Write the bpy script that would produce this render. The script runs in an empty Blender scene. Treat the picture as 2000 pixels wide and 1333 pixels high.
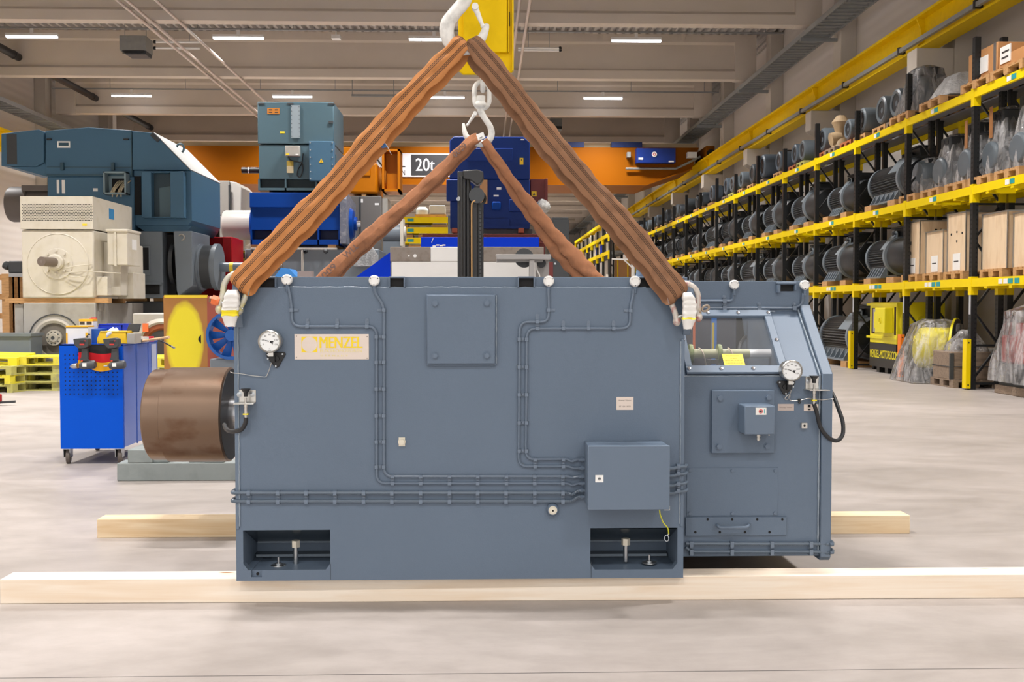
import bpy, math, random
from mathutils import Vector, Matrix
random.seed(7)
SC = bpy.context.scene
COL = SC.collection
PI = math.pi
# ---------------------------------------------------------------- camera
EYE = 1.44
FPX = 2000.0
YAW = math.atan(55 / FPX)
PIT = math.atan(70.5 / FPX * math.cos(YAW))
FW = Vector((math.sin(YAW) * math.cos(PIT), math.cos(YAW) * math.cos(PIT), -math.sin(PIT)))
RT = Vector((math.cos(YAW), -math.sin(YAW), 0))
UP = Vector((math.sin(YAW) * math.sin(PIT), math.cos(YAW) * math.sin(PIT), math.cos(PIT)))
cd = bpy.data.cameras.new('camera'); cam = bpy.data.objects.new('camera', cd); COL.objects.link(cam)
cd.sensor_width = 36; cd.lens = 36 * FPX / 2000; cd.clip_start = .05; cd.clip_end = 400
mw = Matrix((RT, UP, -FW)).transposed().to_4x4(); mw.translation = (0, 0, EYE)
cam.matrix_world = mw
SC.camera = cam

def ray(px, py):
    return FW + RT * ((px - 1000) / FPX) + UP * ((666.5 - py) / FPX)
def at(px, py, Y):
    "measured photo position -> the place it stands at depth Y"
    d = ray(px, py); t = Y / d.y
    return Vector((d.x * t, Y, EYE + d.z * t))
def atx(px, py, X):
    d = ray(px, py); t = X / d.x
    return Vector((X, d.y * t, EYE + d.z * t))
def rect(x0, x1, y0, y1, Y):
    xm, ym = (x0 + x1) / 2, (y0 + y1) / 2
    return at(x0, ym, Y).x, at(x1, ym, Y).x, at(xm, y1, Y).z, at(xm, y0, Y).z

# ---------------------------------------------------------------- materials
def lin(c):
    if isinstance(c, str):
        c = c.lstrip('#'); c = [int(c[i:i + 2], 16) / 255 for i in (0, 2, 4)]
        c = [x / 12.92 if x <= .04045 else ((x + .055) / 1.055) ** 2.4 for x in c]
    return (*c, 1.0)
def newmat(name):
    m = bpy.data.materials.new(name); m.use_nodes = True
    nt = m.node_tree; b = nt.nodes['Principled BSDF']
    return m, nt, b
def N(nt, kind, **kw):
    n = nt.nodes.new(kind)
    for k, v in kw.items():
        if hasattr(n, k) and not k.startswith('i_'): setattr(n, k, v)
        else: n.inputs[k[2:]].default_value = v
    return n
MATS = {}
def mat(name, col, rough=.5, metal=0., var=.1, vs=2.5, bump=0., bs=120., spec=.5, stretch=None, dirt=None, dirt_amt=.0):
    if name in MATS: return MATS[name]
    m, nt, b = newmat(name); L = nt.links.new
    c = lin(col)
    tc = N(nt, 'ShaderNodeTexCoord')
    mp = N(nt, 'ShaderNodeMapping'); L(tc.outputs['Object'], mp.inputs['Vector'])
    if stretch: mp.inputs['Scale'].default_value = stretch
    no = N(nt, 'ShaderNodeTexNoise'); no.inputs['Scale'].default_value = vs; no.inputs['Detail'].default_value = 5
    L(mp.outputs['Vector'], no.inputs['Vector'])
    mx = N(nt, 'ShaderNodeMix', data_type='RGBA')
    mx.inputs[6].default_value = tuple(x * (1 - var) for x in c[:3]) + (1,)
    mx.inputs[7].default_value = tuple(min(1, x * (1 + var)) for x in c[:3]) + (1,)
    L(no.outputs['Fac'], mx.inputs[0])
    out = mx.outputs[2]
    if dirt:
        n2 = N(nt, 'ShaderNodeTexNoise'); n2.inputs['Scale'].default_value = vs * 2.3; n2.inputs['Detail'].default_value = 8
        L(mp.outputs['Vector'], n2.inputs['Vector'])
        rp = N(nt, 'ShaderNodeValToRGB'); rp.color_ramp.elements[0].position = .5; rp.color_ramp.elements[1].position = .68
        L(n2.outputs['Fac'], rp.inputs['Fac'])
        mu = N(nt, 'ShaderNodeMath', operation='MULTIPLY'); mu.inputs[1].default_value = dirt_amt; L(rp.outputs['Color'], mu.inputs[0])
        m2 = N(nt, 'ShaderNodeMix', data_type='RGBA'); m2.inputs[7].default_value = lin(dirt)
        L(mu.outputs[0], m2.inputs[0]); L(out, m2.inputs[6]); out = m2.outputs[2]
    L(out, b.inputs['Base Color'])
    b.inputs['Roughness'].default_value = rough; b.inputs['Metallic'].default_value = metal
    b.inputs['Specular IOR Level'].default_value = spec
    if bump:
        nb = N(nt, 'ShaderNodeTexNoise'); nb.inputs['Scale'].default_value = bs; nb.inputs['Detail'].default_value = 3
        L(mp.outputs['Vector'], nb.inputs['Vector'])
        bp = N(nt, 'ShaderNodeBump'); bp.inputs['Strength'].default_value = bump; bp.inputs['Distance'].default_value = .004
        L(nb.outputs['Fac'], bp.inputs['Height']); L(bp.outputs['Normal'], b.inputs['Normal'])
    MATS[name] = m
    return m
def emit(name, col, strength):
    m, nt, b = newmat(name)
    b.inputs['Base Color'].default_value = lin(col); b.inputs['Emission Color'].default_value = lin(col)
    b.inputs['Emission Strength'].default_value = strength
    return m
def film(name, col, clear, rough=.25):
    "clear sheet: part of the light passes, part is scattered, part is mirrored"
    m = bpy.data.materials.new(name); m.use_nodes = True; nt = m.node_tree; nt.nodes.clear(); L = nt.links.new
    o = N(nt, 'ShaderNodeOutputMaterial'); t = N(nt, 'ShaderNodeBsdfTransparent'); d = N(nt, 'ShaderNodeBsdfDiffuse')
    g = N(nt, 'ShaderNodeBsdfGlossy'); g.inputs['Roughness'].default_value = rough
    d.inputs['Color'].default_value = lin(col)
    a = N(nt, 'ShaderNodeMixShader'); a.inputs[0].default_value = clear; L(d.outputs[0], a.inputs[1]); L(t.outputs[0], a.inputs[2])
    fr = N(nt, 'ShaderNodeLayerWeight'); fr.inputs['Blend'].default_value = .25 if rough > .1 else .1
    b = N(nt, 'ShaderNodeMixShader'); L(fr.outputs['Fresnel'], b.inputs[0]); L(a.outputs[0], b.inputs[1]); L(g.outputs[0], b.inputs[2])
    if rough > .1:
        tcn = N(nt, 'ShaderNodeTexCoord'); mpn = N(nt, 'ShaderNodeMapping'); mpn.inputs['Scale'].default_value = (5, 5, 1.3); L(tcn.outputs['Object'], mpn.inputs['Vector'])
        n0 = N(nt, 'ShaderNodeTexNoise'); n0.inputs['Scale'].default_value = 1.6; n0.inputs['Detail'].default_value = 6; n0.inputs['Distortion'].default_value = 1.2; L(mpn.outputs[0], n0.inputs['Vector'])
        mr0 = N(nt, 'ShaderNodeMapRange'); mr0.inputs[1].default_value = .35; mr0.inputs[2].default_value = .68; mr0.inputs[3].default_value = min(1, clear + .14); mr0.inputs[4].default_value = clear - .26; L(n0.outputs['Fac'], mr0.inputs[0]); L(mr0.outputs[0], a.inputs[0])  # whitish streaks put into the film to imitate bright highlights
        no = N(nt, 'ShaderNodeTexNoise'); no.inputs['Scale'].default_value = 9; no.inputs['Detail'].default_value = 6; no.inputs['Distortion'].default_value = 1.5
        bp = N(nt, 'ShaderNodeBump'); bp.inputs['Strength'].default_value = .7; bp.inputs['Distance'].default_value = .05
        L(no.outputs['Fac'], bp.inputs['Height'])
        for q in (d, g, fr): L(bp.outputs['Normal'], q.inputs['Normal'])
    L(b.outputs[0], o.inputs['Surface'])
    return m

# ---------------------------------------------------------------- mesh builder
TXT = {}
def text_mesh(s, bold):
    k = (s, bold)
    if k not in TXT:
        c = bpy.data.curves.new('lettering', 'FONT'); c.body = s; c.size = 1; c.offset = bold; c.resolution_u = 3
        o = bpy.data.objects.new('lettering', c); COL.objects.link(o)
        dg = bpy.context.evaluated_depsgraph_get(); me = bpy.data.meshes.new_from_object(o.evaluated_get(dg))
        vs = [tuple(v.co) for v in me.vertices]; fs = [tuple(p.vertices) for p in me.polygons]
        bpy.data.objects.remove(o); bpy.data.curves.remove(c); bpy.data.meshes.remove(me)
        xs = [v[0] for v in vs]; ys = [v[1] for v in vs]
        x0, x1, y0, y1 = min(xs), max(xs), min(ys), max(ys)
        TXT[k] = ([((v[0] - x0) / (x1 - x0), (v[1] - y0) / (y1 - y0)) for v in vs], fs)
    return TXT[k]
class MB:
    def __init__(s): s.v = []; s.f = []; s.m = []; s.cur = 0
    def add(s, vs, fs):
        o = len(s.v); s.v += [Vector(p) for p in vs]
        for f in fs: s.f.append([i + o for i in f]); s.m.append(s.cur)
        return s
    def box(s, x0, x1, y0, y1, z0, z1):
        x0, x1 = min(x0, x1), max(x0, x1); y0, y1 = min(y0, y1), max(y0, y1); z0, z1 = min(z0, z1), max(z0, z1)
        return s.add([(x0,y0,z0),(x1,y0,z0),(x1,y1,z0),(x0,y1,z0),(x0,y0,z1),(x1,y0,z1),(x1,y1,z1),(x0,y1,z1)],
              [(3,2,1,0),(4,5,6,7),(0,1,5,4),(1,2,6,5),(2,3,7,6),(3,0,4,7)])
    def bar(s, p0, p1, w, h, up=(0, 0, 1)):
        "square bar between two points"
        p0, p1 = Vector(p0), Vector(p1); d = (p1 - p0).normalized(); u = Vector(up)
        if abs(d.dot(u)) > .98: u = Vector((0, 1, 0))
        a = d.cross(u).normalized() * (w / 2); b = a.cross(d).normalized() * (h / 2)
        vs = [p + q for p in (p0, p1) for q in (-a - b, a - b, a + b, -a + b)]
        return s.add(vs, [(3,2,1,0),(4,5,6,7),(0,1,5,4),(1,2,6,5),(2,3,7,6),(3,0,4,7)])
    def prism(s, pts, ax, a, b):
        "polygon (counter-clockwise) extruded along an axis; ax y: pts are (x,z); ax x: (y,z); ax z: (x,y)"
        n = len(pts)
        f = {'y': lambda p, t: (p[0], t, p[1]), 'x': lambda p, t: (t, p[0], p[1]), 'z': lambda p, t: (p[0], p[1], t)}[ax]
        area = sum(pts[i][0] * pts[(i + 1) % n][1] - pts[(i + 1) % n][0] * pts[i][1] for i in range(n))
        if area < 0: pts = pts[::-1]
        if ax == 'y': a, b = max(a, b), min(a, b)
        else: a, b = min(a, b), max(a, b)
        vs = [f(p, a) for p in pts] + [f(p, b) for p in pts]
        return s.add(vs, [list(range(n))[::-1], list(range(n, 2 * n))] + [(i, (i + 1) % n, n + (i + 1) % n, n + i) for i in range(n)])
    def sweep(s, secs, closed=False, caps=True, loop=True):
        n = len(secs[0]); o = len(s.v); m = len(secs)
        vs = [p for q in secs for p in q]; fs = []
        for i in range(m if closed else m - 1):
            j = (i + 1) % m
            for k in range(n if loop else n - 1):
                l = (k + 1) % n
                fs.append((i * n + k, i * n + l, j * n + l, j * n + k))
        if caps and not closed and loop: fs += [tuple(range(n))[::-1], tuple(range((m - 1) * n, m * n))]
        return s.add(vs, fs)
    def tube(s, pts, r, n=8, closed=False, caps=True, flat=None):
        pts = [Vector(p) for p in pts]; m = len(pts)
        rs = r if isinstance(r, (list, tuple)) else [r] * m
        t0 = (pts[1] - pts[0]).normalized(); u = t0.orthogonal().normalized() if flat is None else Vector(flat)
        secs = []
        for i in range(m):
            if closed: t = (pts[(i + 1) % m] - pts[i - 1])
            else: t = pts[min(i + 1, m - 1)] - pts[max(i - 1, 0)]
            if t.length < 1e-9: t = t0
            t = t.normalized(); u = (u - t * u.dot(t)); u = u.normalized() if u.length > 1e-6 else t.orthogonal().normalized()
            w = t.cross(u)
            secs.append([pts[i] + (u * math.cos(2 * PI * k / n) + w * math.sin(2 * PI * k / n)) * rs[i] for k in range(n)])
        return s.sweep(secs, closed, caps)
    def cyl(s, p0, p1, r, r1=None, n=20): return s.tube([p0, p1], [r, r if r1 is None else r1], n)
    def lathe(s, prof, org, axis, n=32):
        "profile [(radius, height)] turned about an axis"
        a = Vector(axis).normalized(); u = a.orthogonal().normalized(); w = a.cross(u); org = Vector(org)
        secs = [[org + a * h + (u * math.cos(2 * PI * k / n) + w * math.sin(2 * PI * k / n)) * max(r, 1e-5) for k in range(n)] for r, h in prof]
        ring = prof[0][0] > 1e-3 and prof[-1][0] > 1e-3
        return s.sweep(secs, closed=ring and len(prof) >= 4, caps=not ring)
    def ball(s, c, r, n=12, sq=(1, 1, 1)):
        c = Vector(c); m = n // 2
        secs = [[c + Vector((r * sq[0] * math.sin(PI * i / m) * math.cos(2 * PI * k / n), r * sq[1] * math.sin(PI * i / m) * math.sin(2 * PI * k / n), -r * sq[2] * math.cos(PI * i / m))) for k in range(n)] for i in range(m + 1)]
        return s.sweep(secs)
    def hexbolt(s, c, r, h, d=(0, -1, 0)):
        c = Vector(c); d = Vector(d)
        s.cyl(c, c + d * h * .2, r * 1.25, n=16); s.cyl(c + d * h * .2, c + d * h, r, n=6); return s
    def text(s, st, org, xd, yd, w, h, bold=0.0, lift=(0, 0, 0)):
        vs, fs = text_mesh(st, 0.0); org = Vector(org) + Vector(lift); xd, yd = Vector(xd), Vector(yd)
        for k in ((-1, 0, 1) if bold else (0,)): s.add([org + xd * (a * w + k * bold * h) + yd * (b * h) + xd.cross(yd) * ((k + 1) * .004 * h) for a, b in vs], fs)
        return s
    def xf(s, M):
        s.v = [M @ p for p in s.v]; return s
    def islands(s):
        p = list(range(len(s.v)))
        def find(a):
            while p[a] != a: p[a] = p[p[a]]; a = p[a]
            return a
        for f in s.f:
            for q in f[1:]: p[find(q)] = find(f[0])
        d = {}
        for f, m in zip(s.f, s.m): d.setdefault(find(f[0]), []).append((f, m))
        out = []
        for fs in d.values():
            ix = {}; b = MB()
            for f, m in fs:
                g = []
                for q in f:
                    if q not in ix: ix[q] = len(b.v); b.v.append(s.v[q])
                    g.append(ix[q])
                b.f.append(g); b.m.append(m)
            out.append(b)
        return out
    def each(s, name, mats, parent, **kw):
        "every separate piece as a part of its own"
        return [b.build(name, mats, parent, **kw) for b in s.islands()]
    def build(s, name, mats, parent=None, smooth=True, ang=32, bevel=0, base=True):
        me = bpy.data.meshes.new(name)
        if parent is not None:
            off = Vector((0, 0, 0)); q = parent
            while q is not None: off += q.location; q = q.parent
            loc = Vector((0, 0, 0))
        elif base:
            xs = [p.x for p in s.v]; ys = [p.y for p in s.v]; zs = [p.z for p in s.v]
            off = loc = Vector(((min(xs) + max(xs)) / 2, (min(ys) + max(ys)) / 2, min(zs)))
        else: off = loc = Vector((0, 0, 0))
        me.from_pydata([p - off for p in s.v], [], s.f)
        for m in (mats if isinstance(mats, (list, tuple)) else [mats]): me.materials.append(m)
        me.polygons.foreach_set('material_index', s.m)
        if smooth:
            me.polygons.foreach_set('use_smooth', [True] * len(me.polygons)); me.set_sharp_from_angle(angle=math.radians(ang))
        me.update()
        o = bpy.data.objects.new(name, me); COL.objects.link(o); o.location = loc
        if parent is not None: o.parent = parent
        if bevel:
            b = o.modifiers.new('edge', 'BEVEL'); b.width = bevel; b.segments = 2; b.limit_method = 'ANGLE'; b.angle_limit = math.radians(50); b.harden_normals = False
        return o
def tag(o, label, cat, group=None):
    o['label'] = label; o['category'] = cat
    if group: o['group'] = group
    return o
def thing(name, label, cat, loc=(0, 0, 0), group=None):
    o = bpy.data.objects.new(name, None); COL.objects.link(o); o.location = loc; o.empty_display_size = .1
    return tag(o, label, cat, group)
def struct(o): o['kind'] = 'structure'; return o
def dup(root, loc, rz=0, sc=1, label=None, group=None, remat=None):
    "copy of a thing with copies of its parts and sub-parts"
    def cp(o, par):
        c = o.copy(); COL.objects.link(c)
        if par is not None: c.parent = par
        if remat and c.type == 'MESH':
            for sl in c.material_slots:
                if sl.material.name in remat:
                    mm = remat[sl.material.name]; sl.link = 'OBJECT'; sl.material = mm
        for k in kids.get(o.name, ()): cp(k, c)
        return c
    kids = {}
    st = [root]
    while st:
        q = st.pop(); kids[q.name] = list(q.children); st += q.children
    r = cp(root, None)
    r.location = loc; r.rotation_euler = (0, 0, rz); r.scale = (sc, sc, sc) if not isinstance(sc, tuple) else sc
    if label: r['label'] = label
    if group: r['group'] = group
    return r
def arc2(c, r, a0, a1, n=8):
    return [(c[0] + r * math.cos(math.radians(a0 + (a1 - a0) * i / n)), c[1] + r * math.sin(math.radians(a0 + (a1 - a0) * i / n))) for i in range(n + 1)]
def rounded(pts, rad, n=5):
    "polyline with its inner corners rounded (2-D or 3-D points)"
    pts = [Vector(p) for p in pts]; out = [pts[0]]
    for a, b, c in zip(pts, pts[1:], pts[2:]):
        d1, d2 = a - b, c - b; r = min(rad, d1.length * .48, d2.length * .48)
        p, q = b + d1.normalized() * r, b + d2.normalized() * r
        for i in range(n + 1):
            t = i / n; out.append(p * (1 - t) ** 2 + b * (2 * t * (1 - t)) + q * t * t)
    out.append(pts[-1]); return out
ORD = ['first', 'second', 'third', 'fourth', 'fifth', 'sixth', 'seventh', 'eighth', 'ninth', 'tenth', 'eleventh', 'twelfth', 'thirteenth', 'fourteenth', 'fifteenth', 'sixteenth']

# palette
GREY = mat('grey_machine_paint', '#627183', .44, var=.05, bump=.14, bs=160, spec=.35)
GREYP = mat('grey_smooth_paint', '#657486', .42, var=.03, bump=.04, bs=300, spec=.4)
DGREY = mat('grey_inner_paint', '#333c44', .25, var=.08, bump=.15, bs=120)  # darkened grey: the shade of the pockets is put into the colour
WELD = mat('weld_bead_paint', '#8b97a3', .14, var=.1, bump=.8, bs=140)  # lighter than the housing grey, imitating glints along the weld beads
BLACK = mat('black_plastic', '#161618', .42, var=.1)
HOSE = mat('black_rubber', '#232427', .5, var=.15, bump=.2, bs=300)
STEEL = mat('stainless_steel', '#c9c6c0', .3, metal=.9, var=.08)
ZINC = mat('zinc_plated_steel', '#b4b8bb', .28, metal=.95, var=.12)
CHROME = mat('bright_ground_steel', '#cfcfd2', .2, metal=1, var=.05)
WHITE = mat('white_paint', '#eeedea', .42, var=.04)
WORNWHITE = mat('worn_white_paint', '#e9e7e2', .42, var=.06, vs=9, dirt='#8d8a86', dirt_amt=.35)
PAPER = mat('white_paper', '#f0efec', .6, var=.02)
BRUSHED = mat('brushed_plate', '#ddcfc4', .45, metal=.25, var=.05, vs=6, stretch=(1, 1, 8))
YELLOWINK = mat('yellow_ink', '#f2d32a', .5, var=.03)
PALEINK = mat('pale_yellow_ink', '#eadb8e', .5, var=.03)
DARKINK = mat('dark_ink', '#3a3838', .5, var=.05)
REDINK = mat('red_ink', '#cc3333', .5, var=.05)
YEL = mat('yellow_rack_paint', '#f5d600', .42, var=.05, vs=4, bump=.02, spec=.25)
YELC = mat('yellow_crane_paint', '#f2ca00', .5, var=.05, vs=6, spec=.15, dirt='#c9a400', dirt_amt=.2)
RACKBLK = mat('black_rack_steel', '#17191b', .45, var=.12)
ORANGEP = mat('orange_guard_paint', '#f7801d', .45, var=.04)
CONC = mat('concrete_beam', '#d2c6b8', .85, var=.1, vs=.7, bump=.15, bs=14)
CONCW = mat('concrete_column', '#cfc6ba', .85, var=.08, vs=1.2, bump=.12, bs=14)
DECK = mat('steel_deck', '#c6c1bd', .45, metal=.2, var=.08)
WALLW = mat('white_wall_panel', '#e0dad4', .6, var=.03, vs=.6)
GALV = mat('galvanised_steel', '#9c9f9f', .45, metal=.5, var=.15, vs=7)
WOODP = mat('pallet_wood', '#c49765', .75, var=.25, vs=3, bump=.15, bs=25, stretch=(1, 5, 5), dirt='#7a5a38', dirt_amt=.35)
WOODR = mat('red_brown_pallet_wood', '#a9623c', .75, var=.25, vs=3, bump=.15, bs=25, stretch=(1, 5, 5))
WOODG = mat('grey_weathered_wood', '#8d7a68', .8, var=.25, vs=3, bump=.2, bs=25, stretch=(1, 5, 5), dirt='#4c4038', dirt_amt=.4)
PLY = mat('plywood', '#e6ccaa', .65, var=.1, vs=2, stretch=(3, 3, .6), dirt='#b98f5c', dirt_amt=.25)
YPAL = mat('yellow_pallet_paint', '#e3d63a', .7, var=.2, vs=4, dirt='#a8a364', dirt_amt=.6)
YPALG = mat('faded_yellow_pallet', '#b9b566', .75, var=.2, vs=4, dirt='#85826a', dirt_amt=.7)
MOTG = mat('grey_motor_paint', '#5f686f', .42, var=.1, vs=3)
MOTD = mat('dark_motor_fins', '#303336', .55, var=.12)
MOTK = mat('dark_motor_cowl', '#232629', .5, var=.15)
BLUECART = mat('blue_cart_paint', '#0050c8', .5, var=.04, spec=.12)
BLUEM = mat('blue_motor_paint', '#023c90', .45, var=.08, vs=1.5, spec=.15)
NAVY = mat('navy_motor_paint', '#102f74', .45, var=.1, vs=1.5, spec=.2)
TEAL = mat('teal_motor_paint', '#466a84', .5, var=.06, vs=1.2, spec=.3)
TEALG = mat('teal_grey_motor_paint', '#47616c', .45, var=.08, vs=1.2)
CREAM = mat('cream_motor_paint', '#d6cfc0', .5, var=.04, vs=2, dirt='#bfb396', dirt_amt=.3)
LGREY = mat('light_grey_motor_paint', '#a9a59e', .5, var=.07, vs=2, dirt='#8a8378', dirt_amt=.35)
MIDGREY = mat('mid_grey_motor_paint', '#6f7880', .42, var=.06, vs=2)
ORANGE = mat('orange_crane_paint', '#8f5000', .5, var=.05, vs=.7, spec=.12)
ORANGEM = mat('orange_motor_paint', '#c87504', .45, var=.08, vs=2, spec=.2)
RED = mat('red_motor_paint', '#a0121a', .45, var=.1, spec=.2)
DRED = mat('dark_red_primer', '#6a2724', .55, var=.12)
VOID = mat('dark_cavity', '#0d0d0f', .8, var=.1)
SHADE = mat('dark_grey_steel', '#3d4043', .5, var=.12)
PLASTIC = film('clear_plastic_wrap', '#f0eeee', .80, .14)
GLASS = film('clear_window_pane', '#f4f4f4', .965, rough=.02)
TEALLAB = mat('teal_label', '#2b9aa0', .5, var=.03)
REDBR = mat('rust_red_primer', '#a2503f', .6, var=.06)
# ================================================================ the hall
XL, XR, YF, YB = -18.3, 10.4, -9.0, 112.0
def floor_mat():
    m, nt, b = newmat('polished_concrete_floor'); L = nt.links.new
    tc = N(nt, 'ShaderNodeTexCoord'); mp = N(nt, 'ShaderNodeMapping'); L(tc.outputs['Object'], mp.inputs['Vector'])
    mp.inputs['Scale'].default_value = (.55, 1, 1)
    n1 = N(nt, 'ShaderNodeTexNoise'); n1.inputs['Scale'].default_value = .9; n1.inputs['Detail'].default_value = 9; n1.inputs['Roughness'].default_value = .62; n1.inputs['Distortion'].default_value = .8
    n2 = N(nt, 'ShaderNodeTexNoise'); n2.inputs['Scale'].default_value = 6; n2.inputs['Detail'].default_value = 8; n2.inputs['Roughness'].default_value = .7
    L(mp.outputs[0], n1.inputs['Vector']); L(mp.outputs[0], n2.inputs['Vector'])
    r = N(nt, 'ShaderNodeValToRGB'); e = r.color_ramp.elements
    e[0].position = .3; e[0].color = lin('#968e88'); e[1].position = .7; e[1].color = lin('#b3aaa5')
    L(n1.outputs['Fac'], r.inputs['Fac'])
    r2 = N(nt, 'ShaderNodeValToRGB'); e = r2.color_ramp.elements
    e[0].position = .35; e[0].color = (.80, .79, .78, 1); e[1].position = .6; e[1].color = (1, 1, 1, 1)
    L(n2.outputs['Fac'], r2.inputs['Fac'])
    mx = N(nt, 'ShaderNodeMix', data_type='RGBA', blend_type='MULTIPLY'); mx.inputs[0].default_value = .6
    L(r.outputs[0], mx.inputs[6]); L(r2.outputs[0], mx.inputs[7])
    # saw-cut joints
    sx = N(nt, 'ShaderNodeSeparateXYZ'); L(tc.outputs['Object'], sx.inputs[0])
    def joint(sock, off, per):
        a = N(nt, 'ShaderNodeMath', operation='SUBTRACT'); a.inputs[1].default_value = off; L(sock, a.inputs[0])
        w = N(nt, 'ShaderNodeMath', operation='PINGPONG'); w.inputs[1].default_value = per / 2; L(a.outputs[0], w.inputs[0])
        c = N(nt, 'ShaderNodeMath', operation='LESS_THAN'); c.inputs[1].default_value = .0035; L(w.outputs[0], c.inputs[0]); return c.outputs[0]
    j = joint(sx.outputs[1], 3.955, 40.0)
    m3 = N(nt, 'ShaderNodeMix', data_type='RGBA'); m3.inputs[7].default_value = lin('#55504e'); L(j, m3.inputs[0]); L(mx.outputs[2], m3.inputs[6])
    L(m3.outputs[2], b.inputs['Base Color'])
    rr = N(nt, 'ShaderNodeMapRange'); rr.inputs[3].default_value = .36; rr.inputs[4].default_value = .6; L(n2.outputs['Fac'], rr.inputs[0]); L(rr.outputs[0], b.inputs['Roughness'])
    b.inputs['Specular IOR Level'].default_value = .35
    bp = N(nt, 'ShaderNodeBump'); bp.inputs['Strength'].default_value = .06; bp.inputs['Distance'].default_value = .01; L(n2.outputs['Fac'], bp.inputs['Height']); L(bp.outputs[0], b.inputs['Normal'])
    return m
struct(MB().box(XL - .4, XR + .4, YF, YB + .3, -.3, 0).build('floor', floor_mat(), base=False, smooth=False))
def wall_mat():
    m, nt, b = newmat('ribbed_wall_panel'); L = nt.links.new
    tc = N(nt, 'ShaderNodeTexCoord'); w = N(nt, 'ShaderNodeTexWave', wave_type='BANDS', bands_direction='Z', wave_profile='SIN')
    w.inputs['Scale'].default_value = 1.05; L(tc.outputs['Object'], w.inputs['Vector'])
    bp = N(nt, 'ShaderNodeBump'); bp.inputs['Strength'].default_value = .35; bp.inputs['Distance'].default_value = .02
    L(w.outputs['Fac'], bp.inputs['Height']); L(bp.outputs[0], b.inputs['Normal'])
    b.inputs['Base Color'].default_value = lin('#ded7d0'); b.inputs['Roughness'].default_value = .55
    return m
WM = wall_mat()
struct(MB().box(XR, XR + .3, YF, YB, 0, 11.3).build('wall_right', WM, base=False, smooth=False))
struct(MB().box(XL - .3, XL, YF, YB, 0, 11.3).build('wall_left', WM, base=False, smooth=False))
struct(MB().box(XL - .3, XR + .3, YB, YB + .3, 0, 11.3).build('wall_back', WALLW, base=False, smooth=False))
# trapezoidal steel deck, ribs running down the hall
b = MB(); prof = []; x = XL - .3; per = .28
while x < XR + .3:
    prof += [(x, 10.9), (x + .09, 10.9), (x + .13, 11.04), (x + .24, 11.04)]; x += per
prof.append((x, 10.9)); prof += [(x, 11.25), (XL - .3, 11.25)]
b.prism(prof, 'y', YF, YB)
struct(b.build('ceiling', DECK, base=False, smooth=False))
# precast roof girders every 7 m: web with a bottom flange and thicker ends
for k in range(-4, 12):
    Y = 29.15 + 7.0 * k; b = MB()
    pr = [(Y - .2, 9.34), (Y + .2, 9.34), (Y + .2, 9.62), (Y + .09, 9.72), (Y + .09, 10.55), (Y + .2, 10.62), (Y + .2, 10.9), (Y - .2, 10.9), (Y - .2, 10.62), (Y - .09, 10.55), (Y - .09, 9.72), (Y - .2, 9.62)]
    b.prism(pr, 'x', XL + .9, XR - 1.0)
    b.box(XL + .7, XL + 1.5, Y - .215, Y + .215, 9.325, 10.89); b.box(XR - 1.6, XR - .85, Y - .215, Y + .215, 9.325, 10.89)
    struct(b.build('ceiling_beam', CONC, smooth=False))
# columns with corbels that carry the crane runways
for k in range(-4, 12):
    Y = 28.85 + 7.0 * k
    for sx, xw, nm in ((-1, XR, 'column'), (1, XL, 'column')):
        if sx == 1 and Y > 80: continue
        b = MB(); b.box(xw, xw + sx * .45, Y - .3, Y + .3, 0, 10.9)
        c = [(xw + sx * .45, 6.88), (xw + sx * 1.25, 6.88), (xw + sx * 1.25, 6.35), (xw + sx * .45, 5.9)]
        b.prism(c, 'y', Y - .25, Y + .25)
        struct(b.build(nm, CONCW, smooth=False, bevel=.015))
# crane runways: yellow I-beam with stiffeners, conductor rail below
for xw, s, side in ((9.22, 1, 'right'), (-16.75, -1, 'left')):
    r = thing('crane_runway', f'long yellow crane runway beam along the {side} hall wall' , 'crane beam', (xw, 52, 6.88))
    b = MB(); X0 = xw; X1 = xw + s * .42; xm = (X0 + X1) / 2
    b.box(X0, X1, YF, YB - .2, 6.88, 6.93); b.box(X0, X1, YF, YB - .2, 7.55, 7.61); b.box(xm - .02, xm + .02, YF, YB - .2, 6.9, 7.58)
    b.build('runway_girder', YELC, r, smooth=False)
    for k in range(-4, 12):
        Y = 28.85 + 7 * k; MB().prism([(X0 + s * .02, 6.93), (xm, 6.93), (xm, 7.55), (X0 + s * .02, 7.55), (X0 + s * .12, 7.3), (X0 + s * .12, 7.1)], 'y', Y - .02, Y + .02).build('stiffener', YELC, r, smooth=False)
    if side == 'right':
        MB().box(X0 - .1, X0 - .02, YF, YB - .3, 6.97, 7.06).build('conductor_rail', GALV, r, smooth=False)
        for k in range(0, 26):
            Y = 12 + 3.5 * k; MB().box(X0 - .11, X0 + .05, Y - .04, Y + .04, 6.955, 7.1).build('rail_clamp', BLACK, r, smooth=False)
    MB().box(xm - .035, xm + .035, YF, YB - .2, 7.61, 7.67).build('running_rail', GALV, r, smooth=False)
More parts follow.
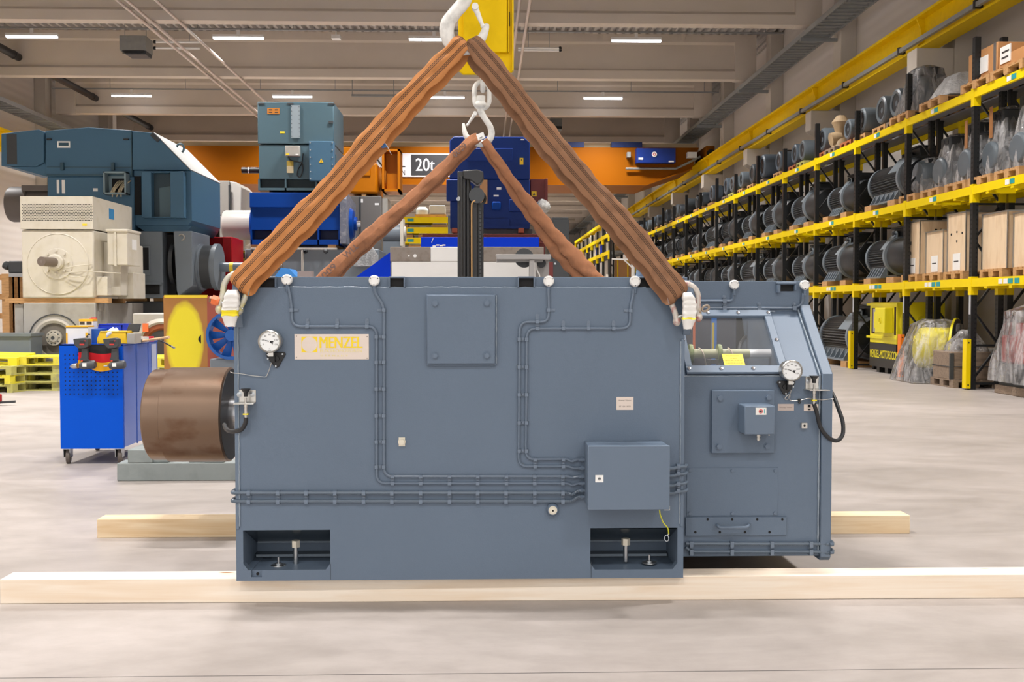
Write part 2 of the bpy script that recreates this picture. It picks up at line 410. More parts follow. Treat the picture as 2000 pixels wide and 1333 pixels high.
# cable ladders under the girders
for x0, x1, z, side in ((8.95, 9.72, 8.95, 'right'), (-17.7, -16.9, 8.6, 'left')):
    r = thing('cable_ladder', f'galvanised cable ladder running along the {side} wall below the roof girders', 'cable tray', (x0, 50, z))
    for x in (x0, x1): MB().box(x - .02, x + .02, 4, 110, z, z + .14).build('side_rail', GALV, r, smooth=False)
    b = MB()
    for k in range(240): b.box(x0, x1, 5 + k * .32, 5.08 + k * .32, z + .02, z + .05)
    b.box(x0 + .1, x1 - .1, 4, 110, z + .05, z + .1)
    b.build('rungs', GALV, r, smooth=False)
    for k in range(-3, 12):
        Y = 28.85 + 7 * k; e = XR if side == 'right' else XL
        MB().box(x0 - .05 if side == 'right' else x1 + .05, e + (-.45 if side == 'right' else .45), Y - .05, Y + .05, z - .1, z).build('bracket', GALV, r, smooth=False)
# pipes along the hall under the roof
PIPEP = mat('pale_pink_pipe', '#cfbfb4', .45, var=.05)
for x, y1, lab in ((-9.42, 50, 'first pale roof pipe from the left, ending by the teal motor stack'), (-9.18, 50, 'second pale roof pipe close beside the first'), (-8.42, 50, 'third pale roof pipe, with a bare bright joint'),
               (.93, 56, 'pale roof pipe passing behind the yellow hook block edge'), (1.2, 56, 'outer pale roof pipe right of the yellow hook block')):
    r = thing('roof_pipe', lab, 'pipe', (x, 25, 9.2), 'pale pipes under the roof girders')
    MB().cyl((x, YF + 1, 9.28), (x, y1, 9.28), .042, n=12).build('pipe', PIPEP, r)
    for k in range(-2, 4): MB().cyl((x, 29.15 + 7 * k, 9.28), (x, 29.15 + 7 * k, 9.36), .02, n=8).build('hanger', GALV, r)
    MB().cyl((x, 29.5, 9.28), (x, 30.9, 9.28), .047, n=12).build('joint_sleeve', STEEL if x == -8.42 else PIPEP, r)
DUCT = mat('black_duct', '#1d1d20', .5, var=.2)
for k, lab in ((-1, 'black drain pipe nearest the camera under the roof, upper left'), (0, 'second black drain pipe section, slanting down to the third girder'), (1, 'third black drain pipe section, above the teal motor'), (2, 'farthest black drain pipe section under the roof')):
    y0 = 29.36 + 7 * k; dp = thing('drain_pipe', lab, 'pipe', (-15.95, y0, 9.8), 'black drain pipe sections under the roof')
    MB().cyl((-15.95, y0, 9.94), (-15.95, y0 + 6.55, 9.94), .13, n=20).build('pipe', DUCT, dp)
    for t in (.3, 6.1): MB().cyl((-15.95, y0 + t, 9.94), (-15.95, y0 + t + .12, 9.94), .145, n=20).build('pipe_collar', DUCT, dp)
    MB().cyl((-15.95, y0 + .36, 9.94), (-15.95, y0 + .36, 10.89), .015, n=6).build('hanger_rod', GALV, dp)
# lighting track and lamps
LEDM = emit('led_diffuser', '#f4f6ff', 9.0)
LAMPX = (-14.15, -7.72, -1.57, 4.86)
rowname = {33.0: 'nearer visible', 42.2: 'farther visible'}
lampno = 0
TRACKS = {}
for Y in (-3.8, 5.4, 14.6, 23.8, 32.8, 41.9, 51.4, 60.6, 69.8, 79.0, 88.2):
    t = thing('lamp_track', f'thin grey lamp track carrying the lamp row {"nearest the camera" if Y < 0 else "about %d metres down the hall" % round(Y)}', 'lighting track', (-4, Y, 10.15), 'lamp tracks across the roof')
    TRACKS[Y] = t
    MB().box(XL + 1, XR - .8, Y - .03, Y + .03, 10.1, 10.15).build('track', GALV, t, smooth=False)
    for k in range(9): MB().cyl((-15 + 3 * k, Y, 10.15), (-15 + 3 * k, Y, 10.89), .012, n=6).build('suspension_rod', GALV, t)
    for i, X in enumerate(LAMPX):
        lamp = thing('hall_lamp', '%s lamp from the left in the strip-lamp row %d metres down the hall' % (ORD[i], round(Y)) if Y > 0 else '%s strip lamp of the row behind the camera' % ORD[i], 'lamp', (X, Y, 9.84), 'LED strip lamps under the roof')
        MB().box(X - .8, X + .8, Y - .06, Y + .06, 9.87, 9.95).build('housing', WHITE, lamp, smooth=False)
        b = MB()
        for q in range(4): b.box(X - .78 + q * .395, X - .40 + q * .395, Y - .055, Y + .055, 9.815, 9.87)
        b.build('diffuser', LEDM, lamp, smooth=False)
        MB().box(X - .05, X + .05, Y - .03, Y + .03, 9.95, 10.1).build('hanger', WHITE, lamp, smooth=False)
        ld = bpy.data.lights.new('lamp_light', 'AREA'); ld.shape = 'RECTANGLE'; ld.size = 1.5; ld.size_y = .3
        ld.energy = 330 if Y < 10 else 470; ld.color = (1, .97, .945); ld.spread = math.radians(125)
        lo = bpy.data.objects.new('lamp_light', ld); COL.objects.link(lo); lo.parent = lamp; lo.location = (0, 0, -.06)
# heaters and small roof fittings
def heater(px0, px1, py0, py1, Y, lab):
    x0, x1, z0, z1 = rect(px0, px1, py0, py1, Y)
    r = thing('air_heater', lab, 'heater', ((x0 + x1) / 2, Y, z0))
    MB().box(x0, x1, Y, Y + .7, z0 + .12, z1).build('casing', GALV, r, smooth=False, bevel=.02)
    b = MB(); b.prism([(x0 + .05, z0 + .12), (x1, z0 + .12), (x1 - .02, z0), (x0 + .2, z0)], 'y', Y + .02, Y + .6)
    for k in range(4): b.box(x0 + .1, x1 - .05, Y - .02, Y + .02, z0 + .02 + k * .03, z0 + .035 + k * .03)
    b.build('louvre_outlet', SHADE, r, smooth=False)
    for x in (x0 + .08, x1 - .08): MB().cyl((x, Y + .3, z1), (x, Y + .3, 10.89), .012, n=6).build('hanger_rod', GALV, r)
heater(233, 285, 69, 106, 34.0, 'grey box air heater hanging left under the roof')
heater(1074, 1098, 231, 252, 47.0, 'small grey air heater hanging near the navy motor')
def tube_pair(px0, px1, pys, Y, lab):
    r = thing('radiant_tubes', lab, 'heater', (at((px0 + px1) / 2, pys[0], Y).x, Y, at(px0, pys[-1], Y).z))
    for q, py in enumerate(pys):
        a, c = at(px0, py, Y + .3 * q), at(px1, py, Y + .3 * q)
        MB().cyl((a.x, a.y, a.z), (c.x, a.y, a.z), .035, n=10).build('heating_tube', WHITE, r)
        e = a if px0 < 500 else c
        MB().ball((e.x, e.y, e.z), .06, 8).build('end_fitting', BLACK, r)
    for t in (.25, .75):
        x = at(px0, pys[0], Y).x * (1 - t) + at(px1, pys[0], Y).x * t; MB().cyl((x, Y + .15, at(px0, pys[0], Y).z), (x, Y + .15, 10.89), .008, n=6).build('hanger_wire', GALV, r)
tube_pair(302, 390, (82, 94), 34.0, 'two white radiant tubes beside the left air heater')
tube_pair(1012, 1094, (94, 98), 34.0, 'two white radiant tubes right of the yellow hook block')
x0, x1, z0, z1 = rect(648, 665, 69, 76, 32.8)
MB().box(x0, x1, 32.7, 33.0, z0, z1).box((x0 + x1) / 2 - .02, (x0 + x1) / 2 + .02, 32.8, 32.84, z1, 10.1).build('motion_sensor', WHITE, TRACKS[32.8])
r = thing('cable_tray', 'short galvanised tray hanging on two rods above the teal motor', 'cable tray', (at(743, 187, 42).x, 42, at(743, 187, 42).z))
x0, x1, z0, z1 = rect(687, 797, 185, 189, 42.0)
MB().box(x0, x1, 41.9, 42.1, z0, z1).build('tray', GALV, r, smooth=False)
for x in (x0 + .02, at(769, 187, 42).x): MB().cyl((x, 42, z1), (x, 42, 10.89), .015, n=6).build('hanger_rod', GALV, r)
p = at(1478, 156, 36); tag(MB().box(p.x - .12, p.x + .12, 35.8, 36.1, p.z - .12, p.z + .1).build('alarm_sounder', RED), 'red alarm box at the end of a roof girder', 'alarm')

# overhead travelling crane across the hall
CY = 44.0
cr = thing('bridge_crane', 'orange overhead bridge crane spanning the hall with its load sign', 'crane', (-3, CY, 6.8))
def cz(px, py): q = at(px, py, CY); return q.x, q.z
xr, _ = cz(1366, 300); zt = at(900, 286, CY).z; zb = at(900, 361, CY).z
xh = at(1262, 361, CY).x; xe = at(1352, 330, CY).x; ze = at(1352, 331, CY).z
pf = [(-16.4, zt), (-16.4, ze), (-15.0, zb), (xh, zb), (xe, ze), (xr, zt)]
MB().prism(pf, 'y', CY + .12, CY + 3.2).build('girder', ORANGE, cr, smooth=False)
b = MB(); b.bar((-15.0, CY + .06, zb + .03), (xh, CY + .06, zb + .03), .12, .06); b.bar((xh, CY + .06, zb + .03), (xe, CY + .06, ze + .03), .12, .06); b.bar((-15, CY + 3.28, zb + .03), (xh, CY + 3.28, zb + .03), .12, .06)
b.build('flange', ORANGE, cr, smooth=False)
MB().box(-15.4, xr, CY + .5, CY + 1.6, zt, at(900, 275, CY).z).build('walkway', mat('cream_walkway', '#cdbb97', .6, var=.08), cr, smooth=False)
for a, c in ((1093, 1141), (1195, 1255)):
    x0, x1, z0, z1 = rect(a, c, 277, 288, CY); MB().box(x0, x1, CY + .1, CY + .5, zt, z1).build('drive_cover', mat('navy_cover', '#0f2458', .4), cr, smooth=False)
x0, x1, z0, z1 = rect(1243, 1319, 290, 318, CY - .3)
eb = MB().box(x0, x1, CY - .35, CY + .12, z0, z1).build('electric_box', mat('deep_blue_box', '#10307f', .4), cr, smooth=False)
b = MB(); p = at(1278, 301.5, CY - .36); b.cyl((p.x, p.y, p.z), (p.x, p.y - .02, p.z), .11, n=24); b.cur = 1; b.tube([(p.x + .05 * math.cos(t * PI / 6), p.y - .022, p.z + .05 * math.sin(t * PI / 6)) for t in range(12)], .014, 6, closed=True)
b.cur = 0; x0, x1, z0, z1 = rect(1247, 1256, 308, 312, CY - .36); b.box(x0, x1, CY - .37, CY - .35, z0, z1)
x0, x1, z0, z1 = rect(1306, 1316, 314, 317, CY - .36); b.box(x0, x1, CY - .37, CY - .35, z0, z1)
b.build('box_emblem', [PAPER, REDINK], eb)
x0, x1, z0, z1 = rect(1343, 1361, 297, 308, CY - .2); MB().box(x0, x1, CY - .2, CY + .1, z0, z1).build('junction_box', WHITE, cr, smooth=False)
x0, x1, z0, z1 = rect(1225, 1232, 297, 307, CY - .2); MB().box(x0, x1, CY - .2, CY + .1, z0, z1).build('sensor_box', GALV, cr, smooth=False)
pts = [at(1222, 329.5, CY - .05), at(1320, 329.5, CY - .05), at(1345, 318, CY - .05), at(1368, 306, CY - .05)]
MB().tube(pts, .05, 8).build('conduit', GALV, cr)
x0, x1, z0, z1 = rect(1376, 1393, 287, 312, CY); MB().box(x0, x1, CY - .3, CY + 2, z0, z1).build('end_carriage', ORANGE, cr, smooth=False, bevel=.03)
p = at(1387, 300, CY - .3); MB().cyl((p.x, p.y, p.z), (p.x, p.y - .15, p.z), .16, n=16).build('buffer', BLACK, cr)
x0, x1, z0, z1 = rect(640, 880, 299, 345, CY)
b = MB(); b.box(x0, x1, CY + .07, CY + .12, z0, z1); b.cur = 1
q0, q1, s0, s1 = rect(803, 868, 302, 342, CY); b.box(q0, x1 - .05, CY + .05, CY + .07, s0, s1)
q0, q1, s0, s1 = rect(700, 791, 306, 326, CY); b.text('MENZEL', (q0, CY + .065, s0), (1, 0, 0), (0, 0, 1), q1 - q0, s1 - s0, .02)
q0, q1, s0, s1 = rect(700, 791, 332, 342, CY); b.text('ELEKTROMOTOREN', (q0, CY + .065, s0), (1, 0, 0), (0, 0, 1), q1 - q0, s1 - s0)
b.cur = 0; q0, q1, s0, s1 = rect(812, 849, 309, 334, CY); b.text('20t', (q0, CY + .045, s0), (1, 0, 0), (0, 0, 1), q1 - q0, s1 - s0, .01)
b.build('load_sign', [mat('sign_white', '#d9d6da', .5), mat('sign_black', '#2a2a2e', .5)], cr, smooth=False)
SC.world = bpy.data.worlds.new('world'); SC.world.use_nodes = True
bg = SC.world.node_tree.nodes['Background']; bg.inputs[0].default_value = (1, .98, .96, 1); bg.inputs[1].default_value = 1.45
# ================================================================ the suspended motor
FY = 4.88                                    # front plate
K = FY / FPX
M0 = thing('electric_motor', 'large blue-grey boxed electric motor hanging from brown slings over two timbers', 'motor', (-.11, 6.2, .12))
def A(px, py, d=0.0): return at(px, py, FY - d)
XL0, XR0 = A(459, 850).x, A(1336, 850).x
ZB = .122; ZT = A(900, 562).z
# pockets
pl = rect(475, 645, 1036, 1114, FY); pr_ = rect(1153, 1323, 1034, 1113, FY)
b = MB(); D1 = FY + .30
b.box(XL0, XR0, FY, D1, pl[3], ZT)                     # front plate above the pockets
b.box(XL0, pl[0], FY, D1, ZB, pl[3]); b.box(pl[1], pr_[0], FY, D1, ZB, pl[3]); b.box(pr_[1], XR0, FY, D1, ZB, pl[3])
nx0, nx1, nz0, nz1 = rect(491, 511, 1110, 1128, FY)
b.box(pl[0], nx0, FY, D1, ZB, pl[2]); b.box(nx1, pl[1], FY, D1, ZB, pl[2]); b.box(nx0, nx1, FY, D1, ZB, nz0); b.box(nx0, nx1, FY + .016, D1, nz0, pl[2] - .004)
b.box(pr_[0], pr_[1], FY, D1, ZB, pr_[2])
for q in (pl, pr_):                                    # rounded lower corners of the cut-outs
    for x, s in ((q[0], 1), (q[1], -1)): b.prism([(x, q[2]), (x + s * .022, q[2]), (x, q[2] + .03)], 'y', FY + .001, FY + .05)
b.box(XL0, XR0, D1, 7.62, ZB + .02, ZT)                # body behind
b.build('housing', GREY, M0)
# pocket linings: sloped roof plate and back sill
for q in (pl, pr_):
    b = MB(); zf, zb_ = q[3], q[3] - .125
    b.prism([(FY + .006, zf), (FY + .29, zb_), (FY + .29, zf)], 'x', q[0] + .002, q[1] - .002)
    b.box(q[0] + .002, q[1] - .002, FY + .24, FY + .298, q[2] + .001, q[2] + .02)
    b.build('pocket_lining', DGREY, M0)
b = MB()
for q in (pl, pr_):
    b.tube([(q[0] + .01, FY + .235, q[2] + .012), (q[1] - .01, FY + .235, q[2] + .012)], .007, 6); b.tube([(q[0] + .01, FY + .27, q[3] - .12), (q[1] - .01, FY + .27, q[3] - .12)], .005, 6)
b.build('pocket_weld', WELD, M0)
MB().cyl((nx0 * .45 + nx1 * .55, FY + .012, (nz0 + pl[2]) / 2 - .004), (nx0 * .45 + nx1 * .55, FY + .02, (nz0 + pl[2]) / 2 - .004), .007, n=14).build('tapped_hole', VOID, M0)
# end plate edges with their weld seams
for x, s, y1 in ((XL0, 1, 575), (XR0, -1, 662)):
    zt = A(900, y1).z
    MB().box(x + s * .0, x + s * .017, FY - .006, FY + .1, pl[3] + .005, zt).build('end_plate_edge', GREYP, M0, bevel=.003)
    z = pl[3] + .02; pts = []
    while z < zt - .01: pts.append((x + s * (.019 + random.uniform(-.001, .001)), FY - .003, z)); z += .02
    MB().tube(pts, [.0035 + random.uniform(-.0006, .0008) for _ in pts], 6).build('weld_seam', WELD, M0)
# raised base sheet edges either side of the pockets
for px in (645.5, 1154.5): x = A(px, 1130).x; MB().box(x - .0012, x + .0012, FY - .0012, FY, ZB + .004, A(900, 1100).z).build('skirt_seam', DGREY, M0)
# upper band set back behind the edge weld, with lifting slots
bx0, bx1 = A(484, 550).x, A(1344, 550).x; ZTOP = A(900, 541).z
MB().box(bx0, bx1, FY + .018, FY + .35, ZT - .01, ZTOP).build('top_band', GREY, M0, bevel=.003)
z = []; x = bx0 + .14
while x < A(1268, 560).x: z.append((x, FY + .01, ZT + random.uniform(-.001, .0015))); x += .025
MB().tube(z, [.0045 + random.uniform(-.001, .001) for _ in z], 6).build('edge_weld', WELD, M0)
for a, c in ((506, 536), (762, 788), (1014, 1042), (1246, 1275)):
    x0, x1, z0, z1 = rect(a, c, 543.5, 562, FY - .01)
    fr = MB(); t = .008
    fr.box(x0 - t, x0, FY - .012, FY + .02, z0, z1 + t); fr.box(x1, x1 + t, FY - .012, FY + .02, z0, z1 + t); fr.box(x0 - t, x1 + t, FY - .012, FY + .02, z1, z1 + t)
    s = fr.build('lifting_slot', GREYP, M0, bevel=.004)
    MB().box(x0, x1, FY + .008, FY + .017, z0, z1).build('slot_cavity', VOID, s)
# corner recess behind the right sling and the lifting lugs
x0, x1, z0, z1 = rect(1276, 1330, 545, 561, FY); MB().box(x0, x1, FY + .01, FY + .017, z0, z1).build('recess_cover', SHADE, M0)  # dark sheet painted in for the shade inside the recess
for a, c, y0, y1 in ((456, 477, 543, 640), (1334, 1352, 548, 655)):
    x0, x1, z0, z1 = rect(a, c, y0, y1, FY - .03)
    xc = (x0 + x1) / 2
    MB().prism([(FY - .085, z1 - .05), (FY - .06, z1), (FY + .2, z1), (FY + .2, z0), (FY - .01, z0), (FY - .085, z1 - .15)], 'x', xc - .018, xc + .018).build('lifting_lug', GREYP, M0, bevel=.004)

# ---- bolted cover, nameplates, plugs
x0, x1, z0, z1 = rect(834, 967, 577, 711, FY - .03)
cv = MB().box(x0, x1, FY - .03, FY, z0, z1).box(x0 - .004, x1 + .004, FY - .012, FY, z0 - .012, z1 + .004).build('bolted_cover', GREY, M0, bevel=.003)
for px, py in ((850, 593.5), (951, 593), (850, 695), (951, 695)):
    p = A(px, py, .03); MB().hexbolt(p, .0125, .014).build('cover_bolt', GREYP, cv)
b = MB(); pts = [(x1 + .005, FY - .01, z0 + (z1 - z0) * i / 14) for i in range(15)]; b.tube(pts, [.004 + random.uniform(-.002, .001) for _ in pts], 5); b.build('cover_weld', WELD, cv)
x0, x1, z0, z1 = rect(575.5, 720.5, 653, 702.5, FY)
b = MB(); b.box(x0, x1, FY - .0035, FY, z0, z1)
def on(px, py, d): return A(px, py, d)
b.cur = 1
q = rect(589, 620, 658, 688.5, FY); cx, cz_, rr = (q[0] + q[1]) / 2, (q[2] + q[3]) / 2, (q[1] - q[0]) * .485
for sx, sz in ((1, 1), (-1, 1), (1, -1), (-1, -1)):
    hx, hz = (q[1] - q[0]) / 2, (q[3] - q[2]) / 2
    arc = [(cx + sx * rr * math.cos(t * PI / 20), cz_ + sz * rr * math.sin(t * PI / 20)) for t in range(11)]
    pts = arc + [(cx, cz_ + sz * hz), (cx + sx * hx, cz_ + sz * hz), (cx + sx * hx, cz_)]
    b.prism(pts, 'y', FY - .0042, FY - .0034)
q = rect(625, 707.5, 658, 680, FY); b.text('MENZEL', (q[0], FY - .0043, q[2]), (1, 0, 0), (0, 0, 1), q[1] - q[0], q[3] - q[2], .036)
b.cur = 2
q = rect(625, 707, 682.5, 688.5, FY); b.text('ELEKTROMOTOREN', (q[0], FY - .0043, q[2]), (1, 0, 0), (0, 0, 1), q[1] - q[0], q[3] - q[2], .004)
q = rect(626, 680, 693.5, 697, FY); b.text('G E R M A N Y', (q[0], FY - .0043, q[2]), (1, 0, 0), (0, 0, 1), q[1] - q[0], q[3] - q[2])
b.cur = 3
for px, py in ((579, 657), (717, 658), (579, 698.5), (717, 700)):
    p = A(px, py, .0035); b.cyl(p, p + Vector((0, -.0012, 0)), .0028, n=10)
b.build('nameplate', [BRUSHED, YELLOWINK, PALEINK, mat('rivet', '#8d837a', .4, metal=.6)], M0)['label'] = 'brushed nameplate with yellow MENZEL lettering'
def small_plate(parent, Y, r, rows, name='label_plate', col=None):
    x0, x1, z0, z1 = rect(*r, Y); b = MB(); b.box(x0, x1, Y - .002, Y, z0, z1); b.cur = 1
    for (st, fx0, fx1, fz0, fz1) in rows:
        b.text(st, (x0 + (x1 - x0) * fx0, Y - .0028, z0 + (z1 - z0) * fz0), (1, 0, 0), (0, 0, 1), (x1 - x0) * (fx1 - fx0), (z1 - z0) * (fz1 - fz0), .01)
    return b.build(name, [col or BRUSHED, mat('engraved_grey', '#8b807a', .5)], parent)
small_plate(M0, FY, (1204, 1237, 776, 801), [('Heizung / Heater', .1, .88, .68, .8), ('PT 100 / RTD', .16, .84, .2, .32)])
p = A(785, 863); MB().box(p.x - .015, p.x + .015, FY - .004, FY, p.z - .022, p.z + .02).hexbolt((p.x, FY - .004, p.z), .0145, .02).build('plug_screw', mat('pale_plug', '#dcd6c6', .35, metal=.3), M0)
p = A(1079, 995)
dp = MB().lathe([(.0, 0), (.03, 0), (.03, .02), (.024, .03), (0, .03)], (p.x, FY, p.z), (0, -1, 0)).build('drain_boss', GREYP, M0)
b = MB().hexbolt((p.x, FY - .03, p.z), .0165, .012); b.cur = 1; b.cyl((p.x, FY - .0415, p.z), (p.x, FY - .0425, p.z), .0045, n=12); b.build('drain_plug', [mat('pale_plug', '#dcd6c6'), VOID], dp)
# jacking screws and locknuts inside the pockets
for px, sgn in ((578, -1), (1222, 1)):
    q = A(px, 1100, 0); y = FY + .12; zf = pl[2]; x = at(px, 1090, y).x
    b = MB(); b.cyl((x, y, zf), (x, y, zf + .085), .012, n=16); b.cyl((x, y, zf + .075), (x, y, zf + .08), .012)
    j = b.build('jacking_screw', ZINC, M0); MB().cyl((x, y, zf + .082), (x, y, zf + .115), .0215, n=6).build('screw_head', mat('pale_plug', '#dcd6c6'), j)
    x2 = at(544 if px < 900 else 1268, 1100, y - .03).x
    b = MB(); b.lathe([(.0, 0), (.037, 0), (.034, .004), (.016, .006), (.016, .012), (.006, .014), (.006, .04), (0, .042)], (x2, y - .03, zf), (0, 0, 1), 24); b.build('foundation_stud', ZINC, M0)

# ---- temperature sensors, cables and clips
CAB = mat('painted_cable', '#647283', .3, var=.05)
COND = mat('painted_corrugated_conduit', '#5a6877', .3, var=.05)
CLIP = mat('painted_clip', '#6a7889', .28, var=.05)
CD = .011
def cable(name, pts, r, Y=FY, rad=18, mt=None, parent=M0, ribs=False, d=None, rib_step=.006):
    dd = r + .002 if d is None else d
    w = rounded([at(p[0], p[1], Y - dd - (p[2] if len(p) > 2 else 0)) for p in pts], rad * Y / FPX, 6)
    if not ribs: return MB().tube(w, r, 8).build(name, mt or CAB, parent)
    out = []; acc = 0
    for a, c in zip(w, w[1:]):
        n = max(1, int((c - a).length / rib_step))
        out += [a.lerp(c, i / n) for i in range(n)]
    out.append(w[-1])
    return MB().tube(out, [r * (1 if i % 2 else .84) for i in range(len(out))], 8).build(name, mt or COND, parent)
def sensor(px, py, Y=FY + .018, parent=M0, tail=1, col=None):
    p = at(px, py, Y)
    s = MB().lathe([(0, 0), (.021, 0), (.0255, .012), (.0255, .03), (.021, .037), (.017, .0375), (.016, .034), (0, .034)], p, (0, -1, 0), 28).build('sensor_head', col or WHITE, parent)
    b = MB()
    for k in range(3):
        a = k * 2.1 + .5; b.cyl(p + Vector((.0205 * math.cos(a), -.0378, .0205 * math.sin(a))), p + Vector((.0205 * math.cos(a), -.039, .0205 * math.sin(a))), .003, n=8)
    b.build('cap_screw', SHADE, s)
    g = Vector((p.x + .001, Y - .022, p.z - .024))
    MB().cyl(g, g + Vector((0, 0, -.018)), .008, n=12).cyl(g + Vector((0, 0, -.012)), g + Vector((0, 0, -.02)), .0098, n=6).cyl(g + Vector((0, 0, -.02)), g + Vector((0, 0, -.032)), .0072, n=12).build('cable_gland', GREYP, s)
    return s
S1 = [(562.5, 547), (732, 548.5), (1071, 549.5), (1239, 550)]
for px, py in S1: sensor(px, py)
cable('cable', [(563, 560, .005), (570, 596), (570, 638), (735.5, 638), (735.5, 944.5), (1110, 944.5), (1118, 949), (1128, 945), (1146, 945)], .0068)
cable('cable', [(733, 563, .005), (733, 573), (750, 598), (750, 931), (1110, 931), (1118, 934), (1128, 931.5), (1146, 931.5)], .0068)
cable('cable', [(1071, 565, .005), (1072, 600), (1071, 629), (1015, 629), (1013, 911.5), (1110, 911), (1120, 915.5), (1146, 915)], .0068)
cable('cable', [(1237, 565, .005), (1237, 575), (1231, 603), (1231, 642), (1029, 642), (1027, 898), (1108, 897), (1117, 903), (1126, 898), (1146, 898.5)], .0068)
cable('conduit', [(457, 963), (1108, 963), (1119, 967), (1128, 959), (1146, 958.5)], .0098, ribs=True, rad=10)
cable('conduit', [(457, 979.5), (1118, 979.5), (1128, 971), (1146, 971)], .0098, ribs=True, rad=10)
for py in (963, 979.5):
    p = A(459, py, .012); MB().tube([p, p + Vector((-.012, .004, 0)), p + Vector((-.017, .02, 0)), p + Vector((-.017, .12, 0))], .0098, 8).build('conduit', COND, M0)
clipmesh = {}
def clip(kind, px, py, gap=0., r=.0068, Y=FY, parent=M0, flip=1):
    key = (kind, round(gap, 4), r, flip)
    if key not in clipmesh:
        b = MB(); w = .0085; h = r + .004
        def strap(cx, cz, hor):
            pts = [(-h, 0), (-h, -.5 * h), (-.7 * h, -1.5 * h - .002), (0, -2 * r - .005), (.7 * h, -1.5 * h - .002), (h, -.5 * h), (h, 0)]
            if hor: b.prism([(p[1], cz + p[0]) for p in pts], 'x', cx - w, cx + w)
            else:
                n0 = len(b.v); b.prism([(p[1], p[0]) for p in pts], 'x', -w, w)
                for i in range(n0, len(b.v)): q = b.v[i]; b.v[i] = Vector((cx + q.z, q.y, cz + q.x))
        g = gap
        if kind == 'hp': strap(0, 0, True); strap(0, -g, True); b.box(-w, w, -.006, 0, -g, 0); b.hexbolt((0, -.006, -g / 2), .005, .006)
        if kind == 'vp': strap(0, 0, False); strap(g, 0, False); b.box(0, g, -.006, 0, -w, w); b.hexbolt((g / 2, -.006, 0), .005, .006)
        if kind == 'h1': strap(0, 0, True); b.prism([(-w, 0), (w, 0)] + [(a, c) for a, c in arc2((0, .03), w, 0, 180)], 'y', -.004, 0); b.hexbolt((0, -.004, .029), .0045, .004)
        if kind == 'v1': strap(0, 0, False); b.prism([(0, -w), (0, w)] + [(flip * (.026 - a), c) for a, c in arc2((0, 0), w, 90, 270)][::1], 'y', -.004, 0) if False else b.box(min(0, flip * .032), max(0, flip * .032), -.004, 0, -w * .8, w * .8); b.hexbolt((flip * .025, -.004, 0), .0045, .004)
        o = b.build('cable_clip', CLIP, parent); clipmesh[key] = o.data
    else:
        o = bpy.data.objects.new('cable_clip', clipmesh[key]); COL.objects.link(o); o.parent = parent
    o.location = at(px, py, Y) - parent.location
    # mesh data was centred on the parent when first built
    return o
_cm = {}
def clip2(kind, px, py, gap=0., r=.0068, Y=FY, parent=M0, flip=1):
    keep = parent.location.copy(); parent.location = (0, 0, 0)
    o = clip(kind, px, py, gap, r, Y, parent, flip)
    o.location = at(px, py, Y) - keep; parent.location = keep
gv = 14.2 * K; gh = 13.4 * K; gc = 16.6 * K
for py in (658, 708, 760, 812, 863, 912): clip2('vp', 735.5, py, gv)
for py in (663, 717, 771, 826, 881): clip2('vp', 1014, py, gv)
for px in (767, 822, 878, 933, 989, 1044, 1099): clip2('hp', px, 931, gh)
for px in (487, 544, 599, 655, 711, 766, 822, 878, 933, 988, 1044, 1099): clip2('hp', px, 963, gc, .0098)
for px in (1045, 1100): clip2('hp', px, 898, gh)
for px in (601, 659, 717): clip2('h1', px, 638)
for px in (1049, 1100, 1149, 1198): clip2('h1', px, 642)
clip2('h1', 1049, 629)
clip2('v1', 570, 606); clip2('v1', 750, 606, flip=-1); clip2('v1', 1071, 606); clip2('v1', 1231, 607, flip=-1)

# ---- terminal box
x0, x1, z0, z1 = rect(1148, 1308.5, 871, 997, FY - .2)
tb = MB().box(x0 + .004, x1 - .004, FY - .185, FY, z0 + .004, z1 - .002).build('terminal_box', GREYP, M0, bevel=.004)
dr = MB().box(x0, x1, FY - .2, FY - .178, z0, z1).build('door', GREYP, tb, bevel=.004)
p = at(1170.5, 935.5, FY - .2); b = MB().box(p.x - .0185, p.x + .0185, FY - .203, FY - .2, p.z - .0165, p.z + .0165); b.cur = 1; b.cyl((p.x, FY - .205, p.z), (p.x, FY - .2, p.z), .008, n=16); b.cur = 2; b.box(p.x - .006, p.x + .006, FY - .2056, FY - .2045, p.z - .0015, p.z + .0015)
b.build('lock', [PAPER, ZINC, VOID], dr)
for py in (898.5, 915, 931.5, 945, 958.5, 971):
    p = A(1142, py, .012); MB().cyl(p + Vector((-.028, 0, 0)), p + Vector((.02, 0, 0)), .0085, n=12).cyl(p + Vector((-.018, 0, 0)), p + Vector((-.008, 0, 0)), .011, n=6).cyl(p + Vector((0, 0, 0)), p + Vector((.01, 0, 0)), .011, n=6).build('cable_gland', GREYP, tb)
for px in (1217, 1271): q = at(px, 999, FY - .12); MB().box(q.x - .012, q.x + .012, FY - .13, FY - .1, z0 - .006, z0 + .005).build('mounting_tab', PAPER, tb)
q = at(1302, 999, FY - .16); MB().box(q.x - .013, q.x + .013, FY - .17, FY - .14, z0 - .008, z0 + .012).build('mounting_tab', PAPER, tb)
ew = MB(); pts = rounded([at(1288, 996, FY - .1), at(1289, 1005, FY - .1), at(1295, 1022, FY - .06), at(1305, 1032, FY - .03), at(1306, 1044, FY - .02)], .03); ew.tube(pts, .0032, 8)
ew = ew.build('earth_wire', mat('yellow_green_wire', '#d6d43a', .4), tb); ew['label'] = 'yellow-green earth wire with ring lug'
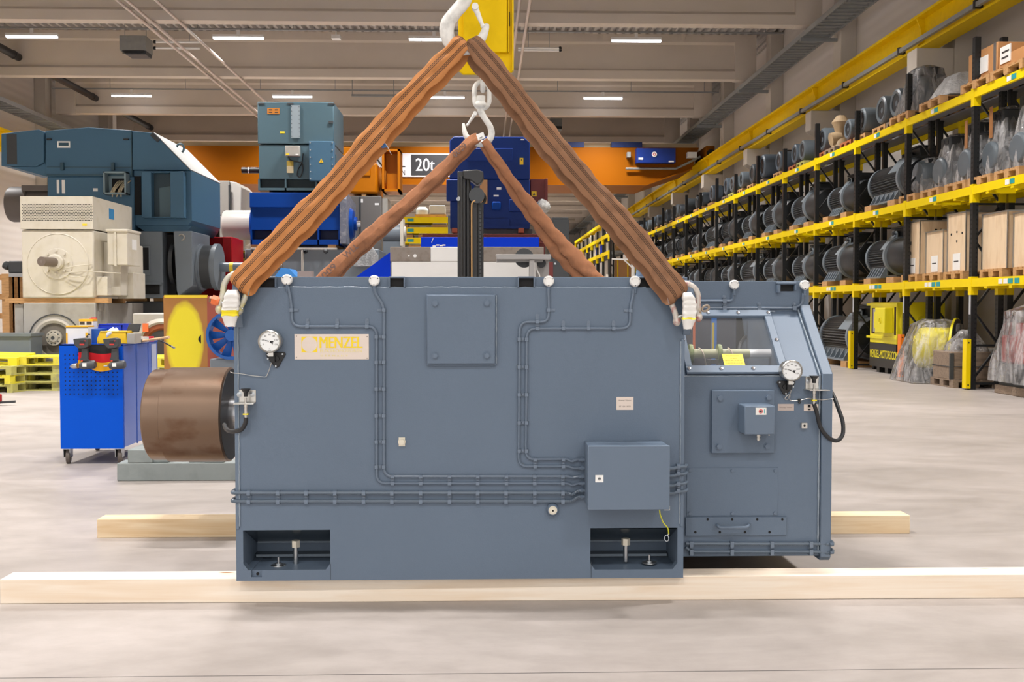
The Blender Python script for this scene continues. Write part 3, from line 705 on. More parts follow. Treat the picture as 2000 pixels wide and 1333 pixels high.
c = at(1302, 1052, FY - .02); MB().tube([c + Vector((.010 * math.cos(t * PI / 8), .004 * math.sin(t * PI / 8), .014 * math.sin(t * PI / 8))) for t in range(16)], .0025, 6, closed=True).tube([at(1306, 1043, FY - .02), c + Vector((.004, 0, .013))], .0035, 6).build('ring_lug', ZINC, ew)
# cables leaving the box round the right-hand edge
for py, bend in ((913, 4), (927, 4), (946, 4), (961, 3)):
    w = rounded([at(1305, py + 3, FY - .03), at(1316, py + 3, FY - .016), at(1322, py, FY - .012), at(1337, py - 1, FY - .012), at(1341, py - 3, FY - .006), at(1341, py - 4, FY + .06)], .02)
    MB().tube(w, .0085, 8).build('conduit', COND, M0)
clip2('hp', 1324, 911, gh, .0085); clip2('hp', 1324, 945, gh, .0085)

# ---- dial gauges
def gauge(px, py, Y, R, parent, mirror=False):
    c = at(px, py, Y); s = R / .0535
    g = MB().lathe([(0, 0), (R * .97, 0), (R * .97, .04 * s), (R, .042 * s), (R, .055 * s), (R * .93, .06 * s), (R * .86, .056 * s), (R * .85, .05 * s), (0, .05 * s)], c + Vector((0, .05 * s, 0)), (0, -1, 0), 48).build('dial_gauge', STEEL, parent)
    y = c.y - .0005
    b = MB(); b.cyl((c.x, y + .001, c.z), (c.x, y, c.z), R * .85, n=48); b.cur = 1
    for i in range(13):
        a = math.radians(205 - 230 * i / 12 ); l = .74 if i % 2 == 0 else .77; u = Vector((math.cos(a), 0, math.sin(a)))
        p0 = Vector((c.x, y - .0006, c.z)) + u * R * l; p1 = Vector((c.x, y - .0006, c.z)) + u * R * .81; b.bar(p0, p1, .0012 if i % 2 == 0 else .0008, .0006, up=(0, 1, 0))
        if i % 2 == 0:
            st = str(i * 10); w = R * (.1 * len(st)); p = Vector((c.x, y - .0006, c.z)) + u * R * .6
            b.text(st, (p.x - w / 2, p.y, p.z - R * .065), (1, 0, 0), (0, 0, 1), w, R * .13, .012)
    b.text('°C', (c.x - R * .05, y - .0006, c.z - R * .66), (1, 0, 0), (0, 0, 1), R * .1, R * .09); b.box(c.x - R * .13, c.x + R * .13, y - .0006, y, c.z - R * .8, c.z - R * .74)
    b.build('dial_face', [mat('dial_white', '#eceeee', .35), DARKINK], g)
    a = math.radians(163); u = Vector((math.cos(a), 0, math.sin(a))); o = Vector((c.x, y - .003, c.z)); v = Vector((-u.z, 0, u.x))
    b = MB(); b.add([o + v * .0022, o + u * R * .66, o - v * .0022, o - u * R * .1 - v * .004, o - u * R * .34 - v * .008, o - u * R * .3 , o - u * R * .34 + v * .008, o - u * R * .1 + v * .004], [(0, 7, 6, 5, 4, 3, 2, 1)]); b.cur = 1; b.cyl(o + Vector((0, .002, 0)), o + Vector((0, -.001, 0)), .0035, n=14)
    b.build('pointer', [BLACK, PAPER], g)
    m = -1 if mirror else 1; k = R / 21.7                    # bracket, drawn in units of one photo pixel
    def U(dx, dz): return (c.x + m * dx * k, c.z + dz * k)
    YP = Y + .05 * s if parent is not M0 else FY
    br = MB().prism([U(-11, -22), U(-13, -26), U(-9, -33), U(3, -48), U(8, -52), U(12, -50), U(26, -25), U(23, -21.5)], 'y', YP - .008, YP).build('gauge_bracket', BLACK, g, bevel=.002)
    b = MB()
    for dx, dz in ((-8, -26), (-8, -34), (10, -34), (20, -25), (7, -48)):
        q = U(dx, dz); b.cyl((q[0], YP - .008, q[1]), (q[0], YP - .014, q[1]), .0042, n=12)
    b.build('bracket_screw', ZINC, br)
    q = U(1.5, -34); MB().box(q[0] - .012, q[0] + .012, YP - .03, YP - .008, q[1] - .014, q[1] + .012).cyl((q[0] + m * .018, YP - .008, q[1]), (q[0] + m * .018, YP - .016, q[1]), .012, n=16).build('bracket_clamp', BLACK, br)
    q = U(2, -21); MB().box(q[0] - .0115, q[0] + .0115, Y - .002, Y + .02, q[1] - .018, q[1] + .006).build('gauge_stem', STEEL, g)
    return g
g1 = gauge(526.5, 667.5, FY - .065, .0535, M0)
MB().tube(rounded([A(530, 709, .02), A(527, 720, .015), A(520, 737, .008), A(490, 734, .008), A(475, 731, .008), A(455, 729, .008), A(450, 727, -.03)], .01), .0018, 6).build('capillary_tube', STEEL, g1)

# ---- lubrication point: angled steel bracket, black funnel, valve and hose
def lube(px, py, Y, parent, side, hosepts, nb=(1, 0)):
    k = Y / FPX
    def P(dx, dy, d=0.): return at(px + dx, py + dy, Y - d)
    a = P(-19, -11); c = P(19, 11)
    b = MB()
    pts = [(P(-18, 10).x, P(0, 12).z), (P(19, 10).x, P(0, 12).z), (P(19, 0).x, P(0, -12).z), (P(-18, 0).x, P(0, -12).z)]
    b.prism(pts, 'y', Y - .003, Y); b.prism([(P(-22, 0).x, Y - .003), (P(19, 0).x, Y - .003), (P(21, 0).x, Y - .075), (P(-18, 0).x, Y - .075)], 'z', P(0, 12).z - .004, P(0, 12).z)
    br = b.build('lube_bracket', STEEL, parent, bevel=.002)
    b = MB()
    for dx in (-13, 12) if nb[0] else (-13,): q = P(dx, -3); b.lathe([(.0125, 0), (.0125, .003), (.008, .0035), (.008, .008), (.0045, .009), (.0045, .014), (0, .014)], q + Vector((0, -.003, 0)), (0, -1, 0), 14)
    b.build('bracket_nut', ZINC, br)
    q = P(-1, 0, .045); z = P(0, 0).z
    MB().lathe([(0, -.006), (.009, -.006), (.01, .012), (.022, .028), (.0235, .031), (0, .031)], (q.x, q.y, z + 3 * k), (0, 0, 1), 24).build('grease_cup', BLACK, br)
    v = MB(); v.cyl((q.x, q.y, z - 24 * k), (q.x, q.y, z - 2 * k), .006, n=12)
    for h, r in ((-13, .0085), (-18, .01), (-24, .008), (-30, .009), (-36, .0075)): v.cyl((q.x, q.y, z + (h - 2.5) * k), (q.x, q.y, z + (h + 2.5) * k), r, n=12)
    v.cyl((q.x, q.y, z - 42 * k), (q.x, q.y, z - 20 * k), .0062, n=12)
    va = v.build('grease_valve', STEEL, br)
    MB().cyl((q.x - .012, q.y, z - 33.5 * k), (q.x + .012, q.y, z - 33.5 * k), .004, n=8).box(q.x - .012, q.x + .012, q.y - .012, q.y + .008, z - 34.5 * k, z - 32 * k).build('valve_band', mat('yellow_band', '#e6d62c', .4), va)
    pts = [Vector((q.x, q.y, z - 40 * k))] + [at(hx, hy, Y - hd) for hx, hy, hd in hosepts]
    w = rounded(pts, .05, 7); h = MB().tube(w, .0105, 10).build('grease_hose', HOSE, br)
    return br
lube(481, 774, FY, M0, -1, [(480, 826, .045), (473, 840, .03), (456, 844, .0), (446, 842, -.05), (441, 838, -.2), (438, 830, -.5)])

# ---- slip-ring housing on the right
HY = 5.13
hx0, hx1, hz0, hz1 = rect(1337, 1622, 735, 1087, HY)
hx0 = XR0 + .002; SY, SZ = 5.50, 1.405; ZS2 = at(1450, 549.5, SY).z
H = thing('slip_ring_housing', '', '', (0, 0, 0)); del H['label']; del H['category']; H.parent = M0; H.location = Vector((1.35, 5.6, .16)) - M0.location
b = MB(); HB = 6.9; t = .012
b.box(hx0, hx1, HY, HY + t, hz0, hz1)                                   # front
b.box(hx0, hx1, HY + t, HB, hz0, hz0 + t)                               # bottom
b.box(hx0, hx1, SY, HB, SZ - .0, ZS2) if False else b.box(hx0, at(1580, 575, SY).x, SY, SY + t, SZ, ZS2)
MB().box(hx0, hx1 - .06, SY + t, HB, ZS2 - .008, ZS2).build('roof_pane', GLASS, H)  # unseen glass roof, added so lamp light reaches the housing interior
sl = lambda tt, off=0.: (HY + (SY - HY) * tt + off * -(SZ - hz1) / .5, hz1 + (SZ - hz1) * tt + off * (SY - HY) / .5)
# sloped front with the window opening left out
wx0, wx1 = at(1352, 716, HY).x, at(1526, 716, HY).x; w0, w1 = .055, .93
def slab(x0, x1, t0, t1, th=.01, lift=0., mb=None):
    (ya, za), (yb, zb_) = sl(t0), sl(t1); n = Vector((0, -(SZ - hz1), SY - HY)).normalized(); n = Vector((0, -abs(n.y), abs(n.z)))
    p = [Vector((x0, ya, za)), Vector((x1, ya, za)), Vector((x1, yb, zb_)), Vector((x0, yb, zb_))]
    hi = [q + n * lift for q in p]; lo = [q + n * (lift - th) for q in p]
    (mb or b).add(lo + hi, [(3,2,1,0),(4,5,6,7),(0,1,5,4),(1,2,6,5),(2,3,7,6),(3,0,4,7)])
    return n
slab(hx0, wx0, 0, 1); slab(wx1, hx1 - .02, 0, 1); slab(wx0, wx1, 0, w0); slab(wx0, wx1, w1, 1)
b.build('housing_shell', GREY, H, bevel=.002)
# right-hand flange plate following the slope
fx0 = at(1603, 900, HY).x; fy = HY - .02
prof = [(fy, hz0 + .0), (fy + .02, hz0 - .022), (fy + .1, hz0 - .022), (HB, hz0 - .022), (HB, ZS2 - .13), (SY + .03, SZ + .03), (SY - .015, SZ + .035), (fy, hz1 + .012)]
MB().prism(prof, 'x', at(1604, 900, fy).x, at(1625, 900, fy).x).build('side_flange', GREY, H, bevel=.004)
b = MB(); xw = at(1603, 900, fy).x - .004
z = [(xw + random.uniform(-.001, .001), HY - .004, hz0 + .02 + i * .02) for i in range(int((hz1 - hz0 - .03) / .02))]; z += [(xw, *(Vector(sl(i / 12)) + Vector((-.008, .006)))) for i in range(13)]
b.tube(z, [.005 + random.uniform(-.0015, .0015) for _ in z], 6); b.build('weld_seam', WELD, H)
z = [(hx0 + .01 + i * .025, HY - .001, hz1 + random.uniform(-.001, .001)) for i in range(int((hx1 - hx0 - .05) / .025))]; MB().tube(z, [.0028 + random.uniform(-.001, .001) for _ in z], 5).build('weld_seam', WELD, H)
z = [(hx0 + .01 + i * .025, SY - .004, SZ + random.uniform(-.001, .001)) for i in range(int((hx1 - .1 - hx0 - .05) / .025))]; MB().tube(z, [.005 + random.uniform(-.001, .001) for _ in z], 5).build('weld_seam', WELD, H)
# window frame, pane, screws
ox0, ox1 = at(1341, 720, HY).x, at(1541, 720, HY).x
fb = MB(); f_ = .034
for a_ in ((ox0, ox1, .015, .015 + .105), (ox0, ox1, .885, .985), (ox0, ox0 + f_, .12, .885), (ox1 - f_ - .006, ox1, .12, .885)): nrm = slab(*a_, th=.018, lift=.02, mb=fb)
wf = fb.build('window_frame', GREYP, H, bevel=.003)
gb = MB(); slab(ox0 + .01, ox1 - .01, .06, .95, th=.004, lift=.002, mb=gb); gb.build('window_pane', GLASS, wf)
gk = MB(); slab(ox0 + .004, ox1 - .002, .012, .03, th=.02, lift=.006, mb=gk); gk.build('rubber_seal', BLACK, wf)
def on_slope(x, tt, lift): y, z = sl(tt); return Vector((x, y, z)) + nrm * lift
b = MB()
xs = [ox0 + .015 + (ox1 - ox0 - .03) * i / 3 for i in range(4)]
for i, x in enumerate(xs):
    for tt in (.07, .935):
        p = on_slope(x, tt, .02); b.lathe([(.0115, 0), (.0115, .002), (.009, .006), (.004, .007), (0, .005)], p, nrm, 14)
for x in (xs[0], xs[3]): p = on_slope(x, .5, .02); b.lathe([(.0115, 0), (.0115, .002), (.009, .006), (.004, .007), (0, .005)], p, nrm, 14)
b.build('frame_screw', CHROME, wf)
y0, z0 = sl(.075); sx0, sx1 = at(1420, 706, HY).x, at(1461, 706, HY).x
b = MB(); slab(sx0, sx1, .13, .32, th=.0008, lift=.0035, mb=b); b.cur = 1
rnd_ = random.Random(5)                              # rows of print too small to read
for i, (a0, a1) in enumerate(((.2, .82), (.36, .68), (.08, .95), (.1, .95), (.22, .9))):
    tt = .295 - i * .035; y, z = sl(tt - .008); yd = (Vector((0, SY - HY, SZ - hz1))).normalized(); a_ = a0
    while a_ < a1:
        w_ = rnd_.uniform(.03, .12) if i else .035
        o = Vector((sx0 + (sx1 - sx0) * a_, y, z)) + nrm * .0045; e = Vector(((sx1 - sx0) * min(w_, a1 - a_), 0, 0)); h_ = yd * (.0045 if i else .007); b.add([o, o + e, o + e + h_, o + h_], [(0, 1, 2, 3)]); a_ += w_ + .03
b.build('warning_sticker', [mat('yellow_sticker', '#f3dc3c', .5, var=.02), mat('ochre_ink', '#b9a020', .5)], wf)
# inside: slip-ring shaft, brush ring, rear panel, pale backdrop
OLIVE = mat('olive_lacquer', '#a9a884', .35, var=.1); OLIVED = mat('olive_ring', '#7f8a50', .4, var=.1)
cxx, cyy, czz = 0, 6.05, at(1430, 691.5, 6.05).z
xa, xb_, xc_ = hx0, at(1467, 690, 6.0).x, at(1600, 690, 6.0).x
sh = MB().cyl((xa, cyy, czz), (xb_, cyy, czz), .028, n=32).build('slip_ring_shaft', OLIVE, H); MB().cyl((xb_, cyy, czz), (hx1 - .01, cyy, czz), .027, n=32).build('shaft_extension', mat('pale_partition', '#efeff0', .5, var=.04), sh)
for px in (1352, 1408): x = at(px, 690, 6.0).x; MB().lathe([(.026, -.011), (.056, -.011), (.058, 0), (.056, .011), (.026, .011)], (x, cyy, czz), (1, 0, 0), 32).build('slip_ring', OLIVED, sh)
for px in (1374, 1432): x = at(px, 700, 5.9).x; MB().tube([(x + .035 * t / 11, cyy - .05 * math.sin(t * PI / 14) - .02, czz + .035 - .1 * (t / 11) ** 1.6) for t in range(12)], .0045, 8).build('brush_lead', mat('copper_braid', '#c9b8a4', .4, metal=.4), sh)
q0, q1 = at(1384, 708, 5.7), at(1402, 708, 5.7); MB().box(q0.x, q1.x, 5.68, 5.74, q0.z - .012, q0.z + .014).build('brush_holder', BLACK, H)
MB().box(hx0 + .01, at(1434, 640, 6.6).x, 6.55, 6.57, hz0 + .3, ZS2 - .02).build('rear_panel', mat('scratched_dark_panel', '#4b4d58', .35, var=.45, vs=6), H)
xq0, xq1 = at(1436, 640, 6.6).x, hx1 - .02; e0 = at(1465, 720, 6.55); ex, ez = .088, at(1465, 658, 6.55).z - e0.z
arcp = [(e0.x + ex * math.cos(math.radians(an)), e0.z + ez * math.sin(math.radians(an))) for an in range(180, -1, -9)]
ap = MB().prism([(xq0, hz0 + .3), (e0.x - ex, hz0 + .3)] + arcp + [(e0.x + ex, hz0 + .3), (xq1, hz0 + .3), (xq1, ZS2 - .02), (xq0, ZS2 - .02)], 'y', 6.53, 6.56)
for q in ap.v: q.y += (q.z - 1.05) * .65  # added sheet for the bright far-window view, leaned back to catch lamp light
ap.build('arched_partition', mat('pale_partition', '#efeff0', .5, var=.04), H)
MB().tube([(x, 6.48 + (z - 1.05) * .65, z) for x, z in arcp], .011, 8).build('arch_rim', SHADE, H); MB().box(xq0, xq1, 6.88, 6.89, hz0 + .3, ZS2 - .02).build('rear_wall', mat('warm_grey_interior', '#7a726c', .6, var=.1), H)
bl = mat('blue_tie_strip', '#3f7fd0', .5); p0 = at(1395, 640, 6.4); MB().box(p0.x - .016, p0.x + .016, 6.4, 6.41, czz - .1, p0.z + .08).build('blue_strip', bl, H)
p0 = at(1357, 640, 6.4); MB().cyl((p0.x, 6.42, czz), (p0.x, 6.42, p0.z + .06), .008, n=10).build('orange_lead', mat('orange_lead_jacket', '#e0703a', .5), H)
p0 = at(1390, 640, 6.4); MB().cyl((p0.x, 6.36, czz), (p0.x, 6.36, p0.z + .03), .008, n=10).build('yellow_lead', mat('yellow_lead_jacket', '#ddc04a', .5), H)
# upper strip fittings
for px, py in ((1432, 556.5), (1569, 557)): sensor(px, py, SY, H)
x0, x1, z0, z1 = rect(1522, 1549, 556, 569, SY)
fr = MB(); fr.box(x0 - .02, x1 + .01, SY - .03, SY, z1, z1 + .014); fr.box(x0 - .018, x0, SY - .028, SY, z0 - .01, z1); fr.box(x1, x1 + .01, SY - .028, SY, z0 + .004, z1)
s = fr.build('lifting_slot', GREYP, H, bevel=.004); MB().box(x0, x1, SY - .006, SY - .0005, z0, z1).build('slot_cavity', VOID, s)
cable('cable', [(1338, 588), (1416, 588), (1432, 588), (1432, 572, .01)], .0075, Y=SY, parent=H, rad=14)
cable('cable', [(1338, 602), (1550, 602), (1566, 596), (1569, 573, .01)], .0075, Y=SY, parent=H, rad=14)
for px, py in ((1414, 588), (1414, 602), (1482, 602), (1550, 602)): clip2('h1', px, py, Y=SY, parent=H) if False else None
for px, py in ((1414, 588), (1414, 602), (1482, 602), (1550, 602)):
    p = at(px, py, SY); b = MB(); b.box(p.x - .01, p.x + .01, SY - .02, SY, p.z - .011, p.z + .011); b.cyl((p.x, SY - .001, p.z + .022), (p.x, SY - .006, p.z + .022), .01, n=14); b.hexbolt((p.x, SY - .006, p.z + .022), .005, .005); b.build('cable_clip', CLIP, H)
# cover with isolator box
x0, x1, z0, z1 = rect(1390, 1513, 763, 886, HY - .025)
cv = MB().box(x0, x1, HY - .025, HY, z0, z1).build('bolted_cover', GREY, H, bevel=.003)
for px, py in ((1406, 778), (1500.5, 777), (1404, 872.5), (1498, 872)): MB().hexbolt(at(px, py, HY - .025), .0135, .014).build('cover_bolt', GREYP, cv)
x0, x1, z0, z1 = rect(1454, 1514, 793, 850, HY - .15)
ib = MB().box(x0, x1, HY - .15, HY - .025, z0, z1).build('isolator_box', GREYP, H, bevel=.006)
q = rect(1476, 1497, 797, 811, HY - .153); b = MB(); b.box(q[0], q[1], HY - .153, HY - .15, q[2], q[3]); b.cur = 1; p = at(1486, 804, HY - .154)
b.tube([(p.x + .009 * math.cos(t * PI / 8), p.y, p.z + .009 * math.sin(t * PI / 8)) for t in range(16)], .0018, 5, closed=True); b.cur = 2; b.cyl((p.x, p.y + .001, p.z), (p.x, p.y - .001, p.z), .0055, n=14)
b.cur = 3; b.box(p.x + .017, p.x + .021, p.y - .001, p.y + .001, p.z - .01, p.z + .01)
b.build('switch_label', [mat('sticker_white', '#e8e6e0', .5), REDINK, DARKINK, TEALLAB], ib)
p = at(1481, 852, HY - .09); b = MB()
for h, r in ((0, .009), (-.008, .0115), (-.016, .0085), (-.024, .0105), (-.03, .006)): b.cyl((p.x, p.y, z0 + h - .008), (p.x, p.y, z0 + h), r, n=10)
b.build('cable_gland', STEEL, ib)
p = at(1502, 853, HY - .05); MB().cyl((p.x, p.y, z0 - .016), (p.x, p.y, z0 + .002), .0045, n=8).build('vent_plug', STEEL, ib)
x0, x1, z0, z1 = rect(1341, 1519, 914, 1008, HY); ac = MB().box(x0, x1, HY - .004, HY, z0, z1).build('access_cover', GREY, H, bevel=.0015)
for px, py in ((1347, 919), (1430, 919.5), (1514, 920), (1347, 1003), (1430, 1003.5), (1513, 1003)): MB().hexbolt(at(px, py, HY - .004), .008, .008).build('cover_bolt', GREYP, ac)
x0, x1, z0, z1 = rect(1337, 1535, 1010, 1046, HY); dw = MB().box(x0 + .003, x1, HY - .012, HY, z0, z1).build('drawer_plate', GREY, H, bevel=.002)
for px, py in ((1382, 1015), (1430, 1015), (1479, 1015), (1528, 1015), (1358, 1040), (1406, 1040), (1455, 1040), (1503, 1040)): p = at(px, py, HY - .012); MB().cyl((p.x, HY - .0128, p.z), (p.x, HY - .011, p.z), .0065, n=12).build('plate_hole', VOID, dw)
b = MB().tube(rounded([at(1401, 1026, HY - .012), at(1401, 1027, HY - .05), at(1406, 1031, HY - .06), at(1458, 1031, HY - .06), at(1463, 1027, HY - .05), at(1463, 1026, HY - .012)], .012), .0085, 10); b.build('handle', GREYP, dw)
for k_, py in enumerate((1062.5, 1078)):
    cable('conduit', [(1339, py if k_ == 0 else py - 8), (1350, py), (1600, py), (1612, py + (3 if k_ else 1)), (1622, py + (2 if k_ else 1), .012)], .0098, Y=HY - .0, parent=H, ribs=True, rad=8)
    p = at(1625, py + 2, HY - .034); MB().tube([p + Vector((-.012, 0, 0)), p + Vector((.004, .004, 0)), p + Vector((.010, .02, .004)), p + Vector((.010, .15, .01))], .0098, 8).build('conduit', COND, H)
for px in (1349, 1428, 1506, 1582):
    b = MB()
    for py in (1062.5, 1078): p = at(px, py, HY); b.box(p.x - .009, p.x + .009, HY - .026, HY, p.z - .015, p.z + .015)
    p = at(px, 1070, HY); b.hexbolt((p.x, HY - .006, p.z), .0055, .008); b.box(p.x - .009, p.x + .009, HY - .006, HY, p.z - .02, p.z + .02)
    b.build('cable_clip', CLIP, H, bevel=.002)
small_plate(H, HY, (1519, 1550.5, 789.5, 802.5), [('Heizung / Heater', .1, .9, .35, .6)], col=mat('worn_plate', '#b9aba4', .4, metal=.4))
o = small_plate(H, HY, (1570, 1602, 790, 803), [], col=BRUSHED); q = rect(1577.5, 1583, 791, 796.5, HY); q2 = rect(1577.5, 1583, 799, 801.5, HY); MB().box(q[0], q[1], HY - .0028, HY - .002, q[2], q[3]).box(q2[0], q2[1], HY - .0028, HY - .002, q2[2], q2[3]).build('printed_symbol', BLACK, o)
p = at(1569, 831, HY); b = MB(); b.box(p.x - .0145, p.x + .0145, HY - .02, HY, p.z - .0135, p.z + .0135); b.cur = 1; b.cyl((p.x, HY - .0205, p.z), (p.x, HY - .019, p.z), .006, n=14); b.build('square_fitting', [STEEL, VOID], H)
g2 = gauge(1546.5, 724.5, HY - .07, .0535, H, mirror=True)
c = at(1545, 790, HY - .02)
MB().tube(rounded([at(1547, 752, HY - .03), at(1545, 765, HY - .02), at(1538, 782, HY - .01), at(1532, 780, HY - .01), at(1536, 774, HY - .012), at(1544, 770, HY - .01), at(1541, 783, HY - .01), at(1560, 783, HY - .01), at(1580, 778, HY - .02), at(1606, 782, HY - .02), at(1628, 779, HY - .03)], .015), .0018, 6).build('capillary_tube', STEEL, g2)
p = at(1561, 782, HY - .01); MB().ball(p, .009, 8).ball(p + Vector((0, -.004, -.012)), .007, 8).build('tube_clip', BLACK, g2)
lube(1591, 748, HY, H, 1, [(1595, 805, .04), (1602, 838, .035), (1620, 858, .03), (1636, 863, .02), (1647, 850, 0), (1647, 825, -.03), (1638, 800, -.06), (1629, 775, -.12), (1620, 760, -.2)], nb=(0, 0))

# ---- shaft end and coupling on the left
CX = 6.3; cz0 = at(380, 810, CX).z
MB().cyl((XL0 - .38, CX, cz0), (XL0 + .05, CX, cz0), .118, n=48).build('shaft', CHROME, M0)['label'] = 'bright ground shaft end'
x1 = -1.545; RB = .288
RUST = mat('rusty_machined_steel', '#7a6453', .33, metal=.6, var=.22, vs=3.5, stretch=(.6, 1, 1), dirt='#64452f', dirt_amt=.8, bump=.03, bs=60)
cp = MB().lathe([(0, 0), (.115, 0), (RB - .01, 0), (RB, .008), (RB, .36), (RB - .012, .365), (RB - .012, .372), (RB - .012, .46), (RB - .02, .468), (0, .468)], (x1, CX, cz0), (-1, 0, 0), 72).build('coupling_hub', RUST, M0); cp['label'] = 'rusty brown steel coupling drum'
DKST = mat('dark_oiled_steel', '#15110f', .45, metal=.0, var=.3)  # near-black colour for the end face of the drum
MB().lathe([(0, 0), (.2, 0), (RB - .012, 0), (RB - .012, .003), (0, .003)], (x1 + .003, CX, cz0), (-1, 0, 0), 64).build('hub_face', DKST, cp)
MB().lathe([(.118, 0), (.15, 0), (.15, .03), (.118, .03)], (XL0 - .09, CX, cz0), (1, 0, 0), 40).build('shaft_collar', ZINC, M0)

# ---- timbers under the motor
def wood_mat(name, c0, c1):
    m, nt, b = newmat(name); L = nt.links.new
    tc = N(nt, 'ShaderNodeTexCoord'); mp = N(nt, 'ShaderNodeMapping'); mp.inputs['Scale'].default_value = (.5, 9, 9); L(tc.outputs['Object'], mp.inputs['Vector'])
    n = N(nt, 'ShaderNodeTexNoise'); n.inputs['Scale'].default_value = 3; n.inputs['Detail'].default_value = 7; n.inputs['Distortion'].default_value = .6; L(mp.outputs[0], n.inputs['Vector'])
    r = N(nt, 'ShaderNodeValToRGB'); r.color_ramp.elements[0].position = .3; r.color_ramp.elements[0].color = lin(c0); r.color_ramp.elements[1].position = .62; r.color_ramp.elements[1].color = lin(c1); L(n.outputs['Fac'], r.inputs['Fac'])
    mp2 = N(nt, 'ShaderNodeMapping'); mp2.inputs['Scale'].default_value = (1.6, 6, 6); L(tc.outputs['Object'], mp2.inputs['Vector'])
    v = N(nt, 'ShaderNodeTexVoronoi'); v.inputs['Scale'].default_value = 1.5; L(mp2.outputs[0], v.inputs['Vector'])
    k = N(nt, 'ShaderNodeValToRGB'); k.color_ramp.elements[0].position = .05; k.color_ramp.elements[0].color = (1, 1, 1, 1); k.color_ramp.elements[1].position = .11; k.color_ramp.elements[1].color = (0, 0, 0, 1); L(v.outputs['Distance'], k.inputs['Fac'])
    m3 = N(nt, 'ShaderNodeMix', data_type='RGBA'); m3.inputs[7].default_value = lin('#a5713f'); L(k.outputs[0], m3.inputs[0]); L(r.outputs[0], m3.inputs[6])
    L(m3.outputs[2], b.inputs['Base Color']); b.inputs['Roughness'].default_value = .6; b.inputs['Specular IOR Level'].default_value = .3
    return m
PINE = wood_mat('planed_pine', '#ecd8c0', '#f5e8d7'); PINE2 = wood_mat('rough_pine', '#d9ba90', '#ead5b4')
def timber(y0, x0, x1, z1, d, lab, m, tilt=0.):
    b = MB().box(x0, x1, y0, y0 + d, 0, z1); o = b.build('timber', m, bevel=.003); o.rotation_euler = (0, 0, tilt); return tag(o, lab, 'timber', 'timbers on the floor under the motor')
timber(4.93, -2.33, 2.75, .118, .14, 'pale squared timber lying in front under the motor, running across the whole floor', PINE, -.008)
timber(6.34, -2.39, 2.68, .116, .14, 'shorter squared timber behind, its ends showing either side of the motor', PINE2, -.004)
# ================================================================ slings, hooks, shackles
SLO = mat('orange_sling_fabric', '#bd7d45', .75, var=.14, vs=7, bump=.5, bs=22, dirt='#8f5a2c', dirt_amt=.3)
SLB = mat('brown_sling_fabric', '#8c6447', .78, var=.2, vs=7, bump=.5, bs=20, dirt='#5d402c', dirt_amt=.4)
SLR = mat('rust_sling_fabric', '#a26b48', .78, var=.2, vs=9, bump=.6, bs=18, dirt='#7a5138', dirt_amt=.4)
STITCH = mat('dark_stitching', '#4a3422', .8, var=.1)
def sling(name, A_, B_, w0, w1, r0, r1, m, parent, lat=.03, stripes=((.2, .235), (.26, .295), (.32, .355), (.6, .635), (.66, .695), (.72, .755)), thick=.013, wr=.006, seed=1, sag=.0, gather=.0):
    "endless webbing loop laid round the upper and lower pins: front ply, fold, rear ply, fold"
    rnd = random.Random(seed)
    A_, B_ = Vector(A_), Vector(B_); d = (B_ - A_); L = d.length; d.normalize()
    w = d.cross(Vector((0, 1, 0))).normalized(); n = d.cross(w).normalized()
    if n.y > 0: n = -n
    path = []; NS = 70
    for i in range(NS + 1): t = i / NS; path.append((A_ + d * (L * t) + n * (r0 * (1 - t) + r1 * t), n, t, 0.))
    for i in range(1, 8): a = PI * i / 8; path.append((B_ + d * r1 * math.sin(a) + n * r1 * math.cos(a), n * math.cos(a) + d * math.sin(a), 1., i / 8))
    for i in range(NS + 1): t = 1 - i / NS; path.append((A_ + d * (L * t) - n * (r0 * (1 - t) + r1 * t), -n, t, 1.))
    for i in range(1, 8): a = PI * i / 8; path.append((A_ - d * r0 * math.sin(a) - n * r0 * math.cos(a), -n * math.cos(a) - d * math.sin(a), 0., 1 - i / 8))
    us = sorted(set([0, .06, .13, .5, .45, .55, .87, .94, 1] + [q for s in stripes for q in s]))
    ph = [rnd.uniform(0, 6) for _ in range(8)]
    secs = []
    for i, (c, nn, t, ply) in enumerate(path):
        wd = (w0 * (1 - t) + w1 * t) * (1 + .05 * math.sin(t * 17 + ph[0]) + .03 * math.sin(t * 41 + ph[1])) * (1 - gather * math.exp(-((t) / .06) ** 2))
        off = w * (lat * ply + .006 * math.sin(t * 9 + ph[2])) + n * (.004 * math.sin(t * 23 + ph[3])) + Vector((0, 0, -sag * 4 * t * (1 - t)))
        o_, i_ = [], []
        for u in us:
            e = (u - .5) * 2; prof = (1 - e * e) ** .5 if abs(e) < 1 else 0
            h = thick * .5 * prof + wr * prof * (.5 * math.sin(t * 60 + e * 3 + ph[4]) + .5 * math.sin(t * 97 - e * 5 + ph[5]) + .6 * math.sin(t * 31 + e * 7 + ph[6])) * .5
            edge = .003 * math.sin(t * 71 + ph[7]) if abs(e) > .9 else 0
            p = c + off + w * (wd * (u - .5) + edge)
            o_.append(p + nn * h); i_.append(p - nn * thick * .4 * prof - nn * .0006)
        secs.append(o_ + i_[::-1])
    b = MB(); n_ = len(secs[0]); b.sweep(secs, closed=True)
    # dark stitched lines on the outer face only
    nu = len(us); mids = [(us[k] + us[k + 1]) / 2 for k in range(nu - 1)]
    for fi in range(len(b.f)):
        k = fi % n_
        if k < nu - 1 and any(s[0] - 1e-6 <= us[k] and us[k + 1] <= s[1] + 1e-6 for s in stripes): b.m[fi] = 1
    return b.build(name, [m, STITCH], parent, ang=60)
HKY = 4.95
Aq = at(905, 97, HKY); Bl = at(480, 556, HKY - .06); Br = at(1322, 574, HKY - .06)
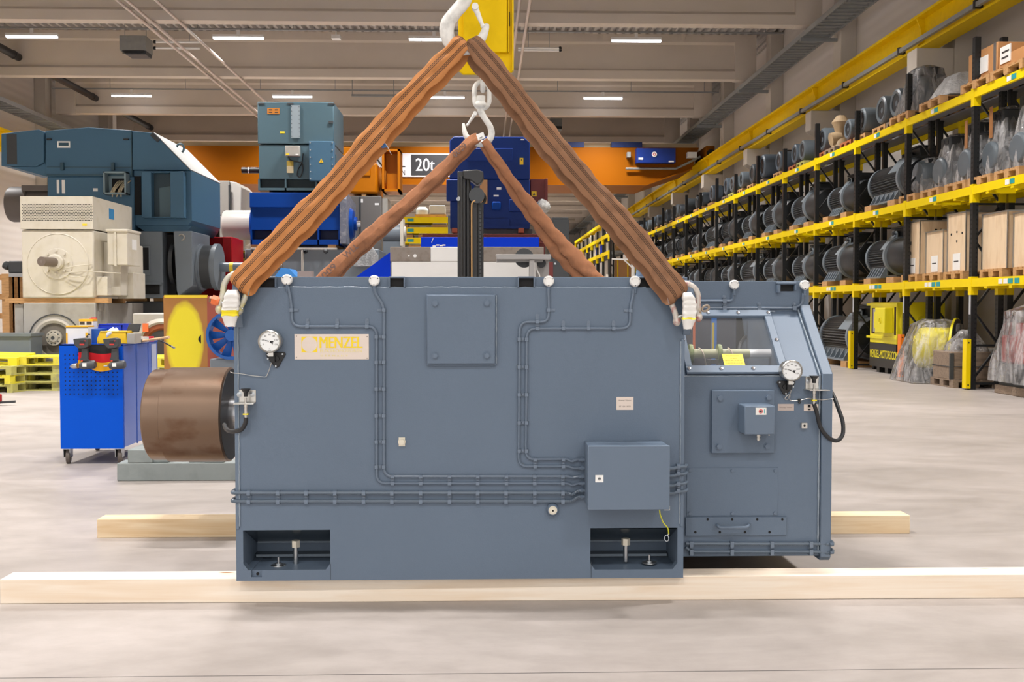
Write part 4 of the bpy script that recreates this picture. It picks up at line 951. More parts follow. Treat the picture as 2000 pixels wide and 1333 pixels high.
s1 = thing('lifting_sling', 'orange striped sling from the big hook to the left front shackle', 'sling', (Bl.x, Bl.y, Bl.z), 'brown lifting slings')
sling('webbing', at(897, 90, HKY), at(474, 553, FY - .075), .098, .108, .035, .03, SLO, s1, lat=.022, seed=3, gather=.12)
tg = MB(); p = at(752, 283, HKY - .06)
tg.tube([p + Vector((-.03, -.0, .02)), p + Vector((-.005, -.02, -.005)), p + Vector((.03, -.02, -.02))], .001, 4)
tg = MB(); a, c, d_, e_ = at(734, 277, HKY - .045), at(747, 290, HKY - .05), at(757, 287, HKY - .055), at(746, 272, HKY - .05); f1, f2 = at(764, 302, HKY - .02), at(754, 284, HKY - .03)
tg.add([a, c, d_, e_, f1, f2, a + Vector((0, .002, 0)), c + Vector((0, .002, 0)), d_ + Vector((0, .002, 0)), e_ + Vector((0, .002, 0)), f1 + Vector((0.002, .002, 0)), f2 + Vector((.002, .002, 0))], [(0,1,2,3),(9,8,7,6),(0,6,7,1),(1,7,8,2),(2,8,9,3),(3,9,6,0)])
tg.cur = 1; tg.add([d_, e_, f2, f1, d_ + Vector((.002, 0, 0)), e_ + Vector((.002, 0, 0)), f2 + Vector((.002, 0, 0)), f1 + Vector((.002, 0, 0))], [(0,1,2,3),(7,6,5,4),(0,4,5,1),(1,5,6,2),(2,6,7,3),(3,7,4,0)])
tg.build('sling_tag', [mat('blue_tag', '#4f83c4', .5), PAPER], s1)['label'] = 'blue and white load tag'
s2 = thing('lifting_sling', 'brown striped sling from the big hook to the right front shackle', 'sling', (Br.x, Br.y, Br.z), 'brown lifting slings')
sling('webbing', at(925, 92, HKY), at(1321, 569, FY - .075), .098, .112, .035, .03, SLB, s2, lat=-.024, seed=8, stripes=((.25, .285), (.31, .345), (.37, .405), (.66, .695), (.72, .755), (.78, .815)), gather=.12)
tg = MB(); pts = [at(1251, 510, HKY - .05), at(1253, 525, HKY - .06), at(1250, 540, HKY - .055), at(1243, 556, HKY - .045)]
secs = []
for i, p in enumerate(pts): wv = .02 + .004 * (i < 2); secs.append([p + Vector((-wv, 0, 0)), p + Vector((wv, -.003, .003)), p + Vector((wv, 0, .003)), p + Vector((-wv, .003, 0))])
tg.sweep(secs); tg.build('sling_tag', mat('pale_blue_tag', '#9fbce0', .4, var=.15, vs=20), s2)['label'] = 'pale blue taped load tag'
RY = 7.6
s3 = thing('lifting_sling', 'pinkish brown round sling from the small hook down to the rear left', 'sling', tuple(at(617, 561, RY)), 'brown lifting slings')
sl3 = sling('webbing', at(926, 275, 7.7), at(612, 566, RY), .088, .118, .028, .03, SLR, s3, lat=.014, thick=.05, wr=.014, seed=5, stripes=())
s4 = thing('lifting_sling', 'twisted brown sling from the small hook down to the rear right', 'sling', tuple(at(1172, 564, RY)), 'brown lifting slings')
def twisted(A_, B_, parent, seed=2):
    A_, B_ = Vector(A_), Vector(B_); b = MB(); rnd = random.Random(seed)
    for side in (0, 1):
        secs = []; n = 60
        for i in range(n + 1):
            t = i / n; d = (B_ - A_).normalized(); w = d.cross(Vector((0, 1, 0))).normalized()
            tw = 2.2 * t + .2 + PI * side * 0
            c = A_.lerp(B_, t) + w * ((-.012 - .026 * t) if side else (.012 + .03 * t)) + Vector((0, -.02 if side == 0 else .012, -.28 * t * (1 - t) * .9))
            ww = (.026 + .036 * t) * (1 + .12 * math.sin(t * 19 + side * 2)); hh = .014 + .012 * t
            sec = []
            for k in range(14):
                a = 2 * PI * k / 14; rr = 1 + .10 * math.sin(9 * t * 6 + 3 * a + side) + .07 * math.sin(t * 77 + a * 2)
                sec.append(c + w * (ww * math.cos(a) * rr) + Vector((0, -1, 0)) * (hh * math.sin(a) * rr))
            secs.append(sec)
        b.sweep(secs)
    c0 = B_
    return b.build('webbing', SLR, parent, ang=60)
twisted(at(943, 277, 7.7), at(1176, 572, RY), s4)
b = MB(); a, c, d_, e_ = [at(px, py, 7.63) for px, py in ((930, 263), (944, 258), (948, 270), (934, 275))]; b.add([a, c, d_, e_] + [p + Vector((0, .004, 0)) for p in (a, c, d_, e_)], [(3, 2, 1, 0), (4, 5, 6, 7), (0, 1, 5, 4), (1, 2, 6, 5), (2, 3, 7, 6), (3, 0, 4, 7)]); b.cur = 1; b.bar(at(936, 270, 7.625), at(942, 267.5, 7.625), .006, .004); b.build('sling_tag', [PAPER, DARKINK], s4)['label'] = 'white sling tag'
# hand-stencilled numbers on the rear left sling
p0, p1 = at(926, 275, 7.7), at(612, 566, RY); d = (p1 - p0).normalized(); up_ = Vector((-d.z, 0, d.x)) if d.x < 0 else Vector((d.z, 0, -d.x))
b = MB()
for st, t0, t1 in (('0009', .115, .04), ('0009', .95, .845), ('WLL', .79, .71)):
    o = p0.lerp(p1, t0 + 0) + Vector((0, -.062, -.01)); xd = (p0 - p1).normalized(); yd = Vector((0, -1, 0)).cross(xd); yd = -yd if yd.z < 0 else yd
    b.text(st, o, xd, yd, (t0 - t1) * (p1 - p0).length, .045, .01)
b.build('stencilled_number', mat('faded_stencil', '#6f5a55', .8), s3, smooth=False)

def hook(parent, pts, rad, Y, latch, ecc=.75, back=None):
    W = [at(px, py, Y) for px, py in pts]; k = Y / FPX
    sm = []; rs = []
    for i in range(len(W) - 1):
        p0, p1, p2, p3 = W[max(i - 1, 0)], W[i], W[i + 1], W[min(i + 2, len(W) - 1)]
        for j in range(5):
            t = j / 5; sm.append(.5 * ((2 * p1) + (p2 - p0) * t + (2 * p0 - 5 * p1 + 4 * p2 - p3) * t * t + (-p0 + 3 * p1 - 3 * p2 + p3) * t ** 3)); rs.append((rad[i] * (1 - t) + rad[i + 1] * t) * k)
    sm.append(W[-1]); rs.append(rad[-1] * k)
    b = MB(); b.tube(sm, rs, 16)
    for i in range(len(b.v)): b.v[i].y = Y + (b.v[i].y - Y) * ecc
    h = b.build('hook', WORNWHITE, parent, ang=60)
    l0, l1 = at(*latch[0], Y), at(*latch[1], Y); b = MB()
    b.tube([l0, l0.lerp(l1, .5), l1], [latch[2] * k, latch[2] * .8 * k, latch[2] * .55 * k], 8); b.cyl(l0 + Vector((0, -.02, 0)), l0 + Vector((0, .02, 0)), latch[2] * 1.1 * k, n=14); b.ball(l1, latch[2] * .8 * k, 8)
    b.build('safety_latch', WORNWHITE, h, ang=60); return h
hk = thing('crane_hook', 'big white sling hook with latch in front of the yellow block', 'hook', tuple(at(905, 100, HKY)), 'white lifting hooks')
hook(hk, [(914, -45), (913, -18), (906, 4), (888, 26), (875, 46), (873, 66), (882, 85), (902, 95), (925, 90), (941, 74), (949, 55), (951, 47)], [13, 13, 13, 13, 14.5, 14, 14, 13, 12.5, 9, 6.5, 4], HKY, ((928, 14), (943, 51), 6))
b = MB(); q = at(914, -40, HKY); b.cyl(q, q + Vector((0, 0, .14)), .05, n=20); b.tube([q + Vector((.07 * math.cos(t * PI / 8), 0, .22 + .11 * math.sin(t * PI / 8))) for t in range(16)], .024, 10, closed=True); b.build('swivel_eye', WORNWHITE, hk)
hk2 = thing('crane_hook', 'small white swivel hook hanging on the chain link below the yellow block', 'hook', tuple(at(938, 282, 7.7)), 'white lifting hooks')
hook(hk2, [(938, 212), (940, 220), (948, 233), (957, 247), (960, 261), (955, 274), (941, 281), (925, 278), (912, 268), (907, 255), (905, 241)], [7, 6.5, 5.5, 6, 6.5, 6.5, 6.5, 6, 5.5, 4.5, 2.5], 7.7, ((928, 222), (913, 244), 3.6))
b = MB(); k = 7.7 / FPX; c = at(941, 186, 7.7)
pts = [c + Vector((dx * k, 0, dz * k)) for dx, dz in [(14.5 * math.cos(math.radians(a)), (9 if math.sin(math.radians(a)) > 0 else -9) + 17 * math.sin(math.radians(a))) for a in range(0, 360, 15)]]
b.tube(pts, 4.6 * k, 10, closed=True); q = at(938, 205, 7.7); b.ball(q, 11 * k, 14, (1.15, 1, .8)); q2 = at(939, 193, 7.7); b.cyl(q2 + Vector((0, 0, -6 * k)), q2 + Vector((0, 0, 5 * k)), 8.5 * k, n=18)
b.build('swivel_ring', WORNWHITE, hk2, ang=60)
b = MB(); c = at(943, 152, 7.7)
b.tube([c + Vector((0, 14 * k * math.cos(a * PI / 12), (14 if math.sin(a * PI / 12) > 0 else -14) * k + 10 * k * math.sin(a * PI / 12))) for a in range(24)], 5 * k, 10, closed=True)
for i in range(0):
    cc = at(943, 152, 7.7) + Vector((0, 0, .135 * i)); ax = i % 2
    b.tube([cc + (Vector((12 * k * math.cos(a * PI / 8), 0, 0)) if ax else Vector((0, 12 * k * math.cos(a * PI / 8), 0))) + Vector((0, 0, 22 * k * math.sin(a * PI / 8))) for a in range(16)], 5 * k, 8, closed=True)
b.build('chain', WORNWHITE, hk2, ang=60)
# yellow lifting beam: end bracket facing the camera, beam running back above the picture
LB = thing('lifting_beam', 'yellow lifting beam end bracket hanging above the motor', 'lifting beam', tuple(at(948, 145, 5.35)))
def L_(px, py, Y=5.35): q = at(px, py, Y); return (q.x, q.z)
zt = 3.55
MB().prism([L_(895, 137), L_(904, 144.5), L_(993, 145), L_(1002, 139), (L_(1002, 100)[0], zt), (L_(895, 100)[0], zt)], 'y', 5.35, 5.38).build('end_plate', YELC, LB, bevel=.004)
MB().box(L_(905, 0)[0], L_(990, 0)[0], 5.325, 5.35, L_(948, 104)[1], zt).build('inner_plate', YELC, LB, bevel=.003)
b = MB(); b.box(L_(992, 0)[0], L_(993.5, 0)[0], 5.32, 5.35, L_(948, 104)[1], zt); b.box(L_(1000, 0)[0], L_(1003, 0)[0], 5.32, 5.36, L_(948, 139)[1], zt); b.build('edge_rib', YELC, LB)
b = MB()
for px in (919, 978): x, z = L_(px, 122); b.cyl((x, 5.352, z), (x, 5.338, z), .0155, n=20)
b.build('pin_end', YELC, LB)
x, z = L_(994.5, 38); MB().box(x - .003, x + .003, 5.335, 5.352, z - .035, z + .035).build('slot', VOID, LB)
MB().box(-.1, .09, 5.38, 8.0, zt - .3, zt).build('beam', YELC, LB)
MB().box(-.16, .02, 4.8, 5.4, zt - .14, zt).build('hook_arm', YELC, LB)
# bow shackles with padding
ZSH = mat('galvanised_shackle', '#c9c6b8', .4, metal=.45, var=.15, vs=12, dirt='#d2c63e', dirt_amt=.5)
RSH = mat('worn_red_shackle', '#c9c2ba', .5, metal=.3, var=.12, vs=14, dirt='#a33f3c', dirt_amt=.85)
def shackle(lab, pts, Y, r, m, pin, pinm, parent_grp):
    W = [at(px, py, Y) for px, py in pts]; root = thing('bow_shackle', lab, 'shackle', tuple(W[0]), parent_grp)
    sm = rounded(W, .02, 4); b = MB(); b.tube(sm, r, 14)
    for e in (W[0], W[-1]): b.ball(e, r * 1.45, 12, (1, 1.1, 1.2))
    b.build('bow', m, root, ang=60)
    a, c = at(*pin[0], Y), at(*pin[1], Y); d = (c - a).normalized(); b = MB(); b.cyl(a, c, r * .85, n=16)
    pn = b.build('pin', ZINC, root); hd = MB(); e = c if pin[2] else a; s = d if pin[2] else -d
    if pin[2]: hd.cyl(e - s * .012, e, .017, n=18); hd.tube([e + s * (.026 + .017 * math.cos(t * PI / 8)) + Vector((0, .003, .013 * math.sin(t * PI / 8))) for t in range(16)], .0055, 8, closed=True)
    else: hd.cyl(e - s * .018, e - s * .006, .022, n=18); hd.cyl(e - s * .006, e + s * .018, .024, n=6); hd.cur = 1; hd.cyl(e + s * .018, e + s * .03, .016, n=6)
    hd.build('pin_head', pinm, pn); return root
shackle('galvanised bow shackle with orange nut at the left front corner', [(428.5, 604), (430, 592), (436, 574), (437, 556), (446, 541), (461, 533), (474, 537), (482, 550), (483, 568), (476, 588), (467, 606)], FY - .07, .0138, ZSH, ((422, 588), (474, 604), 0), [mat('orange_nut', '#e2703a', .5), mat('rusty_nut', '#8c6a55', .5, metal=.5)], 'bow shackles at the front corners')
shackle('worn red and white bow shackle at the right front corner', [(1322, 628), (1318, 609), (1310, 590), (1308, 574), (1316, 560), (1330, 553), (1345, 555), (1358, 563), (1364, 577), (1363, 597), (1364, 620)], FY - .07, .0138, RSH, ((1318, 622), (1368, 606), 1), mat('bare_pin', '#a89a8a', .45, metal=.6), 'bow shackles at the front corners')
def padding(lab, pts, Y, w, tape, cap):
    b = MB(); secs = []; n = 26
    W = [at(px, py, Y) for px, py in pts]; path = rounded(W, .05, 8)
    for i, p in enumerate(path):
        t = i / (len(path) - 1); ww = w * (.86 + .14 * math.sin(PI * t) + .05 * math.sin(t * 24)); hh = .024 + .004 * math.sin(t * 31)
        if i == 0 or i == len(path) - 1: ww *= .72; hh *= .6
        secs.append([p + Vector((ww * (abs(math.cos(a)) ** .6) * (1 if math.cos(a) > 0 else -1), hh * (abs(math.sin(a)) ** .6) * (1 if math.sin(a) > 0 else -1), .002 * math.sin(5 * a + t * 20))) for a in [2 * PI * k / n for k in range(n)]])
    b.sweep(secs)
    root = thing('padding_wrap', lab, 'padding', tuple(W[-1])); b.build('felt', mat('white_felt', '#e7e5e1', .85, var=.08, vs=14, bump=.4, bs=30), root, ang=70)
    b = MB()
    for t0, t1 in tape:
        sl_ = [s for i, s in enumerate(secs) if t0 <= i / (len(secs) - 1) <= t1]
        cs = [[sum((q for q in s), Vector()) / len(s) + (q - sum((q for q in s), Vector()) / len(s)) * 1.05 for q in s] for s in sl_]
        b.sweep(cs)
    b.build('yellow_tape', mat('yellow_tape', '#f1dd1f', .5, var=.04), root, ang=70); return root
padding('white felt padding with wide yellow tape on the left shackle', [(454, 567), (452, 590), (449, 612), (450, 638)], FY - .105, .0385, ((.62, .86),), 0)
padding('white wrinkled felt padding on the right shackle', [(1342, 572), (1347, 592), (1346, 618), (1343, 643)], FY - .11, .032, ((.74, .88),), 0)
# ================================================================ left-hand stacks and the cart
def PB(b, x0, x1, y0, y1, Y, dep):
    a = rect(x0, x1, y0, y1, Y); b.box(a[0], a[1], Y, Y + dep, a[2], a[3]); return a
def euro_pallet(name='pallet', L_=1.2, W=.8):
    b = MB(); h = .144
    for i in range(5): w = .145 if i in (0, 2, 4) else .1; y = -W / 2 + w / 2 + (W - w) * i / 4 if i in (0, 4) else -W / 2 + W * (.5 if i == 2 else (.29 if i == 1 else .71)); b.box(-L_ / 2, L_ / 2, y - w / 2, y + w / 2, h - .022, h)
    for x in (-L_ / 2 + .0725, 0, L_ / 2 - .0725):
        b.box(x - .0725, x + .0725, -W / 2, W / 2, h - .044, h - .022)
        for y in (-W / 2 + .05, 0, W / 2 - .05): b.box(x - .0725, x + .0725, y - (.05 if y else .0725), y + (.05 if y else .0725), .022, h - .044)
    for y in (-W / 2 + .05, 0, W / 2 - .05): b.box(-L_ / 2, L_ / 2, y - .05, y + .05, 0, .022)
    return b
_pm = {}
def pallet(loc, m, rz, label, group, L_=1.2, W=.8, tilt=(0, 0)):
    k = (L_, W)
    if k not in _pm:
        o = euro_pallet('pallet', L_, W).build('pallet', m, base=False, smooth=False); _pm[k] = o.data
    else: o = bpy.data.objects.new('pallet', _pm[k]); COL.objects.link(o)
    o.material_slots[0].link = 'OBJECT'; o.material_slots[0].material = m
    o.location = loc; o.rotation_euler = (tilt[0], tilt[1], rz)
    return tag(o, label, 'pallet', group)
lv = ['lowest', 'second from below', 'third from below', 'topmost']
gp = at(128, 700, 17.7).x
for i in range(4): pallet((gp + random.uniform(-.02, .02), 17.7 + random.uniform(-.03, .03), .144 * i), YPALG if i < 3 else YPAL, random.uniform(-.03, .03), f'yellow-green pallet just left of the blue cart, {lv[i]} of its stack of four', 'faded yellow pallets on the floor', 1.3)
gp2 = at(20, 700, 17.6).x
for i in range(3): pallet((gp2 + random.uniform(-.02, .02), 17.6, .144 * i), (YPALG, YPAL, YPALG)[i], PI / 2 + random.uniform(-.04, .04) - .15, f'yellow-green pallet at the photo edge, {lv[i]} of its flat stack of three', 'faded yellow pallets on the floor')
pallet((gp2 - .32, 17.55, .46), mat('bright_yellow_paint', '#f0df2a', .6, var=.06), .05, 'bright yellow pallet lying tilted on the stack at the photo edge', 'faded yellow pallets on the floor', tilt=(.06, .03))
gp3 = at(318, 710, 17.2).x
for i in range(4): pallet((gp3, 17.4, .144 * i + .0), YPALG if i < 3 else YPAL, .04 * (i % 2), f'yellow pallet between the blue cart and the rusty panel, {lv[i]} of four', 'faded yellow pallets on the floor', .8, 1.2)
# grey steel trough behind the pallets
t = thing('steel_trough', 'long grey painted steel cover lying behind the yellow pallets', 'cover', tuple(at(40, 690, 18.5)))
b = MB(); a = PB(b, -30, 60, 653, 700, 18.35, .5); b.v = []; b.f = []; b.m = []
b.box(a[0], a[1], 18.35, 18.85, 0.0, a[3]); b.build('cover_body', MIDGREY, t, bevel=.02); MB().box(a[0] - .02, a[1] + .02, 18.32, 18.88, a[3] - .04, a[3] + .01).build('rim', MIDGREY, t)
# upright brown pallets and black part at the far left
for i, (px0, px1, py0, py1, lab) in enumerate(((-60, 18, 535, 655, 'brown wooden pallet stood upright at the photo edge behind the grey cover'), (14, 50, 540, 655, 'narrow brown wooden pallet stood upright beside the grey motor'))):
    a = rect(px0, px1, py0, py1, 20.2 + .25 * i); b = MB(); Y = 20.2 + .25 * i; w = a[1] - a[0]; h = a[3]
    for q in (0, .5, 1): x = a[0] + (w - .14) * q; b.box(x, x + .14, Y, Y + .022, 0, h); b.box(x, x + .14, Y + .022, Y + .12, 0.02, h - .02)
    for q in range(6): z = .03 + (h - .15) * q / 5; b.box(a[0], a[1], Y + .12, Y + .145, z, z + .11); b.box(a[0], a[1], Y - .02, Y, z, z + .06) if q % 2 == 0 else None
    tag(b.build('upright_pallet', WOODP, smooth=False), lab, 'pallet', 'brown pallets stood on edge')
t = thing('machine_part', 'black machine part with a light metal base on top of the upright pallets', 'machine part', tuple(at(27, 545, 20.3)))
b = MB(); a = PB(b, 17, 44, 534, 541, 20.15, .5); b.build('metal_base', ZINC, t); b = MB(); PB(b, 15, 44, 510, 534, 20.2, .4); q = at(15, 522, 20.3); b.cyl((q.x, 20.4, q.z), (q.x - .12, 20.4, q.z + .06), .08, n=10); b.build('black_body', SHADE, t, bevel=.03)
# ---- lower light grey motor with open bearing shield
LY = 19.0
def disc(b, px, py, Y, prof, n=48):
    c = at(px, py, Y); k = Y / FPX
    b.lathe([(r * k, h) for r, h in prof], (c.x, Y, c.z), (0, -1, 0), n); return c
t = thing('motor', 'light grey motor with an open round end standing on the floor under the cream motor', 'motor', tuple(at(110, 740, LY)))
b = MB(); a = rect(46, 187, 592, 700, LY); b.box(a[0], a[1], LY, LY + 2.0, .0, a[3]); b.build('housing', LGREY, t, bevel=.02)
b = MB(); a2 = rect(29, 46, 594, 700, LY + .1); b.box(a2[0], a2[1], LY + .1, LY + 1.6, .05, a2[3]); b.build('side_duct', LGREY, t, bevel=.01)
b = MB(); disc(b, 107, 664, LY, [(50, .0), (50, .012), (48, .014), (48, 0)]); b.build('shield_edge', SHADE, t)
rg = MB(); disc(rg, 107, 664, LY, [(31, .005), (40, .005), (41, .035), (37, .05), (32, .035), (31, .005)]); rg = rg.build('bearing_ring', mat('bare_cast_ring', '#bfb9ae', .4, metal=.3, var=.1), t)
b = MB(); disc(b, 107, 664, LY, [(0, .008), (31.5, .008), (31.5, .004), (0, .004)]); b.build('cavity', mat('dim_cast_interior', '#6b655d', .6, var=.25), rg)
b = MB(); disc(b, 107, 660, LY - .02, [(0, .0), (15, .0), (15, .05), (9, .05), (8, .07), (0, .07)]); b.cur = 1
c = at(107, 660, LY); k = LY / FPX
for i in range(10): an = i * PI / 5; b.cyl((c.x + 11.5 * k * math.cos(an), LY - .065, c.z + 11.5 * k * math.sin(an)), (c.x + 11.5 * k * math.cos(an), LY - .075, c.z + 11.5 * k * math.sin(an)), 1.3 * k, n=8)
b.cyl((c.x, LY - .092, c.z), (c.x, LY - .094, c.z), 3.5 * k, n=12); b.build('bearing_hub', [mat('bare_cast_ring', '#bfb9ae'), SHADE], rg)
b = MB(); a = rect(187, 202, 594, 690, LY + .5); b.box(a[0] - .05, a[1] + .02, LY + .6, LY + 1.9, .1, a[3] - .02); b.build('side_box', LGREY, t, bevel=.015)
# beams between
for px0, px1, nm, dy in ((10, 212, 'wooden beam under the front of the cream motor', .05), (60, 240, 'wooden beam under the rear of the cream motor', 1.5)):
    a = rect(px0, px1, 583, 592, LY + dy); tag(MB().box(a[0], a[1], LY + dy, LY + dy + .16, at(110, 592, LY).z, at(110, 583, LY).z).build('wooden_beam', WOODP), nm, 'beam', 'beams between the left motors')
# ---- cream motor
t = thing('motor', 'cream-coloured motor with perforated air hood and bare shaft end', 'motor', tuple(at(112, 583, LY)))
zb_, zt_ = at(112, 583, LY).z, at(112, 384, LY).z; zm = at(112, 449.5, LY).z
a = rect(42, 183, 449, 583, LY); hb = MB().box(a[0], a[1], LY, LY + 1.9, zb_, zm).build('housing', CREAM, t, bevel=.03)
a = rect(41, 182.5, 384, 449, LY); rx = a[1]
g = MB().box(a[0], a[1], LY - .03, LY + 2.05, zm + .015, zt_); g.cur = 1; x0, x1 = at(43.5, 415, LY - .03).x, at(180.5, 415, LY - .03).x; z0, z1 = at(110, 432, LY - .03).z, at(110, 398, LY - .03).z
nx, nz = 46, 11
for j in range(nz):
    for i in range(nx):
        x = x0 + (x1 - x0) * (i + .25 + .5 * (j % 2)) / nx; z = z0 + (z1 - z0) * (j + .5) / nz; r = .0105
        g.add([(x + r * math.cos(q * PI / 3), LY - .0312, z + r * math.sin(q * PI / 3)) for q in range(6)], [(0, 1, 2, 3, 4, 5)])
o = g.build('air_hood', [CREAM, VOID], t, smooth=False)
b = MB(); a = rect(161, 170, 437, 441, LY - .03); b.box(a[0], a[1], LY - .033, LY - .03, a[2], a[3]); b.build('yellow_sticker', YELLOWINK, t)
b = MB(); a = atx(213, 420, rx + .002); a2 = atx(219, 420, rx + .002); b.box(rx, rx + .004, a.y, a2.y + .1, at(110, 431, 20.2).z, at(110, 411, 20.2).z); b.build('blue_label', mat('blue_label', '#3f8ac0', .5), t)
es = MB(); disc(es, 113.5, 516, LY, [(0, 0), (59.5, 0), (59.5, .01), (58, .02), (57.5, .012), (30, .03), (29, .05), (0, .05)]); es = es.build('end_shield', CREAM, t)
b = MB(); c = disc(b, 110, 513, LY - .05, [(16, 0), (16, .06), (13, .09), (0, .09)]); b.build('bearing_cap', CREAM, es)
b = MB(); c = at(106, 513, LY); b.cyl((c.x + .05, LY - .1, c.z), (c.x - .03, LY - .48, c.z), .085, n=24); b.cyl((c.x - .03, LY - .481, c.z), (c.x - .03, LY - .483, c.z), .03, n=12); b.build('shaft', mat('dull_steel', '#8a7f78', .4, metal=.7, var=.15), es)
b = MB()
for an in range(8): q = at(110 + 23 * math.cos(an * PI / 4), 513 + 23 * math.sin(an * PI / 4), LY - .05); b.hexbolt(q, .022, .03)
b.build('shield_bolt', CREAM, es)
b = MB(); b.tube(rounded([at(127, 525, LY - .08), at(150, 519, LY - .12), at(181, 517, LY - .02)], .05), .008, 6); b.tube(rounded([at(130, 533, LY - .1), at(165, 530, LY - .14), at(236, 534, LY + .3)], .05), .009, 6); b.tube(rounded([at(125, 540, LY - .08), at(150, 542, LY - .12), at(174, 538, LY - .02)], .05), .007, 6); b.build('sensor_cables', CREAM, t)
b = MB(); a = rect(217, 269, 450, 518, LY + .25); b.box(rx + .15, a[1] - .19, LY + .25, LY + .95, a[2], a[3]); b.box(rx + .13, a[1] - .17, LY + .22, LY + .97, a[3] - .03, a[3] + .02); tb_ = b.build('terminal_box', CREAM, t, bevel=.012)
b = MB(); xm_ = (rx + .15 + a[1] - .19) / 2 - .03; b.box(xm_ - .02, xm_ + .02, LY + .22, LY + .25, a[2] - .02, a[3] - .03); b.build('box_flange', CREAM, tb_)
b = MB(); b.box(a[1] - .19, a[1] - .185, LY + .5, LY + .75, a[2] + .3, a[3] - .15); b.build('box_label', PAPER, tb_)
b = MB(); b.box(rx - .02, rx + .3, LY + .5, LY + 1.8, zb_ + .05, at(200, 470, LY).z); b.build('side_frame', CREAM, t, bevel=.02)
b = MB(); b.box(rx - .01, rx + .2, LY + .1, LY + .3, zb_ + .05, zb_ + .4); b.box(rx + .1, rx + .4, LY + .9, LY + 1.6, zb_, zb_ + .5); b.each('foot_bracket', CREAM, t, bevel=.01)
# ---- big teal motor with cooler hood
TY = 21.6
t = thing('motor', 'huge teal motor with sloping cooler hood, uppermost of the left stack', 'motor', tuple(at(230, 450, TY)))
def PZ(px, py, Y=TY): q = at(px, py, Y); return (q.x, q.z)
MB().prism([PZ(92, 345), PZ(92, 460), PZ(262, 460), PZ(262, 345)], 'y', TY, TY + 2.0).build('housing', TEAL, t, bevel=.02)
MB().prism([PZ(89, 345), PZ(89, 256), PZ(173, 249), PZ(258, 255), PZ(258, 345)], 'y', TY - .02, TY + 2.05).build('cooler_hood', TEAL, t, bevel=.015)
MB().prism([PZ(259, 332), PZ(259, 256), PZ(300, 260), PZ(372, 333)], 'y', TY - .02, TY + 2.4).build('outlet_hood', TEAL, t, bevel=.012)
MB().prism([PZ(259, 345), PZ(259, 332), PZ(372, 333), PZ(373, 430), PZ(366, 440), PZ(290, 440), PZ(262, 440)], 'y', TY + .06, TY + 2.4).build('outlet_box', TEAL, t, bevel=.012)
MB().prism([PZ(301, 259), PZ(303, 257), PZ(407, 349 - 22), PZ(373, 333)][:4], 'y', TY - .015, TY + 2.42).build('hood_cover', mat('dusty_pale_cover', '#9aa3a6', .6, var=.08), t) if False else None
b = MB(); p1, p2 = at(300, 259.5, TY), at(372, 332.5, TY); b.add([p1 + Vector((.005, -.02, .012)), p2 + Vector((.012, -.02, .012)), p2 + Vector((.012, 2.4, .012)), p1 + Vector((.005, 2.4, .012)), p1, p2, p2 + Vector((0, 2.4, 0)), p1 + Vector((0, 2.4, 0))], [(0,1,2,3),(7,6,5,4),(0,4,5,1),(1,5,6,2),(2,6,7,3),(3,7,4,0)])
b.build('hood_cover', mat('dusty_pale_cover', '#b3b4b2', .6, var=.08), t)
ih = MB(); ih.prism([PZ(5, 262), PZ(78, 254), PZ(88, 258), PZ(88, 318), PZ(72, 326), PZ(5, 325)], 'y', TY - .06, TY + 1.9); ih = ih.build('inlet_hood', TEAL, t, bevel=.012)
b = MB(); a = rect(13, 33, 262, 321, TY - .06); b.box(a[0], a[1], TY - .064, TY - .058, a[2], a[3]); b.build('inlet_grille', SHADE, ih)
MB().prism([PZ(20, 326), PZ(74, 326), PZ(88, 319), PZ(92, 345)], 'y', TY, TY + 1.8).build('hood_underside', TEAL, ih)
b = MB()
for px, py0, py1 in ((92, 330, 331), ): a = rect(92, 259, 326, 327.6, TY - .02); b.box(a[0], a[1], TY - .03, TY - .015, a[2], a[3])
a = rect(92, 257, 341, 344, TY - .02); b.box(a[0], a[1], TY - .045, TY - .015, a[2], a[3]); a = rect(256.5, 258.5, 257, 345, TY); b.box(a[0], a[1], TY - .03, TY, a[2], a[3]); b.build('seam_rail', mat('teal_dark_rail', '#2f5060', .45), t)
b = MB()
for px in (122, 221): a = rect(px - 3, px + 3, 318, 333, TY - .04); b.box(a[0], a[1], TY - .08, TY - .02, a[2], a[3])
b.build('clamp', mat('teal_dark_rail', '#2f5060'), t)
b = MB()
for px in (96, 246): a = rect(px - 4, px + 5, 271, 274, TY - .03); b.box(a[0], a[1], TY - .06, TY - .02, a[2], a[3])
b.build('lifting_bracket', BLACK, t)
b = MB(); a = rect(112, 137, 276, 289, TY - .02); b.box(a[0], a[1], TY - .026, TY - .02, a[2], a[3]); b.cur = 1; b.box(a[0] + .03, a[1] - .03, TY - .028, TY - .026, a[2] + .04, a[3] - .03); b.build('type_plate', [PAPER, mat('teal_dark_rail', '#2f5060')], t)
b = MB()
for px0, px1 in ((111, 116), (121, 127)): a = rect(px0, px1, 352, 378, TY); b.box(a[0], a[1], TY - .006, TY, a[2], a[3])
a = rect(182, 191, 368, 374, TY); b.box(a[0], a[1], TY - .006, TY, a[2], a[3]); b.build('paper_label', PAPER, t)
dk = MB(); a = rect(210, 254, 338, 382, TY); w = .035
dk.box(a[0], a[1], TY - .25, TY, a[2], a[2] + w); dk.box(a[0], a[1], TY - .25, TY, a[3] - w, a[3]); dk.box(a[0], a[0] + w, TY - .25, TY, a[2], a[3]); dk.box(a[1] - w, a[1], TY - .25, TY, a[2], a[3]); dk.box(a[0], a[1], TY - .02, TY, a[2], a[3])
dk = dk.build('terminal_frame', mat('pale_teal_frame', '#7d9199', .5), t, bevel=.006)
